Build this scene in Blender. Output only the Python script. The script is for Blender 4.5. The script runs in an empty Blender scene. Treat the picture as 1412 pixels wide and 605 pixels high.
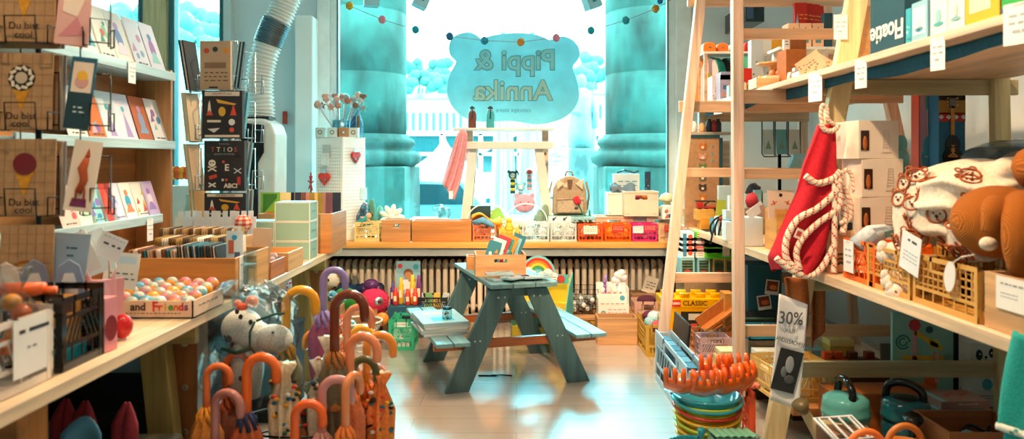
import bpy,math,random
from mathutils import Matrix,Vector
random.seed(7)
MTr,MRo,cos,sin,dgr,runi = Matrix.Translation,Matrix.Rotation,math.cos,math.sin,math.radians,random.uniform
SC = bpy.context.scene
COL = SC.collection
PI = math.pi
F,VX,VY,CH = 1050.0,712.0,222.0,1.22     # focal length in pixels, vanishing point, eye height

def wx(px,Y): return (px-VX)/F*Y
def wz(py,Y): return CH-(py-VY)/F*Y
def dep(py,H): return (CH-H)*F/(py-VY)
def sideY(px,X): return X*F/(px-VX)

# ---------------------------------------------------------------- materials
_mats = {}
def _lin(h):
    h = h.lstrip('#')
    r = [int(h[i:i+2],16)/255 for i in (0,2,4)]
    return [(c/12.92 if c <= .04045 else ((c+.055)/1.055)**2.4) for c in r]

def mat(key):
    if key in _mats: return _mats[key]
    kind,hx = key.split(':') if ':' in key else ('pl',key)
    c = _lin(hx)
    m = bpy.data.materials.new(key.replace(':','_').replace('#',''))
    m.use_nodes = True
    nt = m.node_tree; N = nt.nodes; L = nt.links
    bs = N['Principled BSDF']; out = N['Material Output']
    tc = N.new('ShaderNodeTexCoord')
    nz = N.new('ShaderNodeTexNoise'); mp = N.new('ShaderNodeMapping')
    L.new(tc.outputs['Object'],mp.inputs['Vector']); L.new(mp.outputs['Vector'],nz.inputs['Vector'])
    ramp = N.new('ShaderNodeMix'); ramp.data_type = 'RGBA'
    mr = N.new('ShaderNodeMapRange'); L.new(nz.outputs['Fac'],mr.inputs['Value'])
    mr.inputs['From Min'].default_value = .35; mr.inputs['From Max'].default_value = .65
    L.new(mr.outputs['Result'],ramp.inputs['Factor'])
    vary,rough,sc,det,bump = .07,.4,(6,6,6),2,0
    metal = 0; spec = .5
    if kind == 'cordx': vary,rough = .2,.95
    if kind.startswith('wood'):
        vary,rough,det,bump = .26,.45,5,.15
        sc = {'wood': (1.6,30,30),'woody': (30,1.6,30),'woodz': (30,30,1.6)}[kind]
    elif kind == 'fab': vary,rough,sc,bump = .16,.95,(90,90,90),.4
    elif kind == 'fur': vary,rough,sc,bump = .25,1,(220,220,220),.9
    elif kind == 'cord': vary,rough,sc,bump = .3,.95,(60,60,60),.8
    elif kind == 'pap': vary,rough = .05,.75
    elif kind == 'card': vary,rough,sc = .1,.8,(40,40,40)
    elif kind == 'metal': metal,rough = 1,.3
    elif kind == 'gl': rough = .12
    elif kind == 'wall': vary,rough,sc = .05,.9,(1.5,1.5,1.5)
    elif kind == 'stone': vary,rough,sc,det,bump = .75,.85,(2.2,2.2,1.1),6,.3
    elif kind == 'leaf': vary,rough,sc = .3,.6,(12,12,12)
    elif kind == 'emit': pass
    mp.inputs['Scale'].default_value = sc
    nz.inputs['Scale'].default_value = 1.0; nz.inputs['Detail'].default_value = det
    nz.inputs['Roughness'].default_value = .6
    ramp.inputs['A'].default_value = [x*(1-vary) for x in c]+[1]
    ramp.inputs['B'].default_value = [min(1,x*(1+vary*.6)) for x in c]+[1]
    L.new(ramp.outputs['Result'],bs.inputs['Base Color'])
    bs.inputs['Roughness'].default_value = rough
    bs.inputs['Metallic'].default_value = metal
    bs.inputs['Specular IOR Level'].default_value = spec
    if kind == 'cord':
        wv = N.new('ShaderNodeTexWave'); wv.inputs['Scale'].default_value = 120; wv.inputs['Distortion'].default_value = 1.5; wv.inputs['Detail'].default_value = 1
        L.new(tc.outputs['Object'],wv.inputs['Vector']); L.new(wv.outputs['Fac'],ramp.inputs['Factor'])
        vary = .25
        ramp.inputs['A'].default_value = [x*(1-vary) for x in c]+[1]
        nz = wv
    if bump:
        b = N.new('ShaderNodeBump'); b.inputs['Strength'].default_value = bump; b.inputs['Distance'].default_value = .002
        L.new(nz.outputs['Fac'],b.inputs['Height']); L.new(b.outputs['Normal'],bs.inputs['Normal'])
    if kind == 'trans':      # milky see-through plastic
        tr = N.new('ShaderNodeBsdfTransparent'); tr.inputs['Color'].default_value = [min(1,x*.6+.4) for x in c]+[1]
        mx = N.new('ShaderNodeMixShader'); mx.inputs[0].default_value = .55
        L.new(tr.outputs[0],mx.inputs[1]); L.new(bs.outputs[0],mx.inputs[2]); L.new(mx.outputs[0],out.inputs['Surface'])
        bs.inputs['Roughness'].default_value = .15
    if kind in ('glass','film'):
        tr = N.new('ShaderNodeBsdfTransparent'); tr.inputs['Color'].default_value = c+[1]
        gl = N.new('ShaderNodeBsdfGlossy'); gl.inputs['Roughness'].default_value = .03 if kind == 'glass' else .12
        fr = N.new('ShaderNodeLayerWeight'); fr.inputs['Blend'].default_value = .12 if kind == 'glass' else .3
        mr2 = N.new('ShaderNodeMapRange')
        mr2.inputs['To Min'].default_value = .02 if kind == 'glass' else .05
        mr2.inputs['To Max'].default_value = .6
        L.new(fr.outputs['Fresnel'],mr2.inputs['Value'])
        mx = N.new('ShaderNodeMixShader')
        L.new(mr2.outputs['Result'],mx.inputs[0])
        L.new(tr.outputs[0],mx.inputs[1]); L.new(gl.outputs[0],mx.inputs[2]); L.new(mx.outputs[0],out.inputs['Surface'])
        if kind == 'film':
            b = N.new('ShaderNodeBump'); b.inputs['Strength'].default_value = 1; b.inputs['Distance'].default_value = .02
            mp.inputs['Scale'].default_value = (14,14,14)
            L.new(nz.outputs['Fac'],b.inputs['Height']); L.new(b.outputs['Normal'],gl.inputs['Normal'])
    if kind == 'frost':      # thin translucent panel lit from behind
        tl = N.new('ShaderNodeBsdfTranslucent'); L.new(ramp.outputs['Result'],tl.inputs['Color'])
        mx = N.new('ShaderNodeMixShader'); mx.inputs[0].default_value = .3
        L.new(tl.outputs[0],mx.inputs[2]); L.new(bs.outputs[0],mx.inputs[1]); L.new(mx.outputs[0],out.inputs['Surface'])
    if kind == 'emit':
        bs.inputs['Emission Color'].default_value = c+[1]; bs.inputs['Emission Strength'].default_value = 6
    _mats[key] = m
    return m

# ---------------------------------------------------------------- mesh builder
class MB:
    def __init__(s,m='pap:#ffffff'):
        s.v,s.f,s.mi,s.sm,s.slots,s.dm = [],[],[],[],[],m
        s.T = Matrix.Identity(4)
    def _m(s,m):
        m = m or s.dm
        if m not in s.slots: s.slots.append(m)
        return s.slots.index(m)
    def add(s,vs,fs,m=None,smooth=False):
        b = len(s.v); i = s._m(m)
        s.v += [s.T @ Vector(p) for p in vs]
        for f in fs:
            s.f.append([b+k for k in f]); s.mi.append(i); s.sm.append(smooth)
    def box(s,c,d,m=None,R=None,taper=1):
        x,y,z = d[0]/2,d[1]/2,d[2]/2
        vs = []
        for k in (-1,1):
            t = taper if k > 0 else 1
            for (i,j) in ((-1,-1),(1,-1),(1,1),(-1,1)):
                p = Vector((i*x*t,j*y*t,k*z))
                if R is not None: p = R @ p
                vs.append(p+Vector(c))
        s.add(vs,[(3,2,1,0),(4,5,6,7),(0,1,5,4),(1,2,6,5),(2,3,7,6),(3,0,4,7)],m)
    def bx(s,x0,x1,y0,y1,z0,z1,m=None):
        s.box(((x0+x1)/2,(y0+y1)/2,(z0+z1)/2),(x1-x0,y1-y0,z1-z0),m)
    def lathe(s,prof,m=None,seg=18,c=(0,0,0),R=None,smooth=True,wave=None):
        vs = []; n = len(prof)
        for (r,z) in prof:
            for k in range(seg):
                a = 2*PI*k/seg
                rr = r*(1+(wave[0]*cos(wave[1]*a) if wave else 0))
                p = Vector((rr*cos(a),rr*sin(a),z))
                if R is not None: p = R @ p
                vs.append(p+Vector(c))
        fs = []
        for i in range(n-1):
            for k in range(seg):
                a,b = i*seg+k,i*seg+(k+1) % seg
                fs.append((a,b,b+seg,a+seg))
        fs.append(tuple(reversed(range(seg)))); fs.append(tuple(range((n-1)*seg,n*seg)))
        s.add(vs,fs,m,smooth)
    def cyl(s,c,r,h,m=None,seg=16,R=None,r2=None):
        s.lathe([(r,-h/2),(r if r2 is None else r2,h/2)],m,seg,c,R)
    def ell(s,c,d,m=None,seg=14,rings=9,R=None,bump=0):
        vs,fs = [],[]
        for i in range(rings+1):
            t = PI*i/rings
            for k in range(seg):
                a = 2*PI*k/seg
                q = 1+(runi(-bump,bump) if bump else 0)
                p = Vector((d[0]*sin(t)*cos(a)*q,d[1]*sin(t)*sin(a)*q,-d[2]*cos(t)*q))
                if R is not None: p = R @ p
                vs.append(p+Vector(c))
        for i in range(rings):
            for k in range(seg):
                a,b = i*seg+k,i*seg+(k+1) % seg
                fs.append((a,b,b+seg,a+seg))
        s.add(vs,fs,m,True)
    def tube(s,pts,r,m=None,seg=8,closed=False,flat=1,stripe=None):
        pts = [Vector(p) for p in pts]; n = len(pts)
        rs = r if isinstance(r,(list,tuple)) else [r]*n
        up = None; rings = []
        for i in range(n):
            a = pts[(i-1) % n] if (i or closed) else pts[0]
            b = pts[(i+1) % n] if (i < n-1 or closed) else pts[-1]
            t = (b-a).normalized() if (b-a).length > 1e-9 else Vector((0,0,1))
            if up is None:
                up = t.orthogonal().normalized()
            up = (up-t*up.dot(t))
            up = up.normalized() if up.length > 1e-6 else t.orthogonal().normalized()
            w = t.cross(up)
            rings.append([pts[i]+(up*cos(2*PI*k/seg)*flat+w*sin(2*PI*k/seg))*rs[i] for k in range(seg)])
        vs = [p for q in rings for p in q]
        fs,fs2 = [],[]
        for i in range(n if closed else n-1):
            j = (i+1) % n
            for k in range(seg):
                k2 = (k+1) % seg
                q = (i*seg+k,i*seg+k2,j*seg+k2,j*seg+k)
                (fs2 if (stripe and (i+k) % stripe[1] == 0) else fs).append(q)
        if not closed:
            fs.append(tuple(reversed(range(seg)))); fs.append(tuple(range((n-1)*seg,n*seg)))
        s.add(vs,fs,m,True)
        if fs2:
            used = sorted({k for q in fs2 for k in q}); mp = {k: i for i,k in enumerate(used)}
            s.add([vs[k] for k in used],[tuple(mp[k] for k in q) for q in fs2],stripe[0],True)
    def poly(s,pts,y0,y1,m=None,smooth=False):      # outline in x,z pushed from y0 (front) to y1
        n = len(pts)
        ar = sum(pts[i][0]*pts[(i+1) % n][1]-pts[(i+1) % n][0]*pts[i][1] for i in range(n))
        if ar < 0: pts = pts[::-1]
        vs = [(p[0],y0,p[1]) for p in pts]+[(p[0],y1,p[1]) for p in pts]
        fs = [tuple(range(n)),tuple(reversed(range(n,2*n)))]
        fs += [(i,i+n,(i+1) % n+n,(i+1) % n) for i in range(n)]
        s.add(vs,fs,m,smooth)
    def disc(s,x,z,r,y0,y1,m=None,seg=16,rz=None,a0=0,a1=2*PI):
        rz = rz or r
        full = abs(a1-a0-2*PI) < 1e-6
        k = seg if full else seg+1
        s.poly([(x+r*cos(a0+(a1-a0)*i/seg),z+rz*sin(a0+(a1-a0)*i/seg)) for i in range(k)],y0,y1,m)
    def arc(s,x,z,r,w,y0,y1,m=None,a0=0,a1=PI,seg=14):
        for i in range(seg):
            p,q = a0+(a1-a0)*i/seg,a0+(a1-a0)*(i+1)/seg
            s.poly([(x+(r-w)*cos(p),z+(r-w)*sin(p)),(x+r*cos(p),z+r*sin(p)),
                    (x+r*cos(q),z+r*sin(q)),(x+(r-w)*cos(q),z+(r-w)*sin(q))],y0,y1,m)
    def surf(s,nu,nv,fn,m=None,mfn=None):
        vs = [fn(i/nu,j/nv) for j in range(nv+1) for i in range(nu+1)]
        g = {}
        for j in range(nv):
            for i in range(nu):
                a = j*(nu+1)+i
                g.setdefault(mfn(i/nu,j/nv) if mfn else m,[]).append((a,a+1,a+nu+2,a+nu+1))
        for k,fs in g.items(): s.add(vs,fs,k,True)
    def ob(s,name,parent=None,bev=0,thick=0,sub=0):
        me = bpy.data.meshes.new(name)
        me.from_pydata(s.v,[],s.f)
        for k in s.slots: me.materials.append(mat(k))
        me.polygons.foreach_set('material_index',s.mi)
        me.polygons.foreach_set('use_smooth',s.sm)
        me.update()
        o = bpy.data.objects.new(name,me); COL.objects.link(o)
        if parent is not None: o.parent = parent
        if thick:
            d = o.modifiers.new('Solid','SOLIDIFY'); d.thickness = thick; d.offset = 0
        if sub:
            d = o.modifiers.new('Sub','SUBSURF'); d.levels = sub; d.render_levels = sub
        if bev:
            d = o.modifiers.new('Bevel','BEVEL'); d.width = bev; d.segments = 2; d.limit_method = 'ANGLE'
        return o
    def one(s,name,label,cat,loc=(0,0,0),rz=0,group=None,bev=0,thick=0,sub=0,rot=None):
        o = s.ob(name,None,bev,thick,sub); tag(o,label,cat,group)
        o.location = loc; o.rotation_euler = rot or (0,0,rz)
        return o

def tag(o,label,cat,group=None,kind=None):
    if label: o['label'] = label
    if cat: o['category'] = cat
    if group: o['group'] = group
    if kind: o['kind'] = kind
    return o
def struct(m,name,loc=(0,0,0),bev=0):
    o = m.ob(name,None,bev); o['kind'] = 'structure'; o.location = loc
    return o
def thing(name,label,cat,loc=(0,0,0),rz=0,group=None,rot=None):
    o = bpy.data.objects.new(name,None); COL.objects.link(o)
    o.empty_display_size = .05
    o.location = loc; o.rotation_euler = rot or (0,0,rz)
    return tag(o,label,cat,group)
def dup(root,loc=None,rz=None,label=None,group=None,rot=None,scale=None):
    def cp(o,par):
        c = o.copy(); COL.objects.link(c); c.parent = par
        for ch in list(o.children): cp(ch,c)
        return c
    r = cp(root,None)
    if loc is not None: r.location = loc
    if rz is not None: r.rotation_euler = (0,0,rz)
    if rot is not None: r.rotation_euler = rot
    if scale is not None: r.scale = (scale,)*3 if not isinstance(scale,tuple) else scale
    if label: r['label'] = label
    if group: r['group'] = group
    return r
def RX(a): return MRo(a,3,'X')
def RY(a): return MRo(a,3,'Y')
def RZ(a): return MRo(a,3,'Z')

def text(s,size,m,parent,loc,rot=(PI/2,0,0),name='lettering',ext=.0006,mirror=False,align='CENTER',bold=0,sx=1):
    cu = bpy.data.curves.new('t','FONT'); cu.body = s; cu.size = size; cu.extrude = ext; cu.offset = bold
    cu.align_x = align; cu.align_y = 'CENTER'; cu.resolution_u = 3
    t = bpy.data.objects.new('t',cu); COL.objects.link(t)
    bpy.context.view_layer.update()
    dg = bpy.context.evaluated_depsgraph_get()
    me = bpy.data.meshes.new_from_object(t.evaluated_get(dg))
    bpy.data.objects.remove(t); bpy.data.curves.remove(cu)
    me.transform(Matrix.Diagonal((-sx if mirror else sx,1,1,1)))
    if mirror: me.flip_normals()
    me.materials.clear(); me.materials.append(mat(m)); me.name = name
    o = bpy.data.objects.new(name,me); COL.objects.link(o); o.parent = parent
    o.location = loc; o.rotation_euler = rot
    return o

# ---------------------------------------------------------------- makers used again and again
def scribble(m,x0,x1,z,h,y,col='pap:#55606a',n=2,gap=1.8):
    for i in range(n):
        x = x0; zz = z-i*h*gap
        while x < x1:
            w = runi(.5,1.6)*h*1.6
            m.box((min(x+w/2,x1),y,zz),(min(w,x1-x0)*.9,.0008,h*.5),col); x += w+h*.7

def price_tag(loc,w,h,label,rz=0,tilt=0,group='paper price tags on the shelves',name='price_tag',col='pap:#eef1f2',ink='pap:#a9b2ba'):
    m = MB(col)
    m.box((0,0,-h/2),(w,.0012,h))
    m.box((0,-.0012,-h*.03),(w*.35,.003,h*.05),'trans:#ffffff')
    scribble(m,-w*.32,w*.32,-h*.3,h*.1,-.0012,ink,2)
    scribble(m,-w*.2,w*.25,-h*.68,h*.13,-.0012,ink,1)
    return m.one(name,label,'price tag',loc,0,group,rot=(tilt,0,rz))

def panel_slot(m,w,h,t,y,slot=None,col=None):        # upright board in x,z with an optional hand slot (cx, cz, sw, sh)
    if not slot: m.box((0,y,h/2),(w,t,h),col); return
    cx,cz,sw,sh = slot
    m.bx(-w/2,w/2,y-t/2,y+t/2,0,cz-sh/2,col); m.bx(-w/2,w/2,y-t/2,y+t/2,cz+sh/2,h,col)
    m.bx(-w/2,cx-sw/2,y-t/2,y+t/2,cz-sh/2,cz+sh/2,col); m.bx(cx+sw/2,w/2,y-t/2,y+t/2,cz-sh/2,cz+sh/2,col)

def wood_crate(label,loc,w,d,h,rz=0,col='wood:#c58a4e',t=.009,slot=True,name='wooden_crate',group=None,cat='crate',rot=None):
    o = thing(name,label,cat,loc,rz,group,rot)
    sl = (0,h*.72,w*.26,h*.16) if slot else None
    for (nm,y) in (('front_panel',-d/2+t/2),('back_panel',d/2-t/2)):
        m = MB(col); panel_slot(m,w,h,t,y,sl); m.ob(nm,o,.0012)
    for sx in (-1,1):
        m = MB(col.replace('wood:','woody:')); m.bx(sx*(w/2-t/2)-t/2,sx*(w/2-t/2)+t/2,-d/2+t,d/2-t,0,h); m.ob('side_panel',o,.0012)
    m = MB(col); m.bx(-w/2+t,w/2-t,-d/2+t,d/2-t,0.001,t); m.ob('base_panel',o)
    return o

def lattice(m,w,h,t,y,style=0,nx=6):                 # openwork wall of a folding crate, in x,z
    b = h*.09
    m.bx(-w/2,w/2,y-t,y+t,0,b*1.3); m.bx(-w/2,w/2,y-t,y+t,h-b,h)
    m.bx(-w/2,w/2,y-t*.8,y+t*.8,h*.30,h*.30+b*.7)
    for sx in (-1,1): m.bx(sx*w/2-(b if sx > 0 else 0),sx*w/2+(0 if sx > 0 else b),y-t*1.4,y+t*1.4,0,h)
    # hand slot frame on top
    m.bx(-w*.22,-w*.18,y-t,y+t,h*.74,h); m.bx(w*.18,w*.22,y-t,y+t,h*.74,h)
    m.bx(-w*.22,w*.22,y-t,y+t,h*.70,h*.75)
    for i in range(1,nx):
        x = -w/2+w*i/nx
        m.bx(x-b*.18,x+b*.18,y-t*.6,y+t*.6,b,h*.31)
    if style == 0:
        z0,z1 = h*.36,h*.72
        for i in range(nx*2):
            x = -w/2+b+(w-2*b)*(i+.5)/(nx*2); s = 1 if i < nx else -1
            m.box((x,y,(z0+z1)/2),(b*.35,t*1.2,(z1-z0)*1.1),R=RY(s*.45))
        for sx in (-1,1):
            m.bx(sx*w*.36-w*.10,sx*w*.36+w*.10,y-t*.6,y+t*.6,h*.78,h*.95)
        m.bx(-w/2,w/2,y-t*.6,y+t*.6,h*.70,h*.745)
    else:
        for r in range(3):
            zc = h*(.42+.15*r)
            m.bx(-w/2,w/2,y-t*.6,y+t*.6,zc,zc+b*.35)
        for i in range(1,nx*2):
            x = -w/2+w*i/(nx*2)
            if abs(x) > w*.2: m.bx(x-b*.16,x+b*.16,y-t*.6,y+t*.6,h*.3,h)
            else: m.bx(x-b*.16,x+b*.16,y-t*.6,y+t*.6,h*.3,h*.72)

def plastic_crate(label,loc,w,d,h,col,rz=0,style=0,name='folding_crate',group=None,t=.0022,rot=None):
    o = thing(name,label,'crate',loc,rz,group,rot)
    for nm,y in (('front_lattice',-d/2+.004),('back_lattice',d/2-.004)):
        m = MB(col); lattice(m,w,h,t,y,style); m.ob(nm,o)
    for sx in (-1,1):
        m = MB(col); m.T = MTr((sx*(w/2-.004),0,0)) @ MRo(PI/2,4,'Z')
        lattice(m,d-.012,h*.94,t,0,style,4); m.ob('side_lattice',o)
    m = MB(col); m.bx(-w/2+.006,w/2-.006,-d/2+.006,d/2-.006,.0,.004)
    for i in range(5): m.bx(-w/2+.006,w/2-.006,-d/2+.01+(d-.03)*i/4,-d/2+.016+(d-.03)*i/4,.004,.008)
    m.ob('base_tray',o)
    return o

def carton(label,loc,w,d,h,body,rz=0,art=None,name='carton',cat='box',group=None,rot=None,bev=.0015,seam=None):
    m = MB(body); m.box((0,0,h/2),(w,d,h))
    if seam: m.box((0,0,h*.72),(w+.0012,d+.0012,.0016),seam); m.box((0,0,h+.0003),(.003,d,.0006),seam)
    if art: art(m,w,d,h)
    return m.one(name,label,cat,loc,rz,group,bev=bev,rot=rot)

def A_blobs(cols,n=5,seed=0,band=None,ink='pap:#4a5560'):
    def f(m,w,d,h):
        r = random.Random(seed); y = -d/2-.0004
        if band: m.box((0,y,h*.86),(w*.9,.0006,h*.14),band)
        for i in range(n):
            c = cols[i % len(cols)]; x,z = r.uniform(-.32,.32)*w,r.uniform(.2,.72)*h; q = r.uniform(.07,.16)*min(w,h)
            if r.random() < .5: m.disc(x,z,q,y-.0003,y,c,10)
            else: m.poly([(x-q,z-q),(x+q,z-q*.7),(x+q*.2,z+q*1.3)],y-.0003,y,c)
            y -= .00015
        scribble(m,-w*.28,w*.28,h*.12,h*.05,y,ink,1)
    return f
def A_text(col='pap:#4a5560',band=None):
    def f(m,w,d,h):
        y = -d/2-.0004
        if band: m.box((0,y,h*.5),(w*.8,.0006,h*.6),band)
        scribble(m,-w*.3,w*.3,h*.65,h*.1,y-.0005,col,3)
    return f

def card(label,loc,w,h,body,cols,rz=0,tilt=0,kind=0,seed=0,group=None,t=.002,name='greeting_card',cat='card'):
    m = MB(body); m.box((0,0,h/2),(w,t,h)); y = -t/2-.0003
    r = random.Random(seed)
    if kind == 0:
        A_blobs(cols,5,seed)(m,w,t,h)
    elif kind == 1:                                        # standing figure print
        m.disc(0,h*.48,w*.2,y-.0003,y,cols[0],14,h*.2); m.disc(0,h*.72,w*.13,y-.0006,y-.0003,cols[1 % len(cols)],12)
        m.poly([(-w*.3,h*.2),(w*.3,h*.2),(w*.1,h*.42),(-w*.1,h*.42)],y-.0006,y-.0003,cols[-1])
    elif kind == 2:                                        # tall cone print
        m.poly([(-w*.18,h*.1),(w*.22,h*.1),(0,h*.62)],y-.0003,y,cols[0]); m.disc(0,h*.68,w*.1,y-.0006,y-.0003,cols[1 % len(cols)],12)
    elif kind == 3:                                        # wide ring print
        for i,c in enumerate(cols): m.arc(0,h*.35,w*(.36-.07*i),w*.07,y-.0004,y,c,0,PI)
        scribble(m,-w*.3,w*.3,h*.85,h*.05,y,'pap:#7a8590',1)
    return m.one(name,label,cat,loc,0,group,rot=(tilt,0,rz))
# ================================================================ the room
XL,XR,YB,YF,ZC = -4.4,2.40,6.15,-1.2,3.08
m = MB('wood:#d2b596')
m.bx(XL,XR,YF,YB,-.05,0); fl = struct(m,'floor')
# laminate boards: long planks with fine joints and a satin lacquer
fm = bpy.data.materials.new('laminate_floor'); fm.use_nodes = True
nt = fm.node_tree; N = nt.nodes; L = nt.links; bs = N['Principled BSDF']
tc = N.new('ShaderNodeTexCoord'); br = N.new('ShaderNodeTexBrick'); mp = N.new('ShaderNodeMapping'); mp2 = N.new('ShaderNodeMapping')
L.new(tc.outputs['Object'],mp.inputs[0]); L.new(mp.outputs[0],br.inputs['Vector']); L.new(tc.outputs['Object'],mp2.inputs[0])
mp.inputs['Rotation'].default_value = (0,0,0)
br.inputs['Scale'].default_value = 1; br.inputs['Brick Width'].default_value = 1.3; br.inputs['Row Height'].default_value = .19
br.inputs['Mortar Size'].default_value = .0022; br.inputs['Color1'].default_value = _lin('#c0b4aa')+[1]; br.inputs['Color2'].default_value = _lin('#b6aaa0')+[1]
br.inputs['Mortar'].default_value = _lin('#a0978f')+[1]; br.offset = .37
nz = N.new('ShaderNodeTexNoise'); mp2.inputs['Scale'].default_value = (3,45,1); nz.inputs['Scale'].default_value = 1; nz.inputs['Detail'].default_value = 5
L.new(mp2.outputs[0],nz.inputs['Vector'])
mx = N.new('ShaderNodeMix'); mx.data_type = 'RGBA'; mx.blend_type = 'MULTIPLY'; mx.inputs['Factor'].default_value = .22
L.new(br.outputs['Color'],mx.inputs['A']); L.new(nz.outputs['Color'],mx.inputs['B']); L.new(mx.outputs['Result'],bs.inputs['Base Color'])
rr = N.new('ShaderNodeMapRange'); rr.inputs['To Min'].default_value = .14; rr.inputs['To Max'].default_value = .26
L.new(nz.outputs['Fac'],rr.inputs['Value']); L.new(rr.outputs['Result'],bs.inputs['Roughness'])
bs.inputs['Specular IOR Level'].default_value = 1.0
bs.inputs['Coat Weight'].default_value = 1.0; bs.inputs['Coat Roughness'].default_value = .12
fl.data.materials.clear(); fl.data.materials.append(fm)

m = MB('wall:#e6e4de'); m.bx(XL,XR,YF,YB+.2,ZC,ZC+.1); struct(m,'ceiling')
WALL = 'wall:#dde6ea'
m = MB(WALL)
# the window wall, solid round its three openings
WB = .74
m.bx(XL-.2,-4.28,YB,YB+.18,-.05,ZC); m.bx(-4.28,-2.97,YB,YB+.18,-.05,WB); m.bx(-2.97,-2.8,YB,YB+.18,-.05,ZC)
m.bx(-2.8,-2.34,YB,YB+.18,-.05,WB); m.bx(-2.34,-1.5,YB,YB+.18,-.05,ZC)
m.bx(-1.5,1.28,YB,YB+.18,2.9,ZC); m.bx(-4.28,-2.34,YB,YB+.18,2.9,ZC)
m.bx(1.28,XR+.2,YB,YB+.18,-.05,ZC); struct(m,'wall_back')
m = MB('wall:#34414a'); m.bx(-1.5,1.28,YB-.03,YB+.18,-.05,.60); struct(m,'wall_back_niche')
m = MB(WALL); m.bx(XL-.15,XL,YF,YB,-.05,ZC); struct(m,'wall_left')
m = MB(WALL); m.bx(XR,XR+.15,YF,YB,-.05,ZC); struct(m,'wall_right')
m = MB(WALL); m.bx(XL-.15,XR+.15,YF-.15,YF,-.05,ZC); struct(m,'wall_front')

def window(n,x0,x1,z0,z1,fw,col,rails=()):
    o = bpy.data.objects.new('window_%d' % n,None); COL.objects.link(o); o['kind'] = 'structure'; o.location = ((x0+x1)/2,YB+.03,z0)
    w,h = x1-x0,z1-z0
    m = MB(col)
    m.bx(-w/2,-w/2+fw,-.05,.06,0,h); m.bx(w/2-fw,w/2,-.05,.06,0,h)
    m.bx(-w/2+fw,w/2-fw,-.05,.06,0,fw); m.bx(-w/2+fw,w/2-fw,-.05,.06,h-fw,h)
    for r in rails: m.bx(r-.02,r+.02,-.04,.05,fw,h-fw)
    m.ob('window_frame',o,.004)
    m = MB('pl:#5b8288'); q = fw
    m.bx(-w/2+q,-w/2+q+.014,-.056,-.02,q,h-q); m.bx(w/2-q-.014,w/2-q,-.056,-.02,q,h-q); m.ob('window_seal',o)
    m = MB('glass:#dcf8f5'); m.bx(-w/2+fw,w/2-fw,0,.004,fw,h-fw); m.ob('window_pane',o)
    return o
window(1,-1.5,1.28,.60,2.9,.055,'pl:#e9eeee')
window(2,-2.8,-2.34,WB,2.9,.035,'pl:#3c7f8c')
window(3,-4.28,-2.97,WB,2.9,.06,'pl:#3c6f80',rails=(.1,))
m = MB('woodz:#dcb98c'); m.bx(-2.985,-2.8,YB-.07,YB,0,ZC); struct(m,'trim_1',bev=.004)     # pale wooden post between the left windows
m = MB('pl:#f0f3f2'); m.bx(-1.60,-1.5,YB-.05,YB,.6,ZC); struct(m,'trim_2',bev=.004)
m = MB('pl:#f0f3f2'); m.bx(1.28,1.40,YB-.05,YB,.6,ZC); struct(m,'trim_3',bev=.004)
# white boxed-in pipe on the wall beside the big window
m = MB('wall:#eef0ee'); m.bx(wx(405,5.9),wx(430,5.9),5.92,6.15,0,wz(22,5.95)); m.ob('wall_pipe_casing',None,.012)['kind'] = 'structure'
m = MB('wall:#d8dddc'); m.bx(-2.34,-2.28,6.08,6.15,0,ZC); struct(m,'trim_4')

# deep window board: honey wood front, grey underside rail
SILL = .635
m = MB('wood:#d79f4d'); m.bx(-1.6,1.9,5.46,6.12,SILL-.04,SILL); struct(m,'trim_window_board',bev=.003)
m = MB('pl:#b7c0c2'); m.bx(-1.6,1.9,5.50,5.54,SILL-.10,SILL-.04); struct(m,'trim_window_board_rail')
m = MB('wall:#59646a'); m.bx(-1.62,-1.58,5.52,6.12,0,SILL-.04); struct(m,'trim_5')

# ---------------------------------------------------------------- radiator
rad = thing('radiator','long cream ribbed cast radiator under the window board','radiator',(-.22,5.85,0))
zt = .455; x = -1.33
n = 0
while x < 1.36:
    m = MB('pl:#fff4e4')
    m.tube([(x,-.045,.10),(x,-.045,zt-.03),(x,-.03,zt-.005),(x,.03,zt-.005),(x,.045,zt-.03),(x,.045,.10),(x,.03,.075),(x,-.03,.075)],.0185,seg=8,closed=True)
    m.box((x,0,.40),(.012,.07,.05)); m.box((x,0,.12),(.012,.07,.05))
    m.ob('radiator_section',rad); x += .053; n += 1
m = MB('pl:#c9bfb0'); m.cyl((0,0,.42),.013,2.7,R=RY(PI/2)); m.cyl((0,0,.11),.013,2.7,R=RY(PI/2)); m.ob('header_pipe',rad)
for q in (-1.2,0,1.2):
    m = MB('pl:#8d8a84'); m.box((q+.0265,0,.04),(.02,.09,.08)); m.ob('foot_bracket',rad)

# ================================================================ outside the window
m = MB('stone:#b9c4c4'); m.bx(-60,60,6.4,70,-.6,-.5); o = m.ob('ground_outside'); o['kind'] = 'structure'
m = MB('stone:#a9b8ba'); m.bx(-6,6,6.4,9.9,-.5,.0); o = m.ob('ground_steps'); o['kind'] = 'structure'
def column(px,label,Y=9.0):
    o = thing('stone_column',label,'column',(wx(px,Y),Y,0))
    S = 'stone:#285450'
    m = MB(S); m.lathe([(.70,1.16),(.76,1.20),(.78,1.26),(.75,1.32),(.66,1.35),(.66,1.38),(.70,1.42),(.69,1.47),(.63,1.50),(.62,1.53)],seg=40); m.ob('column_base',o)
    m = MB(S)
    pr = [(.60,1.52)]
    for k in range(5):
        z = 1.52+k*.72+.7; pr += [(.60,z),(.592,z+.008),(.60,z+.016)]
    pr += [(.58,6)]
    m.lathe(pr,seg=40); m.ob('column_shaft',o)
    m = MB(S); m.box((0,0,.58),(1.36,1.36,1.16)); m.box((0,0,.2),(1.5,1.5,.4)); m.ob('column_plinth',o,.02)
column(490,'weathered teal-grey stone column outside the left part of the window')
column(905,'weathered teal-grey stone column outside the right part of the window')

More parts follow.
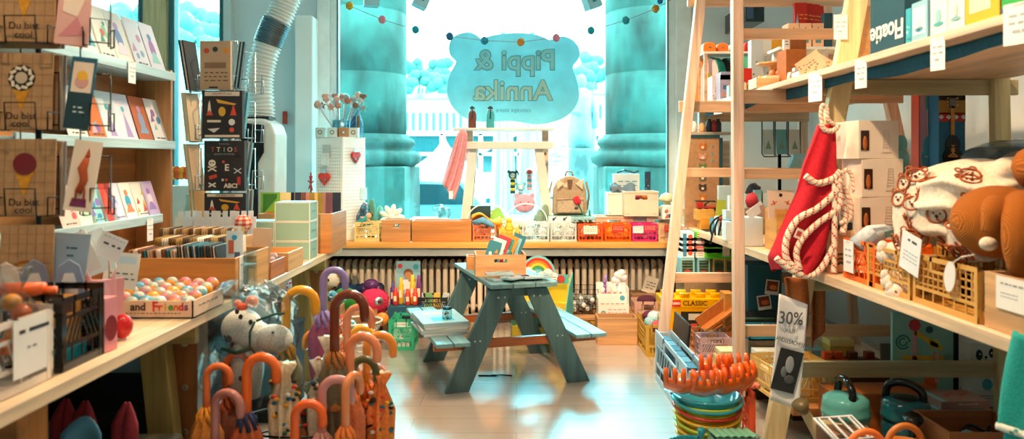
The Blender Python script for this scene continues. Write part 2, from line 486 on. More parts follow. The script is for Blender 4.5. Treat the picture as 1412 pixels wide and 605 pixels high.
# hillside town
import bisect
m = MB('stone:#8fa8a8')
def hz(x,y): return -.6+max(0,(y-34))*.30+1.2*sin(x*.13)+.8*sin(x*.31+2)
m.surf(30,12,lambda u,v: (-60+120*u,34+36*v,hz(-60+120*u,34+36*v))); o = m.ob('hill'); o['kind'] = 'structure'
LEAF = 'leaf:#3a7f7a'
r = random.Random(3)
def tree(x,y,z,s,label,g='pale trees on the hillside'):
    o = thing('hillside_tree',label,'tree',(x,y,z),0,g)
    m = MB('leaf:#4f7f78'); m.tube([(0,0,-.3),(0,0,s*.7)],s*.06); m.ob('trunk',o)
    m = MB(LEAF)
    for k in range(7):
        m.ell((r.uniform(-.6,.6)*s,r.uniform(-.4,.4)*s,s*.8+r.uniform(-.25,.45)*s),(s*.42,s*.42,s*.36),seg=9,rings=6,bump=.12)
    m.ob('foliage',o)
for i,(px,py,Y,s) in enumerate([(560,118,45,.9),(578,110,46,.8),(590,114,49,.9),(604,96,58,1.2),(610,120,46,1),(808,112,44,1.1),(822,104,50,1.3),(815,84,60,1.2),(800,122,40,.9),(567,92,60,1.0),
                                    (262,45,52,2.0),(282,38,60,2.4),(302,46,58,2.2),(248,62,47,1.6),(272,68,41,1.3),(300,77,37,1.3),(180,30,60,2.2)]):
    left = px < 320
    tree(wx(px,Y),Y,wz(py,Y)-s*.8,s,'hazy teal tree on the hill seen through the narrow left window' if left else 'small pale hillside tree seen through the big window',
         'trees behind the narrow window' if left else 'trees behind the big window')
def house(px0,px1,pyt,Y,col,label,rows,cols,d=5,zb=-.6,roof=None):
    x0,x1,zt = wx(px0,Y),wx(px1,Y),wz(pyt,Y)
    o = thing('town_building',label,'building',((x0+x1)/2,Y,zb)); w,h = x1-x0,zt-zb
    m = MB(col); m.bx(-w/2,w/2,0,d,0,h); m.ob('facade',o)
    m = MB(roof or 'stone:#8aa6a8'); m.poly([(-w/2-.2,h),(w/2+.2,h),(w/2-.5,h+w*.08),(-w/2+.5,h+w*.08)],-.2,d+.2); m.ob('roof',o)
    for i in range(rows):
        for j in range(cols):
            x = -w/2+w*(j+.5)/cols; z = h-(i+.65)*min(2.2,h/rows)
            if z < .4: continue
            m = MB('pl:#2a5c66'); m.box((x,-.03,z),(w/cols*.36,.06,min(2.2,h/rows)*.5)); m.ob('house_window',o)
house(556,640,136,32,'wall:#a9b8b8','long pale town house facade left of the bear-shaped sign',3,9)
house(796,860,130,34,'wall:#a4b4b4','pale town house facade right of the bear-shaped sign',4,7)
house(574,596,104,53,'wall:#b4c0bc','small pale house up the hill behind the left trees',2,4)
house(236,318,96,34,'wall:#8aa4a8','pale house seen through the narrow left window',5,5)
house(100,205,40,22,'wall:#7f9ea4','tall pale building behind the far left window',7,6)
# glazed market hall with white lattice trusses
def hall(px0,px1,pyt,pyb,Y,label):
    x0,x1,z1,z0 = wx(px0,Y),wx(px1,Y),wz(pyt,Y),-.5
    o = thing('market_hall',label,'building',((x0+x1)/2,Y,z0)); w,h = x1-x0,z1-z0
    m = MB('gl:#1c5058'); m.bx(-w/2,w/2,.1,.4,0,h); m.ob('glazing',o)
    m = MB('pl:#f2fbfb')
    k = max(3,int(w/1.0))
    for i in range(k+1):
        x = -w/2+w*i/k; m.bx(x-.05,x+.05,0,.1,0,h)
    for i in range(5):
        z = h*(i+1)/5; m.bx(-w/2,w/2,0,.1,z-.05,z+.03)
    m.ob('mullions',o)
    m = MB('pl:#f2fbfb')
    for i in range(k):
        a,b = -w/2+w*i/k,-w/2+w*(i+1)/k
        m.tube([(a,-.05,h*.55+(h*.4)*(i/k)),(b,-.05,h*.62+(h*.4)*((i+1)/k))],.06,seg=6)
    m.ob('truss',o)
hall(556,716,184,300,18,'teal glazed hall with white trusses behind the left white tents')
hall(788,834,184,300,18,'teal glazed hall section beside the right column')
def tent(px,pyt,Y,rad_,label):
    x = wx(px,Y); o = thing('market_tent',label,'tent',(x,Y,-.5)); zt = wz(pyt,Y)+.5; ze = wz(252,Y)+.5
    m = MB('frost:#f4fbfb'); pr = []
    for i in range(9):
        t = i/8; pr.append((rad_*(1-t)**1.8+.02,ze+(zt-ze)*t))
    m.lathe([(rad_,ze-.25)]+pr,seg=8,smooth=False); m.ob('tent_roof',o)
    for a in range(4):
        m = MB('pl:#e8f4f4'); q = PI/4+a*PI/2; m.cyl((rad_*.86*cos(q),rad_*.86*sin(q),ze/2),.04,ze); m.ob('tent_pole',o)
tent(612,186,14,1.1,'white peaked market tent outside, seen left of the white trestle')
tent(790,205,16,1.0,'white peaked market tent outside, seen behind the backpack')
# closed parasols just outside
for px,lab in ((694,'closed white parasol outside behind the white trestle, left of the pair'),(734,'closed white parasol outside behind the white trestle, right of the pair')):
    Y = 7.6; o = thing('closed_parasol',lab,'parasol',(wx(px,Y),Y,0))
    m = MB('fab:#e9f3f3'); m.lathe([(.12,.55),(.12,.62),(.10,1.2),(.06,1.9),(.03,2.4)],seg=40,wave=(.16,8)); m.ob('folded_canopy',o)
    m = MB('pl:#4aa4b4'); m.cyl((0,0,1.25),.025,2.5); m.cyl((0,0,.03),.09,.06); m.ob('parasol_pole',o)
# street rail and car outside
o = thing('street_railing','pale metal railing on the street behind the tents','railing',(0,11.5,0))
m = MB('pl:#e6f6f6')
for i in range(60): m.cyl((-4+8*i/59,0,.25),.012,1.0,seg=6)
m.bx(-4,4,-.02,.02,.72,.77); m.bx(-4,4,-.02,.02,-.2,-.16); m.ob('railing_bars',o)
o = thing('parked_car','pale teal car parked outside behind the pink cloth','car',(wx(600,10.8),10.6,.0))
m = MB('gl:#7fb8bf')
m.poly([(-.95,.15),(.95,.15),(.98,.5),(.7,.62),(.45,.95),(-.45,.97),(-.75,.65),(-.98,.55)],-.4,.4); m.ob('car_body',o,.04)
m = MB('gl:#1d4a55'); m.poly([(-.6,.64),(.58,.64),(.4,.9),(-.42,.92)],-.41,.41); m.ob('car_window',o)
for s in (-.6,.6):
    m = MB('pl:#2b3436'); m.cyl((s,-.4,.17),.17,.12,R=RX(PI/2)); m.ob('wheel',o)
# statue on its plinth outside
Y = 11.0
o = thing('stone_statue','robed stone figure on a plinth seen between backpack and right column','statue',(wx(802,Y),Y,0))
m = MB('stone:#9fd0d4'); m.box((0,0,.7),(.4,.4,1.4)); m.ob('plinth',o,.02)
m = MB('stone:#8fc6cc'); m.lathe([(.17,1.4),(.19,1.6),(.14,1.9),(.16,2.1),(.13,2.22),(.05,2.28)],seg=14,wave=(.1,6)); m.ell((0,0,2.38),(.075,.085,.1)); m.tube([(-.13,0,2.15),(-.2,-.08,1.95),(-.02,-.16,1.9)],.045); m.tube([(.13,0,2.15),(.2,0,1.9),(.18,-.03,1.7)],.045); m.ob('figure',o)
# ================================================================ picnic table
PT = thing('kids_picnic_table','small teal-grey stained kids picnic table with attached benches on the wooden floor','table',(0,0,0))
# local axes: u runs along the planks, w across; front end to the right-front
TQ = 'woodz:#4b696c'; TQB = 'wood:#64a6ae'
# measured corner points (world) of the table
ang = dgr(0)
fy,by = 4.13,4.80
# trestle ends stand across the view, benches run front to back with a slight turn
PT.location = (-.085,4.44,0); PT.rotation_euler = (0,0,dgr(17))
Ht = .575
def leg(x0,x1,y,nm='leg'):
    m = MB(TQ); w = .062
    m.poly([(x0-w,0),(x0+w*1.05,0),(x1+w*.95,Ht-.045),(x1-w,Ht-.045)],y-.018,y+.018)
    for q in ((x1-.018,Ht-.085),(x1+.018,Ht-.085)): m.disc(q[0],q[1],.006,y-.020,y-.018,'metal:#c8cfd2')
    xm = (x0+(x1-x0)*.46)
    for q in (-.014,.014): m.disc(xm+q,Ht*.46,.005,y-.020,y-.018,'metal:#c8cfd2')
    return m.ob(nm,PT,.002)
for y in (-.33,.33):
    leg(-.345,-.10,y); leg(.345,.10,y)
    m = MB('wood:#b8602a'); m.bx(-.46,.46,y+.019,y+.047,.215,.262); m.ob('bench_bearer',PT,.002)
    m = MB(TQ.replace('woodz','wood')); m.bx(-.17,.17,y+.019,y+.047,Ht-.09,Ht-.024); m.ob('top_bearer',PT,.002)
for i in range(3):
    m = MB('woody:#6d9296'); c = (i-1)*.124; m.bx(c-.060,c+.060,-.44,.46,Ht-.024,Ht); m.ob('top_plank',PT,.004)
for s in (-1,1):
    for i in range(2):
        m = MB('woody:#7aa3a8'); c = s*(.335+(i)*.092); m.bx(c-.043,c+.043,-.44,.58,.262,.284); m.ob('bench_plank',PT,.004)
    m = MB('woody:#b96f38'); m.bx(s*.385-.05,s*.385+.05,-.40,.52,.252,.2615); m.ob('bench_batten',PT)
PTM = MTr(PT.location) @ MRo(dgr(17),4,'Z')
def on_table(x,y,z=Ht): 
    p = PTM @ Vector((x,y,z)); return (p.x,p.y,p.z)
R9 = dgr(17)
wood_crate('open wooden crate with a hand slot standing on the picnic table',on_table(-.03,-.06),.285,.22,.12,R9-dgr(12),'wood:#dda270',name='wooden_crate')
o = wood_crate('short low wooden box behind the slotted crate on the picnic table',on_table(-.165,.10),.13,.10,.08,R9,'wood:#cf8f55',slot=False,name='wooden_box')
o.location = on_table(-.105,.17); o.rotation_euler.z = R9-.2
# brochures in the crate
bc = ['pap:#2e7f94','pap:#c9e6ee','pap:#b9384a','pap:#f0f4f4','pap:#3d9a8b','pap:#e59a3a','pap:#27475e','pap:#8fd0e2']
for i in range(9):
    m = MB(bc[i % 8]); h = .19+.015*(i % 3)
    m.box((0,0,h/2),(.075,.003,h)); A_blobs([bc[(i+2) % 8],bc[(i+5) % 8],bc[(i+3) % 8]],9,i)(m,.075,.003,h)
    p = on_table(-.125+.019*i,-.11+.012*i,Ht+.011)
    m.one('activity_booklet','colourful activity booklet leaning in the crate on the picnic table','booklet',p,group='booklets in the picnic table crate',rot=(-.16,.30+.04*(i % 3),R9-.35))
# flat wrapped packets in front
for i,(x,y,a,k) in enumerate([(-.08,-.30,.2,0),(.07,-.29,-.25,1),(-.02,-.34,.5,2),(.09,-.35,.05,3),(-.09,-.26,-.1,4)]):
    m = MB('gl:#b2d3da'); m.box((0,0,.006),(.15,.085,.011)); T = m.T; m.T = MTr((0,0,.012)) @ MRo(-PI/2,4,'X')
    A_blobs(['pap:#c0344c','pap:#2f6d96','pap:#3fae9c','pap:#f6f6f6'],7,i)(m,.14,.001,.01); m.T = T
    for q in range(5): m.box((runi(-.055,.055),runi(-.03,.03),.0122),(.022,.016,.0008),random.choice(['pap:#c0344c','pap:#2f5d86','pap:#3f9e8c','pap:#f4f8fa','pap:#384a66']))
    m.one('wrapped_packet',['shiny wrapped packet lying at the left of the pile on the picnic table','shiny wrapped packet second in the pile on the picnic table','shiny wrapped packet nearest the front edge of the picnic table','shiny wrapped packet at the right of the pile on the picnic table','shiny wrapped packet against the crate on the picnic table'][i],
          'packet',on_table(x,y,Ht+.001+.0125*[0,0,1,1,2][i]),R9+a,bev=.003)
# newspapers and jar on the left bench
np_ = on_table(-.385,-.08,.284)
for k in range(6):
    m = MB(['pap:#d9dfe0','pap:#b9c6ca','pap:#e0e0da'][k % 3] if k < 5 else 'pap:#a4cfda'); m.box((0,0,.006),(.25-.004*(k % 2),.36,.0115))
    for q in range(5): m.box((0,0,.0015+.002*q),(.252,.361,.0006),'pap:#9fb0b6')
    if k == 5:
        m.box((0,-.08,.0120),(.12,.10,.0006),'pap:#5cc0d4'); m.box((0,.08,.0120),(.15,.04,.0006),'pap:#e9a17c')
    m.one('magazine','folded magazine in the stack on the left bench of the picnic table','magazine',(np_[0],np_[1],np_[2]+.012*k),R9+runi(-.05,.05),'stacked magazines on the bench',bev=.002)
jar = thing('glass_jar','small glass jar with dark lid standing on the magazines','jar',on_table(-.36,-.17,.284+.0725))
m = MB('glass:#cfe3e4'); m.lathe([(.024,0),(.027,.004),(.027,.045),(.022,.052)],seg=20); m.ob('jar_body',jar)
m = MB('pl:#7a3f32'); [m.ell((runi(-.014,.014),runi(-.014,.014),.006+.006*k),(.007,.007,.006),['pl:#7a3f32','pl:#d9a05a','pl:#c9cdd0'][k % 3],8,5) for k in range(6)]; m.ob('jar_filling',jar)
m = MB('metal:#2e5560'); m.cyl((0,0,.058),.025,.012); m.ob('lid',jar)

# ================================================================ floor goods under the window board
def ball(label,px,py,Y,r,col,spots=None,name='toy_ball',z=None):
    X,Z = wx(px,Y),(wz(py,Y) if z is None else z)
    m = MB(col); m.ell((0,0,0),(r,r,r),seg=24,rings=14)
    if spots:
        rr = random.Random(int(px))
        for k in range(14):
            v = Vector((rr.uniform(-1,1),rr.uniform(-1,.3),rr.uniform(-1,1))).normalized()
            q = v.to_track_quat('Z','Y').to_matrix()
            m.ell(v*r*.965,(r*.26,r*.22,r*.06),random.choice(spots),10,5,q)
    return m.one(name,label,'ball',(X,Y,Z))
# low wooden bench and boxes that hold the left toys
m = MB('wood:#b98a5a'); m.bx(-.27,.27,-.2,.2,.13,.15); m.bx(-.26,-.23,-.18,.18,0,.13); m.bx(.23,.26,-.18,.18,0,.13)
m.one('low_bench','low wooden plinth under the toy bottles and dark crates by the radiator','bench',(-.66,5.42,0),bev=.002)
m = MB('wood:#b98a5a'); m.bx(-.36,.36,-.2,.2,.13,.15); m.bx(-.35,-.32,-.18,.18,0,.13); m.bx(.32,.35,-.18,.18,0,.13)
m.one('low_bench','low wooden plinth under the wire basket and roll-on display','bench',(wx(824,5.42)-.08,5.42,0),bev=.002)
def bench_item(px,z=.15): return (wx(px,5.30),5.30,z)
plastic_crate('yellow folding crate tucked under the plinth beside the picnic table',(wx(800,5.32),5.32,0),.27,.2,.125,'pl:#b98a3a',name='folding_crate')

# dark crate with papers, rubber ducks pack etc.
o = plastic_crate('black folding crate left of the picnic table under the window board',(wx(598,5.3),5.33,.151),.20,.18,.13,'pl:#202a30')
for k,c in enumerate(['pap:#d8e6e2','pap:#7fb37c','pap:#e8c14f','pap:#c8d6d8']):
    m = MB(c); m.box((0,0,.07),(.045,.02,.14)); A_text()(m,.045,.02,.14)
    m.one('small_packet','slim packet standing in the black crate left of the picnic table','packet',(wx(583+9*k,5.3),5.32+.012*(k % 2),.158),group='packets in the black crate',rot=(0,(k-1.5)*.12,0))
carton('dark teal low toy box with a puppy picture, holding the coloured bottles',(wx(560,5.25),5.27,.151),.235,.16,.075,'pap:#1f5672',art=A_blobs(['pap:#b5713a','pap:#e8c9a0','pap:#2a80b0'],7,4),name='display_box')
for i,(px,c,hh,g) in enumerate([(546,'pl:#d83a2c',.12,0),(563,'pl:#e0402e',.11,0),(573,'pl:#e8452e',.115,0),(552,'pl:#f2c12c',.18,1),(568,'pl:#f4c62f',.20,1),(577,'pl:#7a3b7d',.20,1),(541,'pl:#4d3f8a',.15,1)]):
    m = MB(c); m.lathe([(.016,0),(.019,.006),(.019,hh*.72),(.012,hh*.8),(.012,hh),(.004,hh+.002)],seg=14)
    m.box((0,-.019,hh*.4),(.02,.002,hh*.3),'pap:#f2e8c8')
    m.one('bubble_bottle',['red bottle','yellow bottle','purple bottle'][0 if g == 0 else (1 if i in (3,4) else 2)] + [' at the left',' in the middle',' at the right',' rear left, tall',' rear middle, tallest',' rear right, dark',' rear far left, small'][i]+' of the puppy display box',
          'bottle',(wx(px,5.27),5.25+.05*g,.2275),group='bottles in the puppy box')
m = MB('pap:#8fc4d8'); m.box((0,0,.17),(.175,.02,.34)); m.disc(.0,.25,.035,-.0118,-.0104,'pap:#8a5a3e'); m.disc(0,.235,.028,-.0126,-.0118,'pap:#c48a66'); m.poly([(-.06,.1),(.06,.1),(.04,.205),(-.04,.205)],-.0122,-.0104,'pap:#eef3f6')
m.disc(.055,.30,.02,-.0118,-.0104,'pap:#3ba7c4'); m.disc(-.06,.305,.018,-.0118,-.0104,'pap:#c24b4b'); m.poly([(.0,.19),(.07,.2),(.075,.215),(0,.21)],-.0130,-.0122,'pap:#c48a66')
m.one('toy_box','tall pale blue toy box with a child picture in front of the radiator','box',(wx(563,5.55),5.56,.151),bev=.001)
m = MB('pap:#7fc2d8'); m.box((0,0,.035),(.06,.002,.07)); m.one('picture_card','small light blue card leaning on the red bottles','card',(wx(573,5.17),5.165,.152),rot=(-.12,.5,0))
# pink hairy puffer ball
Y = 5.25; o = thing('puffer_ball','hairy pink rubber puffer ball with a big silver eye','toy',(wx(516,Y),Y,wz(415,Y)))
m = MB('fur:#e0315f'); m.ell((0,0,0),(.10,.09,.085),seg=24,rings=14)
rr = random.Random(5)
for k in range(260):
    v = Vector((rr.uniform(-1,1),rr.uniform(-1,.6),rr.uniform(-1,1))).normalized(); p = Vector((v.x*.1,v.y*.09,v.z*.085))
    m.tube([p*.97,p*1.14+Vector((0,0,-.004))],[.0022,.0008],seg=4)
m.ob('hairy_body',o)
m = MB('metal:#cfd8dc'); m.ell((.045,-.075,.012),(.034,.014,.030),R=RZ(.5)); m.ell((.052,-.090,.012),(.012,.006,.012),'pl:#4a1730'); m.ob('eye',o)
o = thing('toy_mask','dark purple shiny mask shape above the pink puffer ball','toy',(wx(512,5.5),5.5,.30)); 
m = MB('gl:#5a2f6a'); m.ell((0,0,.02),(.06,.04,.05)); m.ell((-.05,0,-.01),(.03,.03,.04),'gl:#3d2352'); m.ell((.05,0,-.01),(.03,.03,.04),'gl:#3d2352'); m.ob('mask_shell',o)
wood_crate('wooden crate below the pink puffer ball',(-1.115,5.3,0),.34,.26,.215,0,'wood:#b98559',slot=False)
o = wood_crate('long dark wooden trough with navy cloth near the radiator',(wx(495,5.62),5.60,0),.36,.2,.26,0,'wood:#4a3a30',slot=False)
m = MB('fab:#16365c')
for k in range(7): m.ell((-.14+.046*k,runi(-.03,.03),.02+runi(0,.02)),(.05,.06,.04),seg=10,rings=6,bump=.15)
m.one('folded_cloths','navy blue cloth bundle in the dark trough','cloth',(wx(495,5.6),5.60,.25))
ball('bright green toy ball in the wooden box',476,413,5.2,.085,'pl:#2f9a3e')
ball('cream ball with orange patches by the radiator',455,388,5.3,.065,'fab:#eadcc8',['fab:#e08a3c','fab:#3c3c3c'])
ball('small blue and white ball below the patched ball',458,408,5.1,.038,'gl:#58b6d0',['gl:#f2f4f4','gl:#2c5f9a'])
ball('pale ball with pink and blue marks at the left of the ball box',404,395,4.9,.045,'gl:#cfdde8',['gl:#d85f8a','gl:#3f86c4'])
ball('orange half dome toy by the green crate',527,440,5.08,.045,'pl:#ee8a2a')
ball('teal ball with a black face in the wire basket',482,450,4.95,.05,'gl:#39a6b4',['gl:#182a30','gl:#e8f4f4'])
# striped beach-ball style plush ring
o = thing('striped_ring_toy','plush ring with red, cream and green segments behind the umbrellas','toy',(wx(425,5.1),5.1,wz(386,5.1)),rot=(.5,0,.3))
cs = ['fab:#c93a30','fab:#f0e2cc','fab:#1f6a56','fab:#f0e2cc','fab:#e79a78','fab:#f0e2cc']
for k in range(6):
    m = MB(cs[k]); a0 = k*PI/3
    m.tube([(.065*cos(a0+PI/3*i/6),0,.065*sin(a0+PI/3*i/6)) for i in range(7)],.032,seg=12); m.ob('ring_segment',o)
m = MB('card:#a88c6a'); m.box((0,0,.18),(.16,.16,.365)); m.one('carton','carton under the pale pink and blue marked ball','box',(wx(404,4.9),4.92,.001))
# boxes under those balls
wood_crate('pale wooden ball box standing by the left end of the radiator',(wx(440,5.15),5.13,0),.36,.30,.27,0,'wood:#cfa473',slot=False)
plastic_crate('orange openwork crate behind the umbrellas',(wx(447,4.5),4.55,.0),.20,.34,.27,'pl:#e2622a',0,1)
for i,(x,y) in enumerate([(-.04,-.1),(.03,.0),(-.03,.1)]):
    m = MB(['gl:#f0b23a','gl:#d8e2ea','gl:#e88aa0'][i]); m.ell((0,0,0),(.055,.055,.055)); m.one('toy_ball',['yellow','white','pink'][i]+' ball lying in the orange openwork crate','ball',(wx(447,4.5)+x,4.55+y,.25))
# wire basket with the teal ball
o = thing('wire_basket','round white wire basket in front of the wooden crate','basket',(wx(497,4.95)-.0,4.93,0))
m = MB('metal:#dfe6e8')
for k in range(5): m.tube([((.07+.018*k)*cos(a*PI/12),(.07+.018*k)*sin(a*PI/12),.003+.045*k) for a in range(24)],.0028,seg=5,closed=True)
for k in range(16):
    a = k*PI/8; m.tube([(.07*cos(a),.07*sin(a),.004),(.142*cos(a),.142*sin(a),.183)],.002,seg=5)
m.ob('wire_mesh',o)
m = MB('fab:#ddd9ce'); m.tube([(.142*cos(a*PI/12),.142*sin(a*PI/12),.186) for a in range(24)],.008,closed=True); m.ob('basket_rim',o)
# green crate in front
plastic_crate('mint green folding crate standing left of the picnic bench',(wx(556,5.0),5.02,0),.165,.22,.20,'pl:#2fb58c',0)
for k in range(5):
    m = MB(['pap:#f2f2ee','pap:#d8e8e8','pap:#e9b089'][k % 3]); m.box((0,0,.075),(.11,.008,.15)); A_text()(m,.11,.008,.15)
    m.one('paper_pouch','pale paper pouch standing in the mint green crate','pouch',(wx(556,5.0),4.95+.03*k,.01),group='pouches in the mint crate',rot=(-.08,0,0))
# things between table and board: rainbow display
Y = 5.15; o = thing('rainbow_display','yellow and teal cardboard floor display topped by a rainbow and clouds','display stand',(wx(748,Y),Y,0),dgr(-18))
w,d = .36,.24
m = MB('pap:#e8c832'); m.bx(-w/2,w/2,-d/2,-d/2+.006,.0,.12); m.bx(-w/2,w/2,-.01,0,.12,.27); m.bx(-w/2,w/2,d/2-.006,d/2,.0,.42)
m.bx(-w/2,w/2,-d/2+.006,d/2-.006,.10,.105); m.bx(-w/2,w/2,0,d/2-.006,.25,.255); m.ob('display_tray',o)
m = MB('pap:#53b7b2')
for s in (-1,1):
    m = MB('pap:#53b7b2'); m.T = MTr((s*w/2,0,0)) @ MRo(PI/2,4,'Z'); m.poly([(-d/2,0),(d/2,0),(d/2,.46),(.02,.38),(-d/2,.16)],-.003,.003); m.ob('display_side',o)
m = MB('pap:#eef6f4'); m.poly([(-w/2,.40),(w/2,.40),(w/2,.46),(-w/2,.46)],.0,.004,'pap:#53b7b2')
for i,c in enumerate(['pap:#d8382e','pap:#ef8a2c','pap:#f4cf3a','pap:#4aa05a']): m.arc(-.03,.46,.105-.017*i,.018,.0,.005,c)
m.disc(-.03,.46,.12,.005,.008,'pap:#79cdd0')
for (x,z,r_) in ((-.13,.45,.03),(-.10,.47,.03),(-.07,.45,.03),(.0,.44,.035),(.04,.46,.035),(.08,.44,.03),(.03,.43,.035)): m.disc(x,z,r_,-.006,.0,'pap:#f4faf8')
m.disc(.13,.43,.026,-.008,0,'pap:#c03a2e'); scribble(m,-.02,.09,.44,.009,-.0075,'pap:#5f8a94',2); m.ob('rainbow_header',o)
cols = ['pl:#6b4a3a','pl:#d9d2c4','pl:#3f8a6a','pl:#cc4a3a','pl:#e9b83c','pl:#4a6c9c']
for i in range(6):
    m = MB(cols[i]); m.lathe([(.014,0),(.02,.004),(.02,.03),(.012,.04),(.017,.055),(.01,.072),(0.002,.075)],seg=12)
    m.one('wooden_figure','small painted toy figure standing in the rainbow display','toy',(o.location.x-.15+.055*i,Y-.06+.005*i-.017*(i-2.5),.106),group='toy figures in the rainbow display')
o = thing('wooden_rainbow','small arched rainbow toy on the right of the rainbow display','toy',(wx(774,4.98),5.0,.106))
for i,c in enumerate(['wood:#d8442f','wood:#f0892e','wood:#f1d9a8']):
    m = MB(c); m.arc(0,0,.06-.016*i,.015,-.015,.015); m.ob('arch',o)
m = MB('wood:#c79a5c'); m.box((0,0,.052),(.14,.16,.104)); m.one('wooden_block_stand','plain wooden block under the arched rainbow toy','stand',(wx(774,4.98),5.01,0),bev=.002)
for k,(px,lab) in enumerate(((630,'small cream crate under the picnic table, left'),(652,'small cream crate under the picnic table, right'))):
    plastic_crate(lab,(wx(px,5.1)+k*.06,5.08,0),.15,.2,.22-.03*k,'pl:#dfc08a',0)
# wire basket with silver baubles
o = thing('wire_basket','black rectangular wire basket full of silver bottles on the right plinth','basket',(wx(801,5.4),5.42,.151))
m = MB('metal:#2d3438'); W,D,H = .23,.2,.17
for k in range(6):
    z = .002+H*k/5; m.tube([(-W/2,-D/2,z),(W/2,-D/2,z),(W/2,D/2,z),(-W/2,D/2,z)],.0018,seg=5,closed=True)
for k in range(13):
    x = -W/2+W*k/12
    for y in (-D/2,D/2): m.tube([(x,y,0),(x,y,H)],.0013,seg=4)
for k in range(9):
    y = -D/2+D*k/8
    for x in (-W/2,W/2): m.tube([(x,y,0),(x,y,H)],.0013,seg=4)
    m.tube([(-W/2,y,0),(W/2,y,0)],.0013,seg=4)
m.ob('wire_mesh',o)
for i in range(11):
    m = MB('gl:#9aa6ac'); m.lathe([(.008,-.045),(.022,-.04),(.022,.03),(.014,.04),(.014,.052),(.003,.054)],seg=12,R=RY(PI/2) @ RZ(0)); m.ell((.05,0,0),(.006,.016,.016),'pl:#dfe5e8')
    m.one('silver_bottle','silver capped bottle piled in the black wire basket','bottle',(o.location.x-.06+.06*(i % 3),5.36+.028*((i*7) % 4),.178+.037*(i//4)),rz=random.choice([-1.3,-1.6,-1.9]),group='silver bottles in the wire basket')
# roll-on display: stepped white cardboard
o = thing('lotion_display','white stepped cardboard display with small red-capped bottles near the radiator','display stand',(wx(845,5.25),5.28,.151))
m = MB('pap:#eef0ee'); m.bx(-.105,.105,-.075,-.071,0,.09); m.bx(-.105,.105,-.0,.004,.0,.15); m.bx(-.105,.105,.071,.075,0,.22); m.bx(-.105,-.101,-.07,.07,0,.13); m.bx(.101,.105,-.07,.07,0,.2); m.bx(-.1,.1,-.07,.07,.0,.004); m.bx(-.1,.1,.004,.071,.10,.103)
m.disc(-.07,.03,.018,-.0772,-.075,'pap:#4ba6c0'); m.disc(-.07,.03,.01,-.0782,-.0772,'pap:#f0a04a'); scribble(m,-.04,.08,.055,.012,-.0758,'pap:#e4a0a8',2); m.disc(.07,.12,.018,-.0015,0,'pap:#4ba6c0'); m.ob('stepped_tray',o)
rb = thing('roll_on_bottle','small white bottle with red cap in the front row of the lotion display','bottle',(0,0,0),group='red-capped bottles')
m = MB('pap:#f0eeea'); m.lathe([(.013,0),(.015,.004),(.015,.055)],seg=12); m.box((0,-.0152,.03),(.014,.001,.026),'pap:#e39a8c'); m.ob('bottle_body',rb)
m = MB('pl:#d9452f'); m.cyl((0,0,.069),.014,.026,seg=12); m.ob('cap',rb)
rb.location = (o.location.x-.07,5.24,.157)
for k,c in enumerate(['#e8632e','#2f7a4a','#c8332a','#d9452f']):
    q = dup(rb,(o.location.x-.07+.034*(k+1),5.24,.157))
    q['label'] = ['orange-capped','green-capped','dark-red-capped','bright-red-capped'][k]+' small bottle in the front row of the lotion display'
    for ch in q.children:
        if ch.name.startswith('cap'):
            ch.data = ch.data.copy(); ch.data.materials[0] = mat('pl:'+c)
rb['label'] = 'leftmost small red-capped bottle in the front row of the lotion display'
for k,c in enumerate(['pap:#f2dfe0','pap:#eec9cf','pap:#f3e3da','pap:#f6eef0']):
    m = MB(c); m.lathe([(.016,0),(.019,.004),(.019,.08),(.009,.09),(.009,.11),(.003,.112)],seg=12); m.disc(0,.045,.010,-.0202,-.0185,'pap:#e0808e')
    m.one('lotion_bottle','pale pink bottle in the rear row of the lotion display','bottle',(o.location.x-.06+.04*k,5.32,.256),group='bottles in the rear row of the lotion display')
m = MB('pl:#8a6ab8'); m.tube([(0,0,0),(.0,0,.1),(.012,0,.17)],.010); [m.ell((0,0,.03*k),(.014,.014,.012)) for k in range(5)]
m.one('twisted_wand','purple twisted stick beside the lotion display','toy',(wx(832,5.3)+.01,5.315,.257))
m = MB('fur:#e9e4ee'); [m.ell((.03*cos(k),0,.03*sin(k*1.3)),(.03,.025,.03),seg=10,rings=6) for k in range(6)]
m.one('plush_unicorn','fluffy pale plush on top of the lotion display','plush toy',(wx(855,5.33),5.36,.40))
# open wooden crate and things by the right ladder shelf
wood_crate('empty wide wooden crate on the floor in front of the radiator',(wx(850,5.1)-.0,5.13,0),.265,.16,.18,0,'wood:#c89a6c',slot=False)
plastic_crate('ochre folding crate with soft toys beside the empty wooden crate',(wx(893,5.0)+.01,4.92,0),.13,.36,.20,'pl:#c39a3c',0,1)
for i,(c,x,y,z) in enumerate([('fab:#5e2440',.0,.1,.2),('fab:#8cb8c4',-.01,-.05,.19),('fab:#cfd8dc',.02,.0,.215),('fab:#b04a5a',.02,-.12,.18)]):
    m = MB(c); m.ell((0,0,0),(.045,.05,.035),seg=12,rings=8,bump=.1); m.ell((.02,-.03,.02),(.02,.02,.02),seg=8,rings=6)
    m.one('plush_toy',['dark red','pale blue','pale grey','rose'][i]+' small plush in the ochre crate','plush toy',(wx(893,5.0)+.01+x,4.92+y,z))
plastic_crate('pale pink crate with a dark red pouch behind the ochre crate',(wx(890,5.45),5.4,.0),.2,.18,.24,'pl:#c9a39a',0)
m = MB('fab:#4d2238'); m.ell((0,0,0),(.07,.06,.035)); m.one('fabric_pouch','dark red fabric pouch lying in the pale pink crate','pouch',(wx(890,5.45),5.4,.235))
m = MB('pap:#ddd6c8'); m.box((0,0,.06),(.10,.02,.12)); A_text()(m,.1,.02,.12)
m.one('book','cream booklet leaning by the radiator behind the pale pink crate','book',(wx(893,5.62),5.62,.251),rot=(0,.3,0))
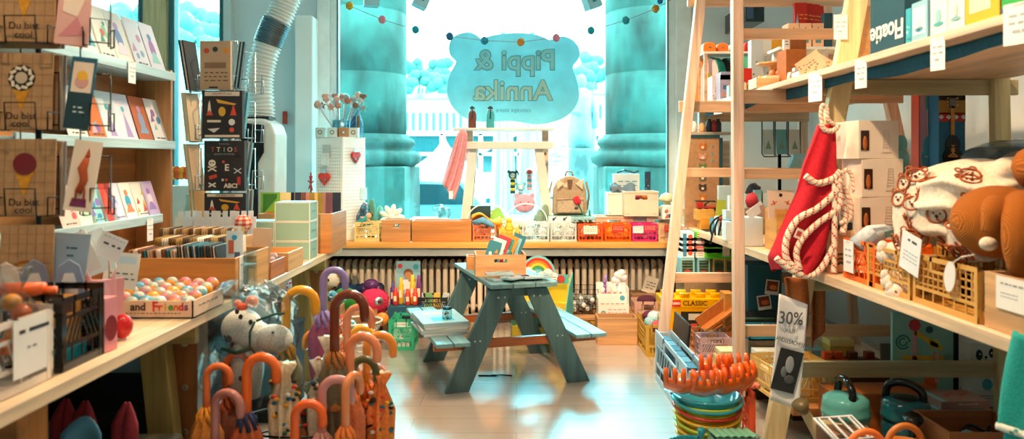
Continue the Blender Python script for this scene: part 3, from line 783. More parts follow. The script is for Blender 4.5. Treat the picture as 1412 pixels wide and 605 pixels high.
m = MB('wood:#8f6a48'); m.box((0,0,.125),(.3,.2,.25)); m.one('wooden_block_stand','dark wooden stand under the cream booklet by the radiator','stand',(wx(893,5.62)+.02,5.64,0),bev=.003)
m = MB('metal:#1c2226'); m.tube([(0,0,.004),(.09,0,.004),(.12,.01,.006),(.19,0,.004)],.004); m.ell((.09,0,.006),(.02,.008,.006)); m.one('small_cable','small dark clip lying on the floor under the picnic table','clip',(wx(660,4.35),4.32,0))
# ================================================================ the window display
S = SILL+.001
# ---- front row along the board
Y0 = 5.60
def srow(px0,px1,pyt=305,Y=Y0):
    x0,x1 = wx(px0,Y-.07),wx(px1,Y-.07); return (x0+x1)/2,(x1-x0),wz(pyt,Y-.07)-S
x,w,h = srow(489,523,306); plastic_crate('cream folding crate at the left end of the window board front row',(x,Y0,S),w,.15,h,'pl:#ecca86')
x,w,h = srow(526,566,303); wood_crate('smaller plain wooden box between the cream crate and the long wooden box',(x,Y0,S),w,.15,h,0,'wood:#c48a54',slot=True)
x,w,h = srow(568,650,304); wood_crate('long knotty wooden box in the window board front row',(x,Y0,S),w,.16,h,0,'wood:#bd7c3e',slot=False)
x,w,h = srow(652,684,309); plastic_crate('salmon orange folding crate beside the long wooden box',(x,Y0,S),w,.14,h,'pl:#ee7a4a')
x,w,h = srow(688,716,310); plastic_crate('yellow-green small crate behind the leaning brochures',(x,Y0+.02,S),w,.14,h*.8,'pl:#e7c04c')
x,w,h = srow(720,757,307); plastic_crate('clear white folding crate, left of the two white ones',(x,Y0,S),w,.15,h,'trans:#e6f6fa')
x,w,h = srow(759,795,308); plastic_crate('clear white folding crate, right of the two white ones',(x,Y0,S),w,.15,h,'trans:#e9f3f4')
x,w,h = srow(797,831,308); plastic_crate('orange crate with a white paper label in the window row',(x,Y0,S),w,.15,h,'trans:#f0763c')
x2,w2,h2 = srow(834,870,308); plastic_crate('bright orange glowing crate with a red label in the window row',(x2,Y0,S),w2,.15,h2,'trans:#ff7a1a')
x3,w3,h3 = srow(872,906,308); plastic_crate('magenta see-through crate in the window row',(x3,Y0,S),w3,.15,h3,'trans:#ef3f9c')
x4,w4,h4 = srow(908,938,309); plastic_crate('beige crate with a red label at the right end of the window row',(x4,Y0,S),w4,.15,h4,'pl:#d9b08a')
def label_card(x,z,w,h,col,lab,ink='pap:#8a7f78',Y=Y0-.086,rz=0):
    m = MB(col); m.box((0,0,0),(w,.0015,h)); scribble(m,-w*.4,w*.36,h*.28,h*.12,-.0012,ink,3)
    return m.one('paper_label',lab,'label',(x,Y,z),rz)
label_card(x,S+.085,.10,.06,'pap:#f2e9dc','white paper label on the orange window crate')
label_card(x2,S+.095,.09,.05,'pap:#d3261c','red label on the bright orange window crate','pap:#f4c9a0')
label_card(x3+.035,S+.098,.09,.05,'pap:#c92350','red label on the magenta window crate','pap:#f4c9a0')
label_card(x3-.05,S+.088,.075,.05,'pap:#eceff2','white tilted label on the magenta window crate',rz=.0)
label_card(x4,S+.095,.08,.05,'pap:#c8261c','red label on the beige window crate','pap:#f4c9a0')
# contents of the clear crates
for k,px in enumerate((730,748,768,786,806,822,842,860,880,898)):
    c = ['fab:#cfe6ee','fab:#e9eef0','fab:#d8e2e2','fab:#e2d6da','fab:#f2b08a','fab:#ef9a5a','fab:#f7a83c','fab:#f5b04a','fab:#ee86bf','fab:#e676b0'][k]
    m = MB(c); m.ell((0,0,.045),(.035,.05,.045),seg=10,rings=7,bump=.08); m.ell((.01,0,.1),(.025,.03,.02),seg=10,rings=6,bump=.08)
    m.one('rolled_textile',['pale blue','white','light grey','dusty pink','peach','apricot','amber','honey','light pink','rose'][k]+' rolled textile lying in a crate of the window row','textile',(wx(px,Y0),Y0+.0,S+.009))
# yellow scarf and blue cloth over the salmon crate
o = thing('toy_bag','orange and yellow folded cloth bag lying on the salmon crate','cloth',(wx(670,Y0),Y0,S+.135))
m = MB('fab:#f3a22c'); m.surf(12,6,lambda u,v: (-.10+.21*u,-.07+.14*v,.03+.025*sin(u*6)+.02*sin(v*5+u*3)-.02*u)); m.ob('folded_cloth',o,thick=.012)
m = MB('fab:#5c9bc4'); m.tube([(-.08,-.06,.0),(-.02,-.075,.02),(.04,-.07,-.01),(.06,-.08,-.03)],[.02,.026,.02,.01]); m.ob('blue_lining',o)
# ---- white trestle display with bottles and pink cloth
Yt = 5.87; o = thing('display_trestle','white wooden trestle with beige slotted uprights standing in the window','trestle',(wx(699,Yt),Yt,S))
W = 'pl:#ded2ca'
zb = wz(200,Yt)-S; wl = wx(763,Yt)-wx(636,Yt)
for s,pb,pt in ((-1,641,653),(1,759,742)):
    for y in (-.09,.12):
        m = MB(W); a,b = wx(pb,Yt)-o.location.x,wx(pt,Yt)-o.location.x
        m.poly([(a-.038,0),(a+.038,0),(b+.032,zb+.01),(b-.032,zb+.01)],y,y+.022); m.disc(b,zb-.01,.009,y-.003,y,'metal:#9aa4a8',10); m.ob('leg',o,.002)
    m = MB('wood:#dca98c'); xx = wx(647 if s < 0 else 752,Yt)-o.location.x
    m.bx(xx-.026,xx+.026,.04,.07,.25,zb+.11)
    for k in range(6): m.disc(xx,.30+k*.085,.012,.037,.041,'pl:#5a4a40',12)
    m.ob('slotted_upright',o,.002)
m = MB(W); m.bx(-wl/2,wl/2,-.115,-.092,zb-.03,zb+.025); m.bx(-wl/2,wl/2,.143,.165,zb-.03,zb+.025); m.ob('cross_beam',o,.002)
m = MB(W); m.bx(-wl/2-.05,wl/2+.01,-.12,.16,zb+.11,zb+.128); m.ob('top_board',o,.003)
zt = S+zb+.128
for px,c,lab,c2 in ((651,'gl:#6e3f36','brown metal drinking bottle with dark clip lid on the trestle','gl:#262c30'),(676,'gl:#3fa3ae','teal metal drinking bottle with dark strap on the trestle','gl:#20363e')):
    b = thing('drinking_bottle',lab,'bottle',(wx(px,Yt-.02),Yt-.02,zt+.001))
    m = MB(c); m.lathe([(.030,0),(.033,.004),(.033,.105),(.026,.125),(.022,.130)],seg=22); m.ob('bottle_body',b)
    m = MB('metal:#b9c4c8'); m.cyl((0,0,.139),.022,.018); m.ob('neck_ring',b)
    m = MB(c2); m.lathe([(.021,.148),(.021,.158),(.012,.164),(.006,.17)],seg=16); m.tube([(0,-.022,.16),(.004,-.036,.12),(.0,-.036,.07)],.005); m.ob('lid',b)
# pink muslin hanging from the trestle
m = MB('fab:#e3a3ae')
def cloth(u,v):
    x = .035-.10*v*v-(1-u)*(.075+.13*v*(1.15-v))
    return (x,-.135+.018*sin(u*17+v*2)*(.4+v)+.012*v,-.50*v*(1-.20*(1-u))+.05*(1-u)*v*(v-.4)+.03*sin(u*PI)*(1-v))
m.surf(30,18,cloth)
m.one('muslin_cloth','pink muslin cloth hanging from the left end of the white trestle','cloth',(wx(640,Yt),Yt-.01,zt-.045),thick=.004)
m = MB('pap:#e8f0f0'); m.box((0,0,-.03),(.03,.002,.06)); m.one('swing_tag','small white tag dangling below the pink muslin cloth','tag',(wx(622,Yt-.15),Yt-.165,wz(262,Yt)),group=None)
# knitted rattles and plush hanging on the glass
Yr = 6.0
def rattle(px,py,h,cols,lab,ears=True):
    Z = wz(py,Yr); o = thing('knitted_rattle',lab,'rattle',(wx(px,Yr),Yr,Z))
    m = MB(cols[0]); m.ell((0,0,h*.36),(.034,.026,.034)); 
    if ears: m.ell((-.03,0,h*.36+.026),(.014,.01,.014)); m.ell((.03,0,h*.36+.026),(.014,.01,.014))
    m.ell((0,-.022,h*.35),(.020,.008,.018),cols[1]); m.ell((-.012,-.027,h*.36),(.004,.003,.004),'pl:#202428'); m.ell((.012,-.027,h*.36),(.004,.003,.004),'pl:#202428'); m.ob('rattle_head',o)
    m = MB(cols[2])
    for k in range(6): m.cyl((0,0,h*.22-k*.022),.019,.0215,cols[2+k % 2])
    m.ob('striped_handle',o)
rattle(707,252,.17,['fab:#2c4148','fab:#e8e6dc','fab:#d9c43c','fab:#2c4148'],'knitted rattle with dark monkey face and yellow stripes in front of the window')
rattle(730,247,.16,['fab:#e8dcd6','fab:#c84a5a','fab:#5fa6b8','fab:#e7a3a8'],'knitted rattle with pale face and pink and blue stripes in front of the window',False)
rattle(718,266,.13,['fab:#8fc4c8','fab:#dfeef0','fab:#5fa6b8','fab:#8fc4c8'],'small light blue knitted rattle above the pink plush')
m = MB('trans:#dff2f5'); m.box((0,0,.085),(.16,.04,.17)); m.one('acrylic_riser','clear acrylic block under the pink piggy plush','stand',(wx(724,5.93),5.93,S),bev=.003)
o = thing('pink_plush','round pink piggy plush between the trestle legs','plush toy',(wx(723,5.93),5.93,S+.255))
m = MB('fur:#ec9aae'); m.ell((0,0,0),(.085,.06,.075),seg=18,rings=12,bump=.02); m.ell((-.06,0,.06),(.02,.015,.022)); m.ell((.06,0,.06),(.02,.015,.022)); m.ob('plush_body',o)
m = MB('pl:#5a2a34'); m.ell((-.03,-.058,.012),(.005,.004,.005)); m.ell((.03,-.058,.012),(.005,.004,.005)); m.tube([(-.015,-.061,-.008),(0,-.063,-.014),(.015,-.061,-.008)],.002); m.ob('face',o)
# black box, green packet, pale box
carton('dark teal box with a printed face beside the trestle leg',(wx(663,5.80),5.80,S),.15,.09,.245,'pap:#1e3f46',art=A_blobs(['pap:#4a7a80','pap:#8fb8b4','pap:#2f5e66'],5,9))
m = MB('pap:#8cc152'); m.box((0,0,.065),(.16,.003,.13)); m.disc(0,.115,.008,-.003,-.0018,'pap:#f4f8f4'); scribble(m,-.05,.06,.06,.014,-.0022,'pap:#e9f4dc',2)
m.one('green_packet','lime green flat packet tilted behind the wire handles','packet',(wx(686,5.78),5.78,S+.085),rot=(-.1,-.45,.1))
carton('plain pale blue box behind the green packet',(wx(704,5.97),5.97,S),.14,.08,.16,'pap:#b9d9e2')
carton('white patterned box with little plant motifs in the middle of the window board',(wx(718,5.70),5.72,S),.17,.09,.15,'pap:#eef0ea',art=A_blobs(['pap:#3f7a5c','pap:#3c566e','pap:#7aa05a'],9,3))
m = MB('pap:#c9dde0'); m.box((0,0,.04),(.1,.1,.08)); m.one('small_block','small pale riser block under the green packet','stand',(wx(686,5.80)+.03,5.83,S))
# wire-handled baskets
for px,lab in ((672,'white wire basket with round handle in the window, left one'),(726,'white wire basket with round handle in the window, right one'),(733,None)):
    if not lab: continue
    o = thing('handled_basket',lab,'basket',(wx(px,5.66),5.70,S))
    m = MB('pl:#f3f6f6'); m.tube([(.155*cos(PI*k/20),0,.13+.135*sin(PI*k/20)) for k in range(21)],.0045); m.ob('handle',o)
    m = MB('pl:#f3f6f6'); m.tube([(.155*cos(2*PI*k/28),.06*sin(2*PI*k/28),.13) for k in range(28)],.004,closed=True)
    m.tube([(.12*cos(2*PI*k/28),.05*sin(2*PI*k/28),.004) for k in range(28)],.004,closed=True)
    for k in range(18): a = k*PI/9; m.tube([(.12*cos(a),.05*sin(a),.004),(.155*cos(a),.06*sin(a),.13)],.002,seg=4)
    m.ob('wire_body',o)
# arched white toy loop
for px,h,lab in ((702,.17,'yellow toy tucked between the two wire baskets'),(690,.14,'orange toy tucked beside the left wire basket')):
    m = MB('pl:#f4b82c' if px == 702 else 'pl:#ef8a2c'); m.ell((0,0,h*.5),(.03,.025,h*.35)); m.ell((0,0,h*.85),(.022,.02,.022)); m.cyl((0,0,.01),.03,.02)
    m.one('bath_toy',lab,'toy',(wx(px,5.68),5.62 if px == 702 else 5.74,S))
# felt cactus plush
def cactus(px,Y,h,col,lab,arms=((-.05,.35,.5),(.05,.25,.45)),rr=.035):
    o = thing('cactus_plush',lab,'plush toy',(wx(px,Y),Y,S))
    m = MB(col); m.lathe([(rr*.8,0),(rr,h*.2),(rr,h*.75),(rr*.7,h*.93),(rr*.2,h)],seg=24,wave=(.08,8)); m.ob('stem',o)
    for (ax,z0,z1) in arms:
        m = MB(col); s = 1 if ax > 0 else -1
        m.tube([(s*rr*.8,0,h*z0),(ax+s*rr*.4,-.01,h*(z0+.03)),(ax+s*rr*.7,-.01,h*z1),(ax+s*rr*.6,-.01,h*(z1+.16))],[rr*.5,rr*.55,rr*.5,rr*.25],seg=12); m.ob('arm',o)
cactus(752,5.80,.27,'cord:#8aa893','grey-green ribbed cactus plush by the right trestle leg')
cactus(744,5.72,.22,'cord:#8fae9c','shorter grey-green cactus plush at the foot of the trestle',arms=((-.04,.3,.5),),rr=.028)
cactus(512,5.80,.30,'cord:#5f9a8a','dark green cactus plush beside the white pegboard stand',arms=((.05,.3,.5),),rr=.034)
cactus(524,5.86,.24,'cord:#74ab98','smaller green cactus plush right of the dark green one',arms=((.045,.2,.4),),rr=.03)
# white succulent/flower plush
o = thing('flower_plush','white petalled flower plush near the left end of the window board','plush toy',(wx(540,5.75),5.76,S+.1))
m = MB('fab:#e4ecec')
for k in range(9):
    a = k*2*PI/9; m.ell((.055*cos(a),0,.06+.055*sin(a)),(.045,.02,.022),R=RY(-a),seg=12,rings=8)
m.ell((0,-.015,.06),(.028,.02,.028)); m.ob('petals',o)
m = MB('fab:#cfdcdc'); m.lathe([(.05,-.1),(.055,-.03),(.03,0)],seg=16); m.ob('plush_pot',o)
# black hair band and small tubs, leaning white cards
m = MB('gl:#24474f'); m.tube([(.055*cos(PI*k/14),0,.06*sin(PI*k/14)) for k in range(15)],.005)
m.one('headband','dark teal headband standing on the window board','headband',(wx(558,5.7),5.74,S+.08))
carton('low white box under the dark headband',(wx(558,5.7),5.76,S),.15,.12,.078,'pap:#dfe9ea')
carton('pale blue box at the back of the window board between column and trestle',(wx(593,5.85),5.88,S),.28,.16,.15,'pap:#cfc2b4')
m = MB('film:#f2fafa'); [m.ell((runi(-.06,.06),0,runi(0,.03)),(.05,.05,.04),bump=.3,seg=10,rings=6) for k in range(4)]
m.one('plastic_bag','crumpled clear plastic bag on the back box of the window board','bag',(wx(612,5.8),5.85,S+.18))
# doll laid across the cream crate
o = thing('fabric_doll','small fabric doll in a teal dress leaning on the cream crate','doll',(wx(500,5.58),5.60,S+.150),rot=(0,.9,0))
m = MB('fab:#2f8f8c'); m.lathe([(.02,-.06),(.026,-.05),(.014,.03)],seg=12); m.ob('dress',o)
m = MB('fab:#e9b594'); m.ell((0,0,.055),(.022,.02,.024)); m.tube([(0,0,.02),(.03,-.01,.04)],.006); m.tube([(0,0,.02),(-.03,-.01,.0)],.006); m.ob('head',o)
m = MB('fab:#5a3420'); m.ell((0,.006,.063),(.024,.02,.022)); m.ob('hair',o)
m = MB('fab:#f2f2f2'); m.ell((0,0,-.075),(.016,.012,.02)); m.ob('shoes',o)

# ---- backpack with fox face on a dinosaur case
Yb = 5.80; xb = wx(786,Yb)
o = thing('lunch_case','white soft case printed with blue and green dinosaurs under the backpack','bag',(xb,Yb,S))
m = MB('gl:#dfeef0'); m.box((0,0,.09),(.34,.2,.165))
rr = random.Random(11)
for k in range(16):
    x,z = -.15+.3*((k*7) % 16)/15,.03+.04*(k % 4); c = ['pap:#2f6fb0','pap:#3f9a5a','pap:#e0a03a','pap:#2a4f86'][k % 4]; y = -.1012
    m.disc(x,z,.010,y-.0012,y,c,10); m.poly([(x-.004,z),(x+.016,z+.004),(x+.022,z+.018),(x+.012,z+.014)],y-.0012,y,c); m.box((x-.006,y-.0006,z-.010),(.003,.001,.012),c); m.box((x+.004,y-.0006,z-.010),(.003,.001,.012),c)
m.ob('case_body',o,.02)
m = MB('pl:#7fa7a0'); m.bx(-.17,.17,-.101,.101,.172,.176); m.ob('zip',o)
bp = thing('fox_backpack','taupe child backpack with felt fox ears and front pocket in the window','backpack',(xb-.005,Yb,S+.178))
m = MB('fab:#a39078'); pts = []
for k in range(13):
    a = PI*k/12; pts.append((.125*cos(a),.165+.13*sin(a)))
pts = [(.135,.02),(.13,.0)][::-1]+pts+[(-.13,.0),(-.135,.02)][:1]
m.poly(pts,-.06,.07); bb_ = m.ob('bag_body',bp,.018)
m = MB('fab:#b29e86'); m.box((.0,-.082,.07),(.20,.03,.11)); fp_ = m.ob('front_pocket',bp,.012)
m = MB('fab:#8b7860'); m.tube([(-.1,-.0985,.115),(0,-.0995,.122),(.1,-.0985,.115)],.003); m.box((-.06,-.102,.105),(.008,.004,.02),'metal:#c9c9c4'); m.ell((.045,-.1,.055),(.014,.004,.010),'pl:#30343a'); m.ob('zip',fp_)
for s in (-1,1):
    m = MB('fab:#cdbba3'); m.poly([(s*.105,.275),(s*.04,.235),(s*.095,.19)],-.075,-.058); m.ob('ear',bb_,.004)
m = MB('fab:#6a4f44'); m.poly([(-.02,.265),(.02,.265),(.012,.20),(-.012,.20)],-.068,-.058); m.poly([(-.07,.22),(-.02,.245),(-.02,.205)],-.067,-.0595,'fab:#cdbba3'); m.ob('forehead_patch',bp)
m = MB('fab:#8b7860'); m.tube([(-.03,.03,.29),(-.02,.03,.325),(.02,.03,.325),(.03,.03,.29)],.008); m.ob('handle',bp)
m = MB('fab:#8b7860'); m.tube([(.13,.04,.25),(.155,.05,.15),(.14,.05,.03)],.011,flat=.5); m.tube([(-.13,.04,.25),(-.155,.05,.15),(-.14,.05,.03)],.011,flat=.5); m.ob('strap',bp)
# felt tulip
o = thing('felt_tulip','red felt tulip with dark green leaves leaning beside the backpack','flower',(wx(818,5.68),5.70,S+.02),rot=(0,-.42,0))
m = MB('fab:#2f6a4c'); m.cyl((0,0,.14),.005,.28); m.ob('stem',o)
for s in (-1,1):
    m = MB('leaf:#2f7050'); m.ell((s*.03,0,.12),(.012,.005,.085),R=RY(s*.35)); m.ob('leaf',o)
m = MB('fab:#c8283c')
for k in range(5): a = k*2*PI/5; m.ell((.014*cos(a),.014*sin(a),.295),(.014,.014,.032),seg=10,rings=7)
m.ob('blossom',o)
m = MB('gl:#cfd8d4'); m.ell((0,0,.045),(.09,.06,.05)); m.ell((-.02,-.02,.09),(.06,.05,.04)); m.ell((.07,-.03,.07),(.018,.012,.018),'pl:#8a6a5c'); m.one('white_helmet_toy','rounded pale grey plush mouse beside the felt tulip','plush toy',(wx(824,5.72),5.80,S))
m = MB('gl:#8fc2c8'); m.box((0,0,.012),(.17,.1,.024)); m.one('blue_lid_box','flat pale teal box lying on the orange labelled crate','box',(wx(808,Y0)-.02,Y0+.02,S+.152),bev=.004)
# ---- stacked beige crates on the right
C = 'pl:#e3cfba'
def solid_crate(lab,px0,px1,z,h,Y,d,slot,col=C):
    x0,x1 = wx(px0,Y-d/2),wx(px1,Y-d/2); w = x1-x0
    o = thing('storage_crate',lab,'crate',((x0+x1)/2,Y,z))
    for nm,y in (('front_panel',-d/2+.004),('back_panel',d/2-.004)):
        m = MB(col); panel_slot(m,w,h,.008,y,(0,h*.75,w*.36,h*.18) if slot else None)
        if nm[0] == 'f':
            for q in (-.4,.4): m.box((w*q,y-.004,h*.1),(w*.1,.003,h*.05),'pl:#c9b298')
            m.box((0,y-.005,h-.006),(w+.006,.006,.012)); 
        m.ob(nm,o,.003)
    for s in (-1,1):
        m = MB(col); m.box((s*(w/2-.004),0,h/2),(.008,d-.018,h)); m.ob('side_panel',o,.002)
    m = MB(col); m.box((0,0,.005),(w-.02,d-.02,.008)); m.ob('base_panel',o)
    return o
solid_crate('low beige crate behind the orange window crates',821,873,S,.17,5.80,.20,True,'pl:#d6b29a')
solid_crate('low beige crate at the right of the window board',892,926,S,.17,5.80,.20,True,'pl:#dccabc')
solid_crate('large upper beige storage crate with an oval hand slot',861,908,S+.175,.185,5.76,.24,True)
solid_crate('pale crate with a grey cloth behind the large beige crate',838,872,S+.175,.17,5.86,.20,False,'pl:#e9e2d8')
m = MB('trans:#eef8f8'); m.box((0,0,.085),(.14,.12,.17)); m.one('clear_box','clear box between the two low beige crates','box',(wx(882,5.8)+.0,5.79,S),bev=.003)
m = MB('fab:#66727a'); m.surf(14,8,lambda u,v: (-.08+.18*u,-.09+.18*v,.03+.02*sin(u*9)+.02*sin(v*7+u*4)-.05*max(0,.3-v)*3))
m.one('grey_cloth','crumpled dark grey cloth over the pale crate in the window','cloth',(wx(858,5.8),5.86,S+.345),thick=.012)
for k,(c,dx) in enumerate([('fab:#c23b4a',-.05),('fab:#e0702f',.02),('fab:#2f3a48',.06)]):
    m = MB(c); m.ell((0,0,0),(.045,.06,.03),bump=.1,seg=10,rings=7); m.one('folded_sock',['red','orange','navy'][k]+' folded textile inside the large beige crate','textile',(wx(886,5.76)+dx,5.76,S+.32))
m = MB('pap:#dfe8ea'); m.box((0,0,.09),(.20,.10,.18)); scribble(m,-.07,.07,.12,.018,-.0508,'pap:#5fa8b4',2); m.one('white_carton','white printed carton high behind the beige crates','box',(wx(863,6.0),6.0,S+.20+.105),bev=.002)
carton('plain pale carton under the white printed carton in the window',(wx(868,6.0),6.0,S),.34,.10,.30,'pap:#cfdde0')
m = MB('gl:#33545e'); m.tube([(-.08,0,0),(-.02,0,.02),(.06,0,.0),(.09,0,.015)],.009); m.one('rolled_band','dark rolled band lying on the white printed carton','band',(wx(864,6.0),5.98,S+.493))
m = MB('pap:#233a54'); m.box((0,0,.10),(.045,.01,.20)); A_blobs(['pap:#c24a4a','pap:#4f8fb0','pap:#d9b04a'],5,8)(m,.045,.01,.2); m.one('narrow_box','narrow navy box standing upright beside the white printed carton','box',(wx(893,6.0)+.0,6.0,S+.302))
o = thing('mushroom_lamp','small cream mushroom lamp at the right of the window','lamp',(wx(919,5.84),5.82,S+.172))
m = MB('pl:#f0dcae'); m.lathe([(.06,0),(.07,.03),(.07,.06),(.03,.075),(.025,.10)],seg=22); m.ob('lamp_base',o)
m = MB('pl:#f6e5bc'); m.lathe([(.02,.10),(.055,.105),(.062,.125),(.045,.155),(.01,.17)],seg=22); m.ob('lamp_shade',o)
carton('white box with blue and orange motifs at the right end behind the window crates',(wx(920,5.70),5.66,S+.155),.1,.07,.10,'pap:#edf2f4',art=A_blobs(['pap:#2f5fa0','pap:#e0703a','pap:#3f9a8a'],6,21),rot=None)

# ---- pegboard stand with hearts, wands in a tin
Yp = 5.72; xp = wx(470,Yp); rzp = dgr(-28)
o = thing('pegboard_stand','white four-sided pegboard stand on the window board','stand',(xp,Yp,S),rzp)
H = wz(190,Yp)-S
for k in range(4):
    m = MB('pl:#f2f4f3'); m.T = MRo(k*PI/2,4,'Z'); m.bx(-.125,.125,-.13,-.124,0,H)
    if k in (0,1,3):
        for i in range(11):
            for j in range(26):
                m.box((-.10+.02*i,-.1303,.08+j*(H-.16)/25),(.0065,.001,.0065),'pl:#8fa6ac')
    m.ob('pegboard_panel',o)
m = MB('pl:#f2f4f3'); m.box((0,0,H),(.26,.26,.006)); m.ob('top_panel',o)
Mz = MTr((xp,Yp,S)) @ MRo(rzp,4,'Z')
def peg(face,x,z,d=.012):
    q = (x,-.131-d,z) if face == 0 else (.131+d,x,z)
    p = Mz @ Vector(q); return (p.x,p.y,p.z),(rzp if face == 0 else rzp+PI/2)
def heart(lab,face,x,z,s,col):
    loc,r = peg(face,x,z); o = thing('heart_toy',lab,'toy',loc,r)
    pts = []
    for k in range(28):
        t = 2*PI*k/28; pts.append((s*16*sin(t)**3/16,s*(13*cos(t)-5*cos(2*t)-2*cos(3*t)-cos(4*t))/16))
    m = MB(col); m.poly(pts,-.010,.010); hb_ = m.ob('heart_body',o,.004)
    m = MB('pl:#3b2a2a'); m.disc(-.4*s,-.02,.2*s,-.013,-.010); m.disc(.42*s,-.01,.2*s,-.013,-.010); m.disc(-.4*s,-.02,.08*s,-.015,-.013,'metal:#d8d8d8'); m.disc(.42*s,-.01,.08*s,-.015,-.013,'metal:#d8d8d8'); m.ob('face_print',hb_)
    m = MB('metal:#c9cfd2'); m.box((0,-.006,s*.95),(.05,.004,.022)); m.ob('header_clip',o)
heart('red-orange heart toy on the left face of the pegboard stand',0,-.035,H-.30,.052,'gl:#e5341f')
heart('red heart toy on the right face of the pegboard stand',1,.0,H-.14,.046,'gl:#c22c3a')
for i,(f,x,z,c,lab) in enumerate([(0,-.02,H-.10,'trans:#e6ecec','blank clear packet at the top left of the pegboard'),(0,-.03,H-.16,'pap:#eef2f2','small white backing card above the red-orange heart'),(1,.10,H-.42,'trans:#e4eef0','clear packet low on the right pegboard face')]):
    loc,r = peg(f,x,z,.004 if i != 1 else .010); m = MB(c); m.box((0,0,0),(.075,.004,.09)); scribble(m,-.03,.02,.03,.006,-.0026,'pap:#c0c8ca',2); m.one('small_packet',lab,'packet',loc,r)
for i,x in enumerate((-.09,-.055,-.02)):
    loc,r = peg(0,x,.30,.010); m = MB('metal:#b22f28')
    m.tube([(-.010,0,-.05),(0,0,.02),(.010,0,-.05)],.003); m.one('red_hair_clip','red hairpin on the lower left pegboard face','hair clip',loc,r,group='red hairpins on the pegboard')
loc,r = peg(0,-.135,H-.34,.0)
m = MB('pl:#c0271f'); [m.tube([(0,0,0),(.03*cos(a),0,.06*sin(a))],.005) for a in (.3,1.2,2.0,2.8,3.9,5.2)]; m.tube([(0,0,-.1),(0,0,.08)],.006)
o = m.one('red_puppet','red dangling puppet at the left edge of the pegboard','toy',(loc[0]-.03,loc[1],loc[2]),r)
# bag of hair clips hanging right
loc,r = peg(1,.06,.17,.03); o = thing('clip_bunch','bunch of clear-bagged hair clips with blue and pink dots on the right pegboard face','packet',loc,r)
m = MB('film:#dfeef6'); [m.ell((.035*cos(k*1.3),-.01*(k % 2),.04*sin(k*1.7)),(.045,.02,.06),bump=.2,seg=10,rings=7) for k in range(5)]; m.ob('clear_bags',o)
for k in range(9):
    m = MB(['pl:#4a7fd0','pl:#d04a6a','pl:#7fb6e6'][k % 3]); m.ell((runi(-.06,.06),-.02,runi(-.04,.09)),(.007,.006,.009)); m.ob('hair_clip',o)
# tin of wands on the stand
zt2 = S+H+.004
for k,(px,c) in enumerate([(444,'pl:#cdd8d4'),(460,'pl:#d9e2de'),(475,'pl:#c08a5c'),(488,'pl:#d9e2de')]):
    m = MB(c); m.box((0,0,.035),(.07,.055,.07)); m.disc(0,.035,.017,-.030,-.0275,'pap:#6f8a86'); m.disc(0,.035,.009,-.032,-.030,'pap:#e7ddc8')
    p = (wx(px,Yp-.03),Yp-.06+.012*k)
    m.one('music_box',['leftmost small pale music box on the pegboard stand','second small pale music box on the pegboard stand','small brown music box on the pegboard stand','rightmost small pale music box on the pegboard stand'][k],'music box',(p[0],p[1],zt2),0,bev=.003)
tin = thing('wand_tin','blue-grey tin full of wands on top of the pegboard stand','tin',(xp-.01,Yp+.045,zt2))
m = MB('metal:#7fb4c4'); m.lathe([(.06,0),(.065,.003),(.065,.13),(.062,.131)],seg=22); m.ob('tin_body',tin)
rr = random.Random(4)
WC = ['pl:#e7a38e','pl:#e9b9a8','pl:#efc9ba','pl:#8b6a58','pl:#d7dfe0','pl:#c47f6a','pl:#a8b4b4','pl:#e4ab98']
for k in range(26):
    a = 2*PI*k/26; L = rr.uniform(.20,.30); dx,dz = rr.uniform(-.20,.20),0
    dx = -.19+.38*((k*7) % 26)/25; dy = rr.uniform(-.07,.05)
    w_ = thing('fairy_wand','small wand with a pastel heart or star head in the tin','wand',(tin.location.x+dx*.12,tin.location.y+dy*.3,zt2+.02),group='wands in the blue-grey tin')
    m = MB('pl:#dfe4e2' if k % 3 else 'pl:#d99a8a'); m.tube([(0,0,0),(dx*.8,dy*.6,L)],.0022,seg=5); m.ob('stick',w_)
    c = WC[k % 8]; m = MB(c)
    if k % 3 == 0: m.ell((dx*.8,dy*.6,L),(.026,.012,.026),seg=10,rings=6)
    elif k % 3 == 1:
        m.T = MTr((dx*.8,dy*.6,L)); m.poly([(.034*cos(PI/2+i*PI/5)*(1 if i % 2 == 0 else .45),.034*sin(PI/2+i*PI/5)*(1 if i % 2 == 0 else .45)) for i in range(10)],-.003,.003)
    else:
        m.ell((dx*.8-.009,dy*.6,L+.006),(.019,.007,.018),seg=8,rings=5); m.ell((dx*.8+.009,dy*.6,L+.006),(.019,.007,.018),seg=8,rings=5); m.ell((dx*.8,dy*.6,L-.006),(.012,.006,.016),seg=8,rings=5)
    m.ob('wand_head',w_)
o = thing('crumpled_bag','clear bag with a blue and orange print beside the wand tin','bag',(xp+.16,Yp+.0,zt2)) 
m = MB('film:#cfe6f0'); m.lathe([(.045,0),(.055,.03),(.05,.12),(.03,.19),(.04,.22)],seg=16,wave=(.12,5)); m.ob('clear_bag',o)
m = MB('pap:#2f7fb4'); m.box((-.015,-.0,.09),(.035,.006,.15)); m.box((.02,-.0,.09),(.02,.006,.15),'pap:#d8803a'); m.ob('printed_insert',o)
o.location = (xp+.098,Yp+.06,zt2)

# ---- bear-shaped shop sign on the glass
Ys = 6.11
m = MB('frost:#8fd3d8')
PXO = [(665,55),(672,50),(690,47),(710,45),(730,46),(748,50),(758,56),(768,51),(780,50),(792,56),(800,68),(799,80),(792,88),(789,93),(795,108),(799,125),(798,140),(790,153),(778,163),(760,169),(742,172),(722,169),(700,166),(680,168),(660,168),(640,163),(625,150),(617,134),(616,118),(620,102),(628,88),(629,84),(621,78),(618,66),(622,53),(633,46),(648,44),(657,48)]
cx_,cz_ = wx(708,Ys),wz(108,Ys)
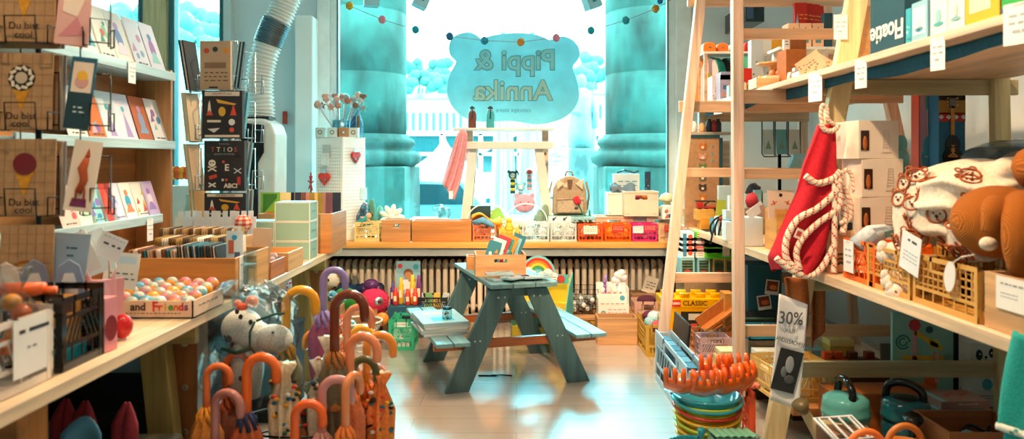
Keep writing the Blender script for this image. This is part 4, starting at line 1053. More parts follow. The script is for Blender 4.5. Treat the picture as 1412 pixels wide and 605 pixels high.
# smooth the outline
def smooth(P,n=2):
    for _ in range(n):
        Q = []
        for i in range(len(P)):
            a,b = P[i],P[(i+1) % len(P)]; Q += [(a[0]*.75+b[0]*.25,a[1]*.75+b[1]*.25),(a[0]*.25+b[0]*.75,a[1]*.25+b[1]*.75)]
        P = Q
    return P
pts = smooth([(wx(a,Ys)-cx_,wz(b,Ys)-cz_) for a,b in PXO])
m.poly(pts,-.004,.004)
sg = thing('shop_sign','teal bear-head shaped sign with reversed lettering hanging in the window','sign',(cx_,Ys,cz_))
m.ob('sign_board',sg)
def sign_text(s,size,pxc,pyc,c1,c2,sx=1):
    x,z = wx(pxc,Ys)-cx_,wz(pyc,Ys)-cz_
    text(s,size,c1,sg,(x,-.006,z),mirror=True,ext=.0015,bold=.010,name='lettering_outline',sx=sx)
    text(s,size,c2,sg,(x,-.0085,z),mirror=True,ext=.0012,bold=.0035,name='lettering',sx=sx)
sign_text('Pippi &',.225,711,84,'pap:#58a6b0','pap:#86ccd2',1.0)
sign_text('Annika',.225,707,126,'pap:#62a8ae','pap:#a6cdc2',1.0)
text('concept store',.05,'pap:#549aa4',sg,(wx(708,Ys)-cx_,-.006,wz(152,Ys)-cz_),mirror=True,name='small_lettering')
m = MB('pl:#bfe3e8')
for q in (-.25,.25): m.tube([(q,0,.33),(q,0,2.86-cz_)],.0015,seg=4)
m.ob('hanging_wire',sg)
for px,py in ((507,0),(578,2),(820,3)): pass
# ---- pompom garland
Yg = 5.95
G = [(440,-18,None),(482,8,'fur:#d99a2c'),(527,27,'fur:#d9808c'),(573,41,'fur:#1f93a8'),(620,50,'fur:#2a6a96'),(668,56,'fur:#2f8aa0'),(718,58,'fur:#d4893a'),(767,52,'fur:#cf7f96'),(815,42,'fur:#2596a4'),(863,28,'fur:#2f8a94'),(904,12,'fur:#c98a3a'),(945,-12,None)]
o = thing('pompom_garland','garland of coloured wool pompoms strung across the window','garland',(wx(692,Yg),Yg,wz(50,Yg)))
P = [(wx(a,Yg)-o.location.x,0,wz(b,Yg)-o.location.z) for a,b,c in G]
m = MB('fab:#a8747c'); m.tube(P,.0022,seg=5); m.ob('string',o)
for p,(a,b,c) in zip(P,G):
    if c: m = MB(c); m.ell(p,(.030,.028,.032),seg=14,rings=9,bump=.06); m.ob('pompom',o)
# hanging paper houses and other pieces at the top edge
for px,pyb,lab in ((512,9,'teal paper house lantern hanging at the top left of the window'),(577,10,'tilted pale paper lantern hanging above the gap between column and sign'),(819,12,'tilted paper lantern hanging above the right part of the window')):
    o = thing('paper_lantern',lab,'lantern',(wx(px,5.8),5.8,wz(pyb,5.8)),rot=(0,0 if px == 512 else (.4 if px == 577 else -.35),.3))
    m = MB('frost:#9fc6cc'); m.box((0,0,.07),(.11,.11,.14)); m.ob('paper_body',o)
    m = MB('pap:#d9eef0'); m.lathe([(.085,.14),(.004,.22)],seg=4,smooth=False,R=RZ(PI/4)); m.ob('paper_roof',o)
    m = MB('pl:#2f8a9a'); m.box((0,-.057,.07),(.03,.004,.05)); m.ob('cutout',o)
    m = MB('fab:#e8e8e8'); m.tube([(0,0,.2),(0,0,3.0-o.location.z)],.001,seg=4); m.ob('hanging_thread',o)
# trailing plant and pot at the top right corner
o = thing('hanging_plant','trailing green plant hanging at the top right corner of the window','plant',(wx(925,5.75),5.75,wz(-34,5.75)))
m = MB('pl:#c98a4a'); m.lathe([(.06,0),(.085,.09),(.08,.095)],seg=20); m.ob('pot',o)
m = MB('leaf:#6f9a3a'); rr = random.Random(2)
for k in range(26):
    a = rr.uniform(0,2*PI); r_ = rr.uniform(.03,.10); z = rr.uniform(-.17,.10)
    m.ell((r_*cos(a)-.015,r_*sin(a),z),(.012,.026,.038),['leaf:#6f9a3a','leaf:#9aa83c','leaf:#3f7a3a','leaf:#c98a3a'][k % 4],8,6,R=RZ(a) @ RX(rr.uniform(-.8,.8)))
m.ob('leaves',o)
m = MB('fab:#8a8a7a'); m.tube([(0,0,.09),(0,0,3.08-o.location.z)],.002,seg=4); m.ob('hanger',o)
ball('small blue pompom caught in the hanging plant',910,2,5.8,.022,'fur:#2f6fa6',name='pompom')
# ================================================================ left table
TZ = .72; TX = -1.03
m = MB('woody:#e2c6a2'); m.bx(-1.92,TX,1.0,4.5,TZ-.035,TZ-.001)
m.one('table_board','long pale wooden display board running along the left side on trestles','table top',(0,0,0),bev=.003)
def trestle_left(Y,lab,col='woodz:#b59a5a',col2='woodz:#9a5f30'):
    o = thing('table_trestle',lab,'trestle',(0,Y,0))
    m = MB(col); xa = wx(186,2.62)
    m.poly([(-1.26,TZ-.036),(-1.17,TZ-.036),(-1.10,0),(-1.19,0)],-.03,.03); m.ob('leg',o,.004)
    m = MB(col); m.poly([(-1.78,TZ-.036),(-1.69,TZ-.036),(-1.77,0),(-1.86,0)],-.03,.03); m.ob('leg',o,.004)
    m = MB(col.replace('woodz','wood')); m.bx(-1.88,-1.06,-.035,-.005,TZ-.105,TZ-.036); m.bx(-1.76,-1.2,.035,.06,.2,.26); m.ob('cross_rail',o,.003)
    m = MB(col2); m.bx(-1.17,-1.085,.04,.13,0,TZ-.036)
    for z in (.3,.45,.6): m.disc(-1.128,z,.012,.036,.04,'metal:#b9b2a4',10)
    m.ob('drilled_post',o,.003)
    return o
trestle_left(2.55,'olive painted trestle with drilled brown post holding the left table near the umbrellas')
trestle_left(4.25,'olive painted trestle under the far end of the left table')
o = thing('table_trestle','orange-brown wooden trestle end at the lower left corner under the left table','trestle',(0,1.72,0))
m = MB('woodz:#b0702f'); m.bx(-1.16,-1.10,0,.07,0,TZ-.036); m.ob('leg',o,.003)
m = MB('wood:#a5682c'); m.bx(-1.9,-1.10,-.04,0,TZ-.14,TZ-.036); m.bx(-1.9,-1.12,-.04,0,TZ-.30,TZ-.24); m.ob('cross_rail',o,.003)
m = MB('woodz:#b0702f'); m.bx(-1.9,-1.84,0,.07,0,TZ-.036); m.ob('leg',o,.003)
# black cartons and bags below the table
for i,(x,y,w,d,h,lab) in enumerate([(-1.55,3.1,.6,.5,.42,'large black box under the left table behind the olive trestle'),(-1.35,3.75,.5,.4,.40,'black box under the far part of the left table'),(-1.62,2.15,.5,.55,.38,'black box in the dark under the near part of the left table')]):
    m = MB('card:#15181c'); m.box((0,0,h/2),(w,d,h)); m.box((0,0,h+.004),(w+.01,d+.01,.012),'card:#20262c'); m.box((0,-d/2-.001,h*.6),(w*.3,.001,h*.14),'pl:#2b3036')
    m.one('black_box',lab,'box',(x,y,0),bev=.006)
m = MB('card:#121418'); m.box((0,0,.32),(.10,3.2,.64)); m.one('light_blocker','long low black blocker added to keep window light out behind the left table','cabinet',(-2.0,2.9,0),bev=.004)  # added block that keeps the space under the table dark
for i,(px,py,lab) in enumerate([(88,575,'red pointed slipper tips in the paper bag under the table, left pair'),(115,578,'red pointed slipper tips in the paper bag under the table, middle pair'),(172,580,'red pointed slipper tips under the table beside the trestle leg')]):
    Y = 2.05; o = thing('red_slippers',lab,'slippers',(wx(px,Y),Y,wz(py+16,Y)))
    o.scale = (.75,.75,.9)
    for s in (-1,1):
        m = MB('fab:#7d1822'); m.tube([(s*.018,0,-.03),(s*.02,0,.02),(s*.012+.01,-.01,.06),(s*.006+.02,-.02,.095)],[.03,.027,.017,.004],seg=10); m.ob('slipper',o)
m = MB('pap:#5a4c36'); m.lathe([(.15,0),(.17,.02),(.19,.2),(.195,.40)],seg=4,R=RZ(PI/4),smooth=False); m.one('paper_bag','brown paper bag holding red slippers under the left table','bag',(wx(100,2.05)+.01,2.10,.0),rz=.1)
m = MB('pl:#4d86a0'); m.surf(8,6,lambda u,v: (-.05+.1*u,.02*sin(u*3),-.16+.2*v+.04*sin(u*3.1))); m.one('blue_card','curved blue card sticking up beside the red slippers','card',(wx(135,1.98),1.90,wz(605,1.98)),thick=.003)
m = MB('pap:#6a5a3e'); m.box((0,0,.17),(.2,.2,.34)); m.one('paper_bag','small dark paper bag beside the olive trestle leg under the table','bag',(wx(172,2.3),2.37,0),bev=.01)

# ---------------------------------------------------------------- card display with three ledges
cd = thing('card_display','pale wooden wall of ledges holding rows of greeting cards on the left table','display rack',(-1.5,2.9,TZ))
y0,y1 = -.62,.47
m = MB('woody:#c98a54'); m.bx(-.20,-.175,y0,y1,0,1.10); m.ob('back_board',cd,.003)
m = MB('woodz:#cf965f'); m.bx(-.175,-.02,y1-.02,y1,0,.9); m.ob('end_board',cd,.003)
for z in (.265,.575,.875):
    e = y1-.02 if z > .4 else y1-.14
    m = MB('woody:#b4d8e4'); m.bx(-.175,0,y0,e,z-.022,z); m.bx(-.008,.002,y0,e,z-.024,z+.012); m.ob('ledge',cd,.002)  # blue tint puts the cyan daylight into the ledge colour
def ledge_card(px0,z,h,w,body,cols,kind,seed,lab,g):
    X = -1.53; Y = X*F/(px0-VX)
    return card(lab,(X,Y,TZ+z+.001),w,h,body,cols,rz=PI/2,tilt=0,kind=kind,seed=seed,group=g)
def lean(o,t): 
    o.rotation_euler = (MRo(PI/2,3,'Z') @ RX(-t)).to_euler(); return o
PAL = [['pap:#8f6fb0','pap:#4f86b4','pap:#7fc0c4'],['pap:#7a5fa0','pap:#d9a0b0','pap:#5fa6b4'],['pap:#3f8f8a','pap:#7fc4b0','pap:#c46a5a'],['pap:#6f8fc0','pap:#a98fc8','pap:#d9cfe4'],['pap:#8a9ac0','pap:#b08fb8','pap:#7f9fc4']]
topc = [(98,'pap:#d9cfc0'),(130,'pap:#c9d6e0'),(152,'pap:#d4dcd6'),(176,'pap:#cfd6d4'),(200,'pap:#c4d0e0'),(221,'pap:#c2c9dd')]
nm = ['first card from the left on the top ledge, cream with yellow and teal','card with a purple bird on the top ledge','third card on the top ledge, cream and teal','card with a tall teal plant on the top ledge','fifth card on the top ledge with pale blue print','last card at the right end of the top ledge']
for i,(px,b) in enumerate(topc): lean(ledge_card(px,.875,.225,.125,b,PAL[i % 5],i % 2,i,nm[i],'cards on the top ledge'),.32)
midc = [(110,'pap:#dfe3e0',0),(138,'pap:#b9662e',0),(160,'pap:#c7dce6',2),(182,'pap:#cbd3ea',2),(204,'pap:#b0603a',1),(224,'pap:#dfe4ea',0)]
nm = ['pale card at the left of the middle ledge','orange-brown card on the middle ledge','pale blue card with a violet cone figure on the middle ledge, left of two','pale lilac card with a violet cone figure on the middle ledge, right of two','rust-edged card on the middle ledge','white card at the right end of the middle ledge']
for i,(px,b,k) in enumerate(midc): lean(ledge_card(px,.575,.20,.12,b,['pap:#9a8fc8','pap:#3fb0c4','pap:#c9b8e0'] if k == 2 else PAL[i % 5],k,20+i,nm[i],'cards on the middle ledge'),.30)
lowc = [(100,'pap:#e9c8c0'),(124,'pap:#d9ecdf'),(140,'pap:#8fd4dc'),(156,'pap:#c03a2e'),(168,'pap:#cfd6ee'),(184,'pap:#e9efe6'),(200,'pap:#e2e4e0'),(214,'pap:#c4b4e4')]
nm = ['pink card at the left of the lowest ledge','mint card with wavy print on the lowest ledge','turquoise card on the lowest ledge','red card between lilac and turquoise cards on the lowest ledge','lilac card on the lowest ledge','cream card with blue figure on the lowest ledge','pale card near the right end of the lowest ledge','violet card at the right end of the lowest ledge']
for i,(px,b) in enumerate(lowc):
    z = .265; lean(ledge_card(px,z,.155,.105,b,[['pap:#d85a6a','pap:#f0c8b0'],['pap:#5fc0a8','pap:#b8e4c8'],['pap:#2f8fc0','pap:#7f6fc8'],['pap:#d85040'],['pap:#8f9fd8','pap:#b8c4ec'],['pap:#2f9fc8','pap:#e0805a'],['pap:#e0b04a','pap:#c04a3a'],['pap:#e4dcf4','pap:#9a7fd0']][i],i % 2,40+i,nm[i],'cards on the lowest ledge'),.30)
price_tag((-1.493,sideY(183,-1.49),TZ+.875+.012),.055,.085,'white price tag on the top ledge of the card display',rz=PI/2,group=None)
price_tag((-1.493,sideY(208,-1.49),TZ+.265),.05,.09,'white price tag hanging from the lowest ledge of the card display',rz=PI/2,group=None)

# ---------------------------------------------------------------- near wire spinner with kraft cards
sp = thing('card_spinner','black wire card spinner with kraft paper cards at the left edge','display rack',(-1.33,2.12,TZ))
m = MB('metal:#23282c'); m.cyl((0,0,.6),.008,1.2,seg=10); m.cyl((0,0,.006),.14,.012,seg=28); m.ob('center_pole',sp)
Bk = 'metal:#1f2428'
def wire_pocket(parent,x,y,z,w,d,h,rz=0,nm='card_pocket',c=Bk,r=.0022,n=2):
    m = MB(c); m.T = MTr((x,y,z)) @ MRo(rz,4,'Z')
    m.tube([(-w/2,0,h),(-w/2,0,0),(-w/2,-d,0),(-w*.3,-d-.004,.0),(-w*.3,-d-.01,h*.45),(w*.3,-d-.01,h*.45),(w*.3,-d-.004,0),(w/2,-d,0),(w/2,0,0),(w/2,0,h)],r,seg=6)
    m.tube([(-w/2,0,h*.1),(w/2,0,h*.1)],r,seg=5); m.tube([(-w/2,-d,h*.0),(-w/2,-d,h*.3),(-w/2,0,h*.3)],r,seg=5); m.tube([(w/2,-d,0),(w/2,-d,h*.3),(w/2,0,h*.3)],r,seg=5)
    m.tube([(-w/2,0,h*.98),(w/2,0,h*.98)],r,seg=5)
    return m.ob(nm,parent)
rows = [(58,'top'),(178,'second'),(297,'third')]
for i,(pyb,nmz) in enumerate(rows):
    z = wz(pyb+1,2.0)-TZ
    wire_pocket(sp,.035-.01,-.06,z,.135,.05,.16)
    wire_pocket(sp,.175,-.03,z-.0,.075,.04,.16,rz=.7)
for k in range(3):
    a = PI/2*(k+1)+.5
    m = MB(Bk); m.T = MRo(a,4,'Z'); [m.tube([(-.05,-.1,.15+.3*q),(-.05,-.14,.15+.3*q),(.05,-.14,.15+.3*q),(.05,-.1,.15+.3*q),(.05,-.1,.30+.3*q)],.0022,seg=5) for q in range(4)]; m.ob('wire_arm',sp)
K = 'card:#b98f66'
def kraft(px,pyb,h,w,lab,motif,Y=2.035,txt=True):
    o = thing('kraft_card',lab,'card',(wx(px,Y),Y,wz(pyb,Y)),rot=(-.05,0,.06))
    m = MB(K); m.box((0,0,h/2),(w,.004,h)); y = -.0024
    for q in range(1,6): m.box((-w/2+w*q/6,y,h/2),(.0009,.0008,h),'card:#8a6a4a')
    for q in range(1,7): m.box((0,y,h*q/7),(w,.0008,.0009),'card:#8a6a4a')
    if motif != 'rainbow':
        m.poly([(-w*.17,h*.60),(w*.17,h*.60),(0,h*.24)],-.0038,-.002,'fab:#d9962a')
        if motif == 'stripe':
            m.disc(0,h*.67,w*.22,-.0048,-.002,'pap:#241c1a',20)
            for q in range(10): a = q*PI/5; m.box((w*.17*cos(a),-.0052,h*.67+w*.17*sin(a)),(w*.05,.001,w*.10),'pap:#e9dcc8',R=RY(-a+.5))
            m.disc(0,h*.67,w*.10,-.0062,-.005,'pap:#cbb8a0',14)
        else: m.disc(0,h*.67,w*.19,-.0052,-.002,'gl:#7a1418' if motif == 'red' else 'fab:#d9962a',20)
    else:
        for q,c in enumerate(['fab:#a4622a','fab:#c98f2c','fab:#b87a2e','fab:#2f3c34','fab:#33403c','fab:#b07a5a']): m.arc(0,h*.16,w*(.40-.06*q),w*.062,-.0044-.0003*q,-.002,c)
    m.ob('card_sheet',o)
    if txt:
        text('Du bist',w*.17,'pap:#3a2a20',o,(0,-.0030,h*.17)); text('cool',w*.17,'pap:#3a2a20',o,(0,-.0030,h*.07))
    return o
h = .245; w = .158
kraft(33,57,h,w,'kraft card with an orange ice cream cone, topmost in the near spinner','plain')
kraft(29,178,.205,w,'kraft card with a striped scoop on an orange cone, middle of the near spinner','stripe')
kraft(33,297,.205,w,'kraft card with a dark red scoop on an orange cone, below the striped one','red')
kraft(36,402,.175,.135,'kraft card with a rainbow arch at the bottom of the near spinner','rainbow',txt=False,Y=2.0)
for i,(dz,lab) in enumerate([(57,'top'),(178,'middle'),(297,'lower')]):
    for k in range(3):
        Y = 2.055+.006*(k+1); m = MB(['card:#a37f5c','pap:#c9b8a4','pap:#8f9094'][k]); m.box((0,0,.1),(.158,.003,.205 if i else .24))
        m.one('kraft_card','plain back card behind the front kraft card in the near spinner','card',(wx(33+5*(k+1),Y),Y,wz(dz,Y)),rot=(-.05,0,.06),group='back cards of the near spinner')
# side pocket cards
def side_stack(px,pyb,w,h,n,front,lab,Y=2.03,rz=.45,ry=.06,edge='pap:#e2cdb8',art=None):
    for k in range(n):
        m = MB(front if k == 0 else edge); m.box((0,0,h/2),(w,.004,h))
        if k == 0 and art: art(m,w,h)
        m.one('greeting_card',lab if k == 0 else 'card stacked behind the '+' '.join(lab.split()[:5])+' card','card',(wx(px,Y)-.0035*k,Y+.006*k,wz(pyb,Y)),rot=(-.08,ry,rz),group=None if k == 0 else 'stack behind: '+lab[:40])
def a1(m,w,h): m.poly([(-w*.35,h*.45),(w*.1,h*.4),(w*.35,h*.75),(w*.2,h),(-w*.3,h)],-.003,-.002,'pap:#e8d2c0'); m.poly([(-w*.4,h*.1),(w*.4,h*.15),(w*.1,h*.4)],-.003,-.002,'pap:#c97f84')
def a2(m,w,h):
    m.box((0,-.0022,h*.26),(w*.98,.0008,h*.5),'pap:#123a44'); m.box((0,-.0022,h*.72),(w*.8,.0008,h*.42),'pap:#e9d2bc')
    m.disc(0,h*.66,w*.27,-.0038,-.0024,'pap:#d9a09a',16); m.disc(0,h*.74,w*.22,-.0044,-.0024,'pap:#f0b43a',12)
    scribble(m,-w*.2,w*.2,h*.3,h*.035,-.003,'pap:#cfe0e0',2)
def a3(m,w,h):
    m.tube([(-.002,-.004,h*.25),(.004,-.004,h*.45),(-.004,-.004,h*.6),(.002,-.004,h*.75)],[.006,.010,.012,.007],'fab:#b8542a',seg=8)
    m.poly([(-.004,h*.75),(.010,h*.78),(.004,h*.9)],-.005,-.003,'fab:#b8542a'); m.tube([(0,-.004,h*.45),(-.01,-.004,h*.3),(-.008,-.004,h*.15)],.003,'fab:#b8542a',seg=6); m.tube([(0,-.004,h*.45),(.01,-.004,h*.3),(.012,-.004,h*.15)],.003,'fab:#b8542a',seg=6)
    m.poly([(-w*.3,h*.06),(w*.3,h*.06),(w*.25,h*.18),(-w*.25,h*.18)],-.003,-.002,'pap:#7a2f5a')
side_stack(98,62,.078,.195,3,'pap:#d6a49c','pink and cream card in the top side pocket of the near spinner',art=a1,edge='card:#b9763a',ry=.08)
side_stack(104,178,.062,.195,2,'pap:#1d5f78','dark teal card with an orange cupcake in the side pocket of the near spinner',art=a2,ry=.10,rz=.2)
side_stack(106,291,.068,.19,6,'pap:#efdcc8','cream card with a red squirrel figure in the side pocket of the near spinner',art=a3,ry=.14,rz=.25)
side_stack(88,402,.09,.155,2,'pap:#8fa2b4','grey-blue card with a dark script line below the squirrel card',art=lambda m,w,h: scribble(m,-w*.1,w*.1,h*.75,h*.06,-.0022,'pap:#1f5f7a',5,2.2),ry=.12)

# ---------------------------------------------------------------- crates and goods at the near table edge
plastic_crate('white openwork crate with a paper price sign at the lower left corner',(-1.155,1.55,TZ+.001),.17,.42,.17,'pl:#e9ddd0',0,0,rot=(0,0,0))
m = MB('pap:#f1ebe4'); m.box((0,0,0),(.115,.0015,.125)); scribble(m,-.04,.045,.035,.016,-.0012,'pap:#2a2a2e',1); scribble(m,-.012,.02,-.002,.009,-.0012,'pap:#8a8588',1)
m.one('price_sign','white paper sign with dark handwriting on the white crate','sign',(-1.062,1.665,TZ+.098),rot=(0,0,PI/2))
for i,(x,y,c,lab) in enumerate([(-1.14,1.72,'gl:#ee6a1a','orange-filled cellophane bag in the white crate, nearest the black crate'),(-1.16,1.60,'gl:#d9571c','second orange-filled cellophane bag in the white crate'),(-1.12,1.50,'gl:#2f2a2c','dark-filled cellophane bag in the white crate at the picture edge')]):
    o = thing('cellophane_bag',lab,'bag',(x,y,TZ+.05))
    m = MB('film:#f4f8fa'); m.lathe([(.05,0),(.06,.05),(.05,.12),(.02,.16),(.045,.21)],seg=16,wave=(.18,5),R=RZ(i)); m.ob('cellophane',o)
    m = MB(c); [m.ell((runi(-.02,.02),runi(-.02,.02),.03+.025*k),(.022,.022,.020),[c,'gl:#f29a2a','gl:#b83a1c'][k % 3],10,7) for k in range(5)]; m.ob('sweets',o)
m = MB('pl:#f0641c'); m.cyl((0,0,0),.018,.10,R=RY(PI/2)); m.cyl((.06,0,-.004),.012,.03,R=RY(PI/2)); m.one('orange_tube','bright orange tube toy lying across the white crate','toy',(-1.17,1.80,TZ+.195),rz=.2)
plastic_crate('black openwork crate on the left table beside the white crate',(-1.145,1.885,TZ+.001),.15,.185,.185,'gl:#161c20',0,0)
m = MB('gl:#2ba6b4'); m.box((0,0,.015),(.09,.13,.03)); m.one('teal_packet','teal packet at the bottom of the black crate','packet',(-1.145,1.885,TZ+.01))
m = MB('gl:#c98a3a'); m.box((0,0,.06),(.07,.12,.12)); m.one('amber_packet','amber packet standing in the black crate','packet',(-1.145,1.885,TZ+.042),bev=.004)
# animal nail-file packets: koalas and cats
def animal_pack(lab,px,pyb,Y,body,face,ears='round',w=.07,h=.15,rz=.5):
    o = thing('animal_packet',lab,'packet',(wx(px,Y),Y,TZ+.001),rz); h = h*(.78 if ears == 'cat' else .85)+max(0,wz(pyb,Y)-TZ)
    m = MB(body)
    if ears == 'cat': m.poly([(-w/2,0),(w/2,0),(w/2,h),(w*.32,h*.86),(-w*.32,h*.86),(-w/2,h)],-.005,.005)
    else: m.poly([(-w/2,0),(w/2,0),(w/2,h*.75),(w*.35,h*.93),(0,h),(-w*.35,h*.93),(-w/2,h*.75)],-.005,.005)
    m.ob('packet_body',o,.002)
    m = MB(face); m.poly([(-w*.3,h*.1),(w*.3,h*.1),(w*.3,h*.7),(w*.15,h*.85),(-w*.15,h*.85),(-w*.3,h*.7)],-.007,-.005)
    m.disc(0,h*.48,w*.08,-.009,-.007,'pap:#24365a',12,h*.05); m.disc(-w*.17,h*.55,w*.035,-.009,-.007,'pap:#30303a',10); m.disc(w*.17,h*.55,w*.035,-.009,-.007,'pap:#30303a',10); m.ob('face_print',o)
    return o
animal_pack('grey packet with a koala face standing behind the black crate, left one',47,425,1.98,'pap:#7f8598','pap:#d9d2cc')
animal_pack('grey-blue packet with a koala face standing behind the black crate, right one',95,425,1.99,'pap:#8496b4','pap:#dfe0e2')
animal_pack('pink packet with cat ears and whiskers at the right of the black crate',140,450,2.08,'pap:#e4a9ae','pap:#e9b9bc','cat',.07,.20)
animal_pack('cream packet with an animal face at the left picture edge',8,430,1.95,'pap:#e3cdbc','pap:#eadccf')
for px,c,lab in ((68,'pap:#c86f78','dusty pink round-topped tag behind the left koala packet'),(103,'pap:#b86a60','terracotta round-topped tag behind the right koala packet'),(84,'pap:#8f9488','grey-green round-topped tag between the koala packets'),(38,'pap:#b9705a','rust round-topped tag left of the koala packets')):
    m = MB(c); m.poly([(-.034,0),(.034,0),(.034,.12),(-.034,.12)],-.002,.002); m.disc(0,.12,.034,-.0025,.0015,c); m.disc(0,.115,.022,-.0035,-.002,'pap:#d9cfc4'); scribble(m,-.02,.02,.07,.006,-.0026,'pap:#e9d9d0',3)
    m.one('round_tag',lab,'tag',(wx(px,2.03),2.045,TZ+.001),rz=.3)
# pink box with window beside black crate + red shiny thing
m = MB('pap:#e2909a'); m.box((0,0,.07),(.05,.055,.14)); m.disc(0,.06,.024,-.029,-.0275,'gl:#8a3038',18,.034)
m.one('pink_box','pink box with an oval window beside the black crate','box',(-1.095,1.99+.02,TZ+.001),rz=PI/2-.15,bev=.002)
m = MB('gl:#c3231f'); m.ell((0,0,.035),(.028,.028,.035)); m.one('red_ball','shiny red balloon-like ball between pink box and egg tray','ball',(-1.107,2.14,TZ+.001))
m = MB('pap:#d99aa0'); m.poly([(-.03,0),(.03,0),(.035,.15),(-.035,.15)],-.003,.003); m.one('pink_card','narrow pink card standing behind the red ball','card',(wx(152,2.25),2.26,TZ+.001),rz=.9)
# propped display cards
def prop(px,pyb,Y,w,h,c,lab,ry,art,rz=.25,z=None):
    m = MB(c); m.box((0,0,h/2),(w,.003,h)); art(m,w,h)
    return m.one('display_card',lab,'card',(wx(px,Y),Y,wz(pyb,Y) if z is None else z),rot=(-.15,ry,rz))
prop(122,378,2.2,.085,.125,'pap:#e6ecec','pale card with violet swirl and teal dots leaning over the pink boxes',-.45,lambda m,w,h: (m.arc(0,h*.55,.026,.012,-.003,-.0016,'pap:#9a8fd0',.5,4.2),m.disc(-.02,h*.22,.013,-.003,-.0016,'pap:#2fa4b0',12,.018),m.disc(-.028,h*.7,.007,-.003,-.0016,'pap:#2fa4b0')))
prop(142,375,2.3,.08,.13,'pap:#dcecef','white card with teal edge behind the violet swirl card',-.35,lambda m,w,h: m.box((-w*.25,-.002,h*.6),(w*.25,.001,h*.5),'pap:#3fb4c4'))
m = MB('pap:#eceff0'); m.box((0,0,0),(.075,.0015,.072)); scribble(m,-.022,.024,.006,.012,-.0012,'pap:#4a4f56',1); scribble(m,-.03,.03,.026,.005,-.0012,'pap:#b0b4b8',1)
m.one('price_tag','tilted white price card clipped above the egg tray','price tag',(wx(153,2.24),2.235,wz(340,2.24)),rot=(-.1,.45,.2))
m = MB('pap:#b98f78'); m.cyl((0,.004,-.10),.0025,.27,seg=6); m.one('tag_clip','thin stick holding the tilted price card above the egg tray','clip',(wx(151,2.26),2.255,TZ+.235))
prop(163,398,2.42,.10,.115,'pap:#e2ddd4','white display lid with dark print standing at the left end of the egg tray',.12,lambda m,w,h: (scribble(m,-w*.35,w*.38,h*.42,h*.08,-.002,'pap:#5a6066',2),m.box((0,-.002,h*.8),(w*.8,.001,h*.2),'pap:#bcd4e0')))
# ---------------------------------------------------------------- egg tray "and Friends"
w,d,h = .285,.25,.055
et = thing('egg_tray','flat white cardboard tray printed and Friends full of pastel capsule eggs','tray',(-1.17,2.545,TZ+.001),dgr(0))
m = MB('pap:#e4c3a6'); m.bx(-w/2,w/2,-d/2,-d/2+.004,0,h); m.bx(-w/2,w/2,d/2-.004,d/2,0,h); m.bx(-w/2,-w/2+.004,-d/2,d/2,0,h); m.bx(w/2-.004,w/2,-d/2,d/2,0,h); m.bx(-w/2,w/2,-d/2,d/2,0,.003)
scribble(m,-w*.35,w*.36,h*.28,h*.10,-d/2-.0006,'pap:#6a5648',1); m.disc(w*.30,h*.62,.004,-d/2-.001,-d/2,'pap:#e0702f',8); m.disc(w*.40,h*.58,.004,-d/2-.001,-d/2,'pap:#e8b04a',8)
m.ob('tray_body',et)
x0 = .026
text('and',.034,'pap:#3a2a24',et,(x0-.058,-d/2-.001,h*.64),bold=.0008)
for k,(ch,c) in enumerate(zip('Friends',['#d8281f','#e0442a','#d9a02a','#3f9a4a','#e0702f','#c8283c','#7a4a8a'])):
    text(ch,.044 if k == 0 else .034,'pap:'+c,et,(x0-.004+.0165*k,-d/2-.001,h*.64),bold=.0009)
m = MB('pap:#8a7a6c'); m.T = MRo(PI/2,4,'Z'); scribble(m,-.08,.08,h*.6,.012,-w/2-.0006,'pap:#9a8a80',1); m.ob('side_print',et)
eggc = ['gl:#7fb9c0','gl:#c9d0c4','gl:#dfe0d6','gl:#e89a5a','gl:#f2a62c','gl:#d97f86','gl:#b4bdb4','gl:#c3a59a','gl:#5fa6c4']
en = ['turquoise','pale green','white','apricot','orange','pink','grey','dusky','blue']
eg = None; cnt = 0
for j in range(5):
    for i in range(6):
        rr = random.Random(i*7+j); k = (i*3+j*5+rr.randint(0,2)) % 9
        if j >= 2 and rr.random() < .5: k = random.choice([3,4,4,5])
        m = MB(eggc[k]); m.ell((0,0,0),(.024,.021,.021),seg=14,rings=10,R=RZ(rr.uniform(0,3)) @ RY(rr.uniform(-.4,.4)))
        c2 = eggc[(k+2) % 9]; m.ell((0,0,.004),(.0215,.0192,.0195),c2,12,8)
        m.one('capsule_egg',en[k]+' shiny capsule egg lying in the and Friends tray','egg',(-1.17-w/2+.028+.046*i,2.545-d/2+.028+.047*j,TZ+.042+.012*j*.6+rr.uniform(0,.006)),group=en[k]+' eggs in the tray')
# ---------------------------------------------------------------- brown box with card index
bx_ = (-1.225,2.965,TZ+.001)
o = thing('card_index_box','large orange-brown open box full of greeting cards behind the egg tray','box',bx_)
w,d,h = .40,.38,.145
m = MB('wood:#c0813c'); m.bx(-w/2,w/2,-d/2,-d/2+.008,0,h); m.ob('front_panel',o,.002)
m = MB('wood:#c0813c'); m.bx(-w/2,w/2,d/2-.008,d/2,0,h); m.ob('back_panel',o,.002)
for s in (-1,1):
    m = MB('woody:#d09452'); m.bx(s*(w/2-.004)-.004,s*(w/2-.004)+.004,-d/2+.008,d/2-.008,0,h); m.ob('side_panel',o,.002)
m = MB('wood:#c0813c'); m.bx(-w/2,w/2,-d/2,d/2,0,.005); m.ob('base_panel',o)
def index_cards(x0,x1,y,z,hh,cw,n,pal,lab,g,lean_=.0,rz=-.0):
    for k in range(n):
        x = x0+(x1-x0)*k/(n-1); c = pal[(k*5+k//3) % len(pal)]
        m = MB(c); m.box((0,0,hh/2),(.0035,cw,hh+runi(-.006,.006)))
        m.one('filed_card',lab,'card',(x,y,z),rot=(0,lean_,rz),group=g)
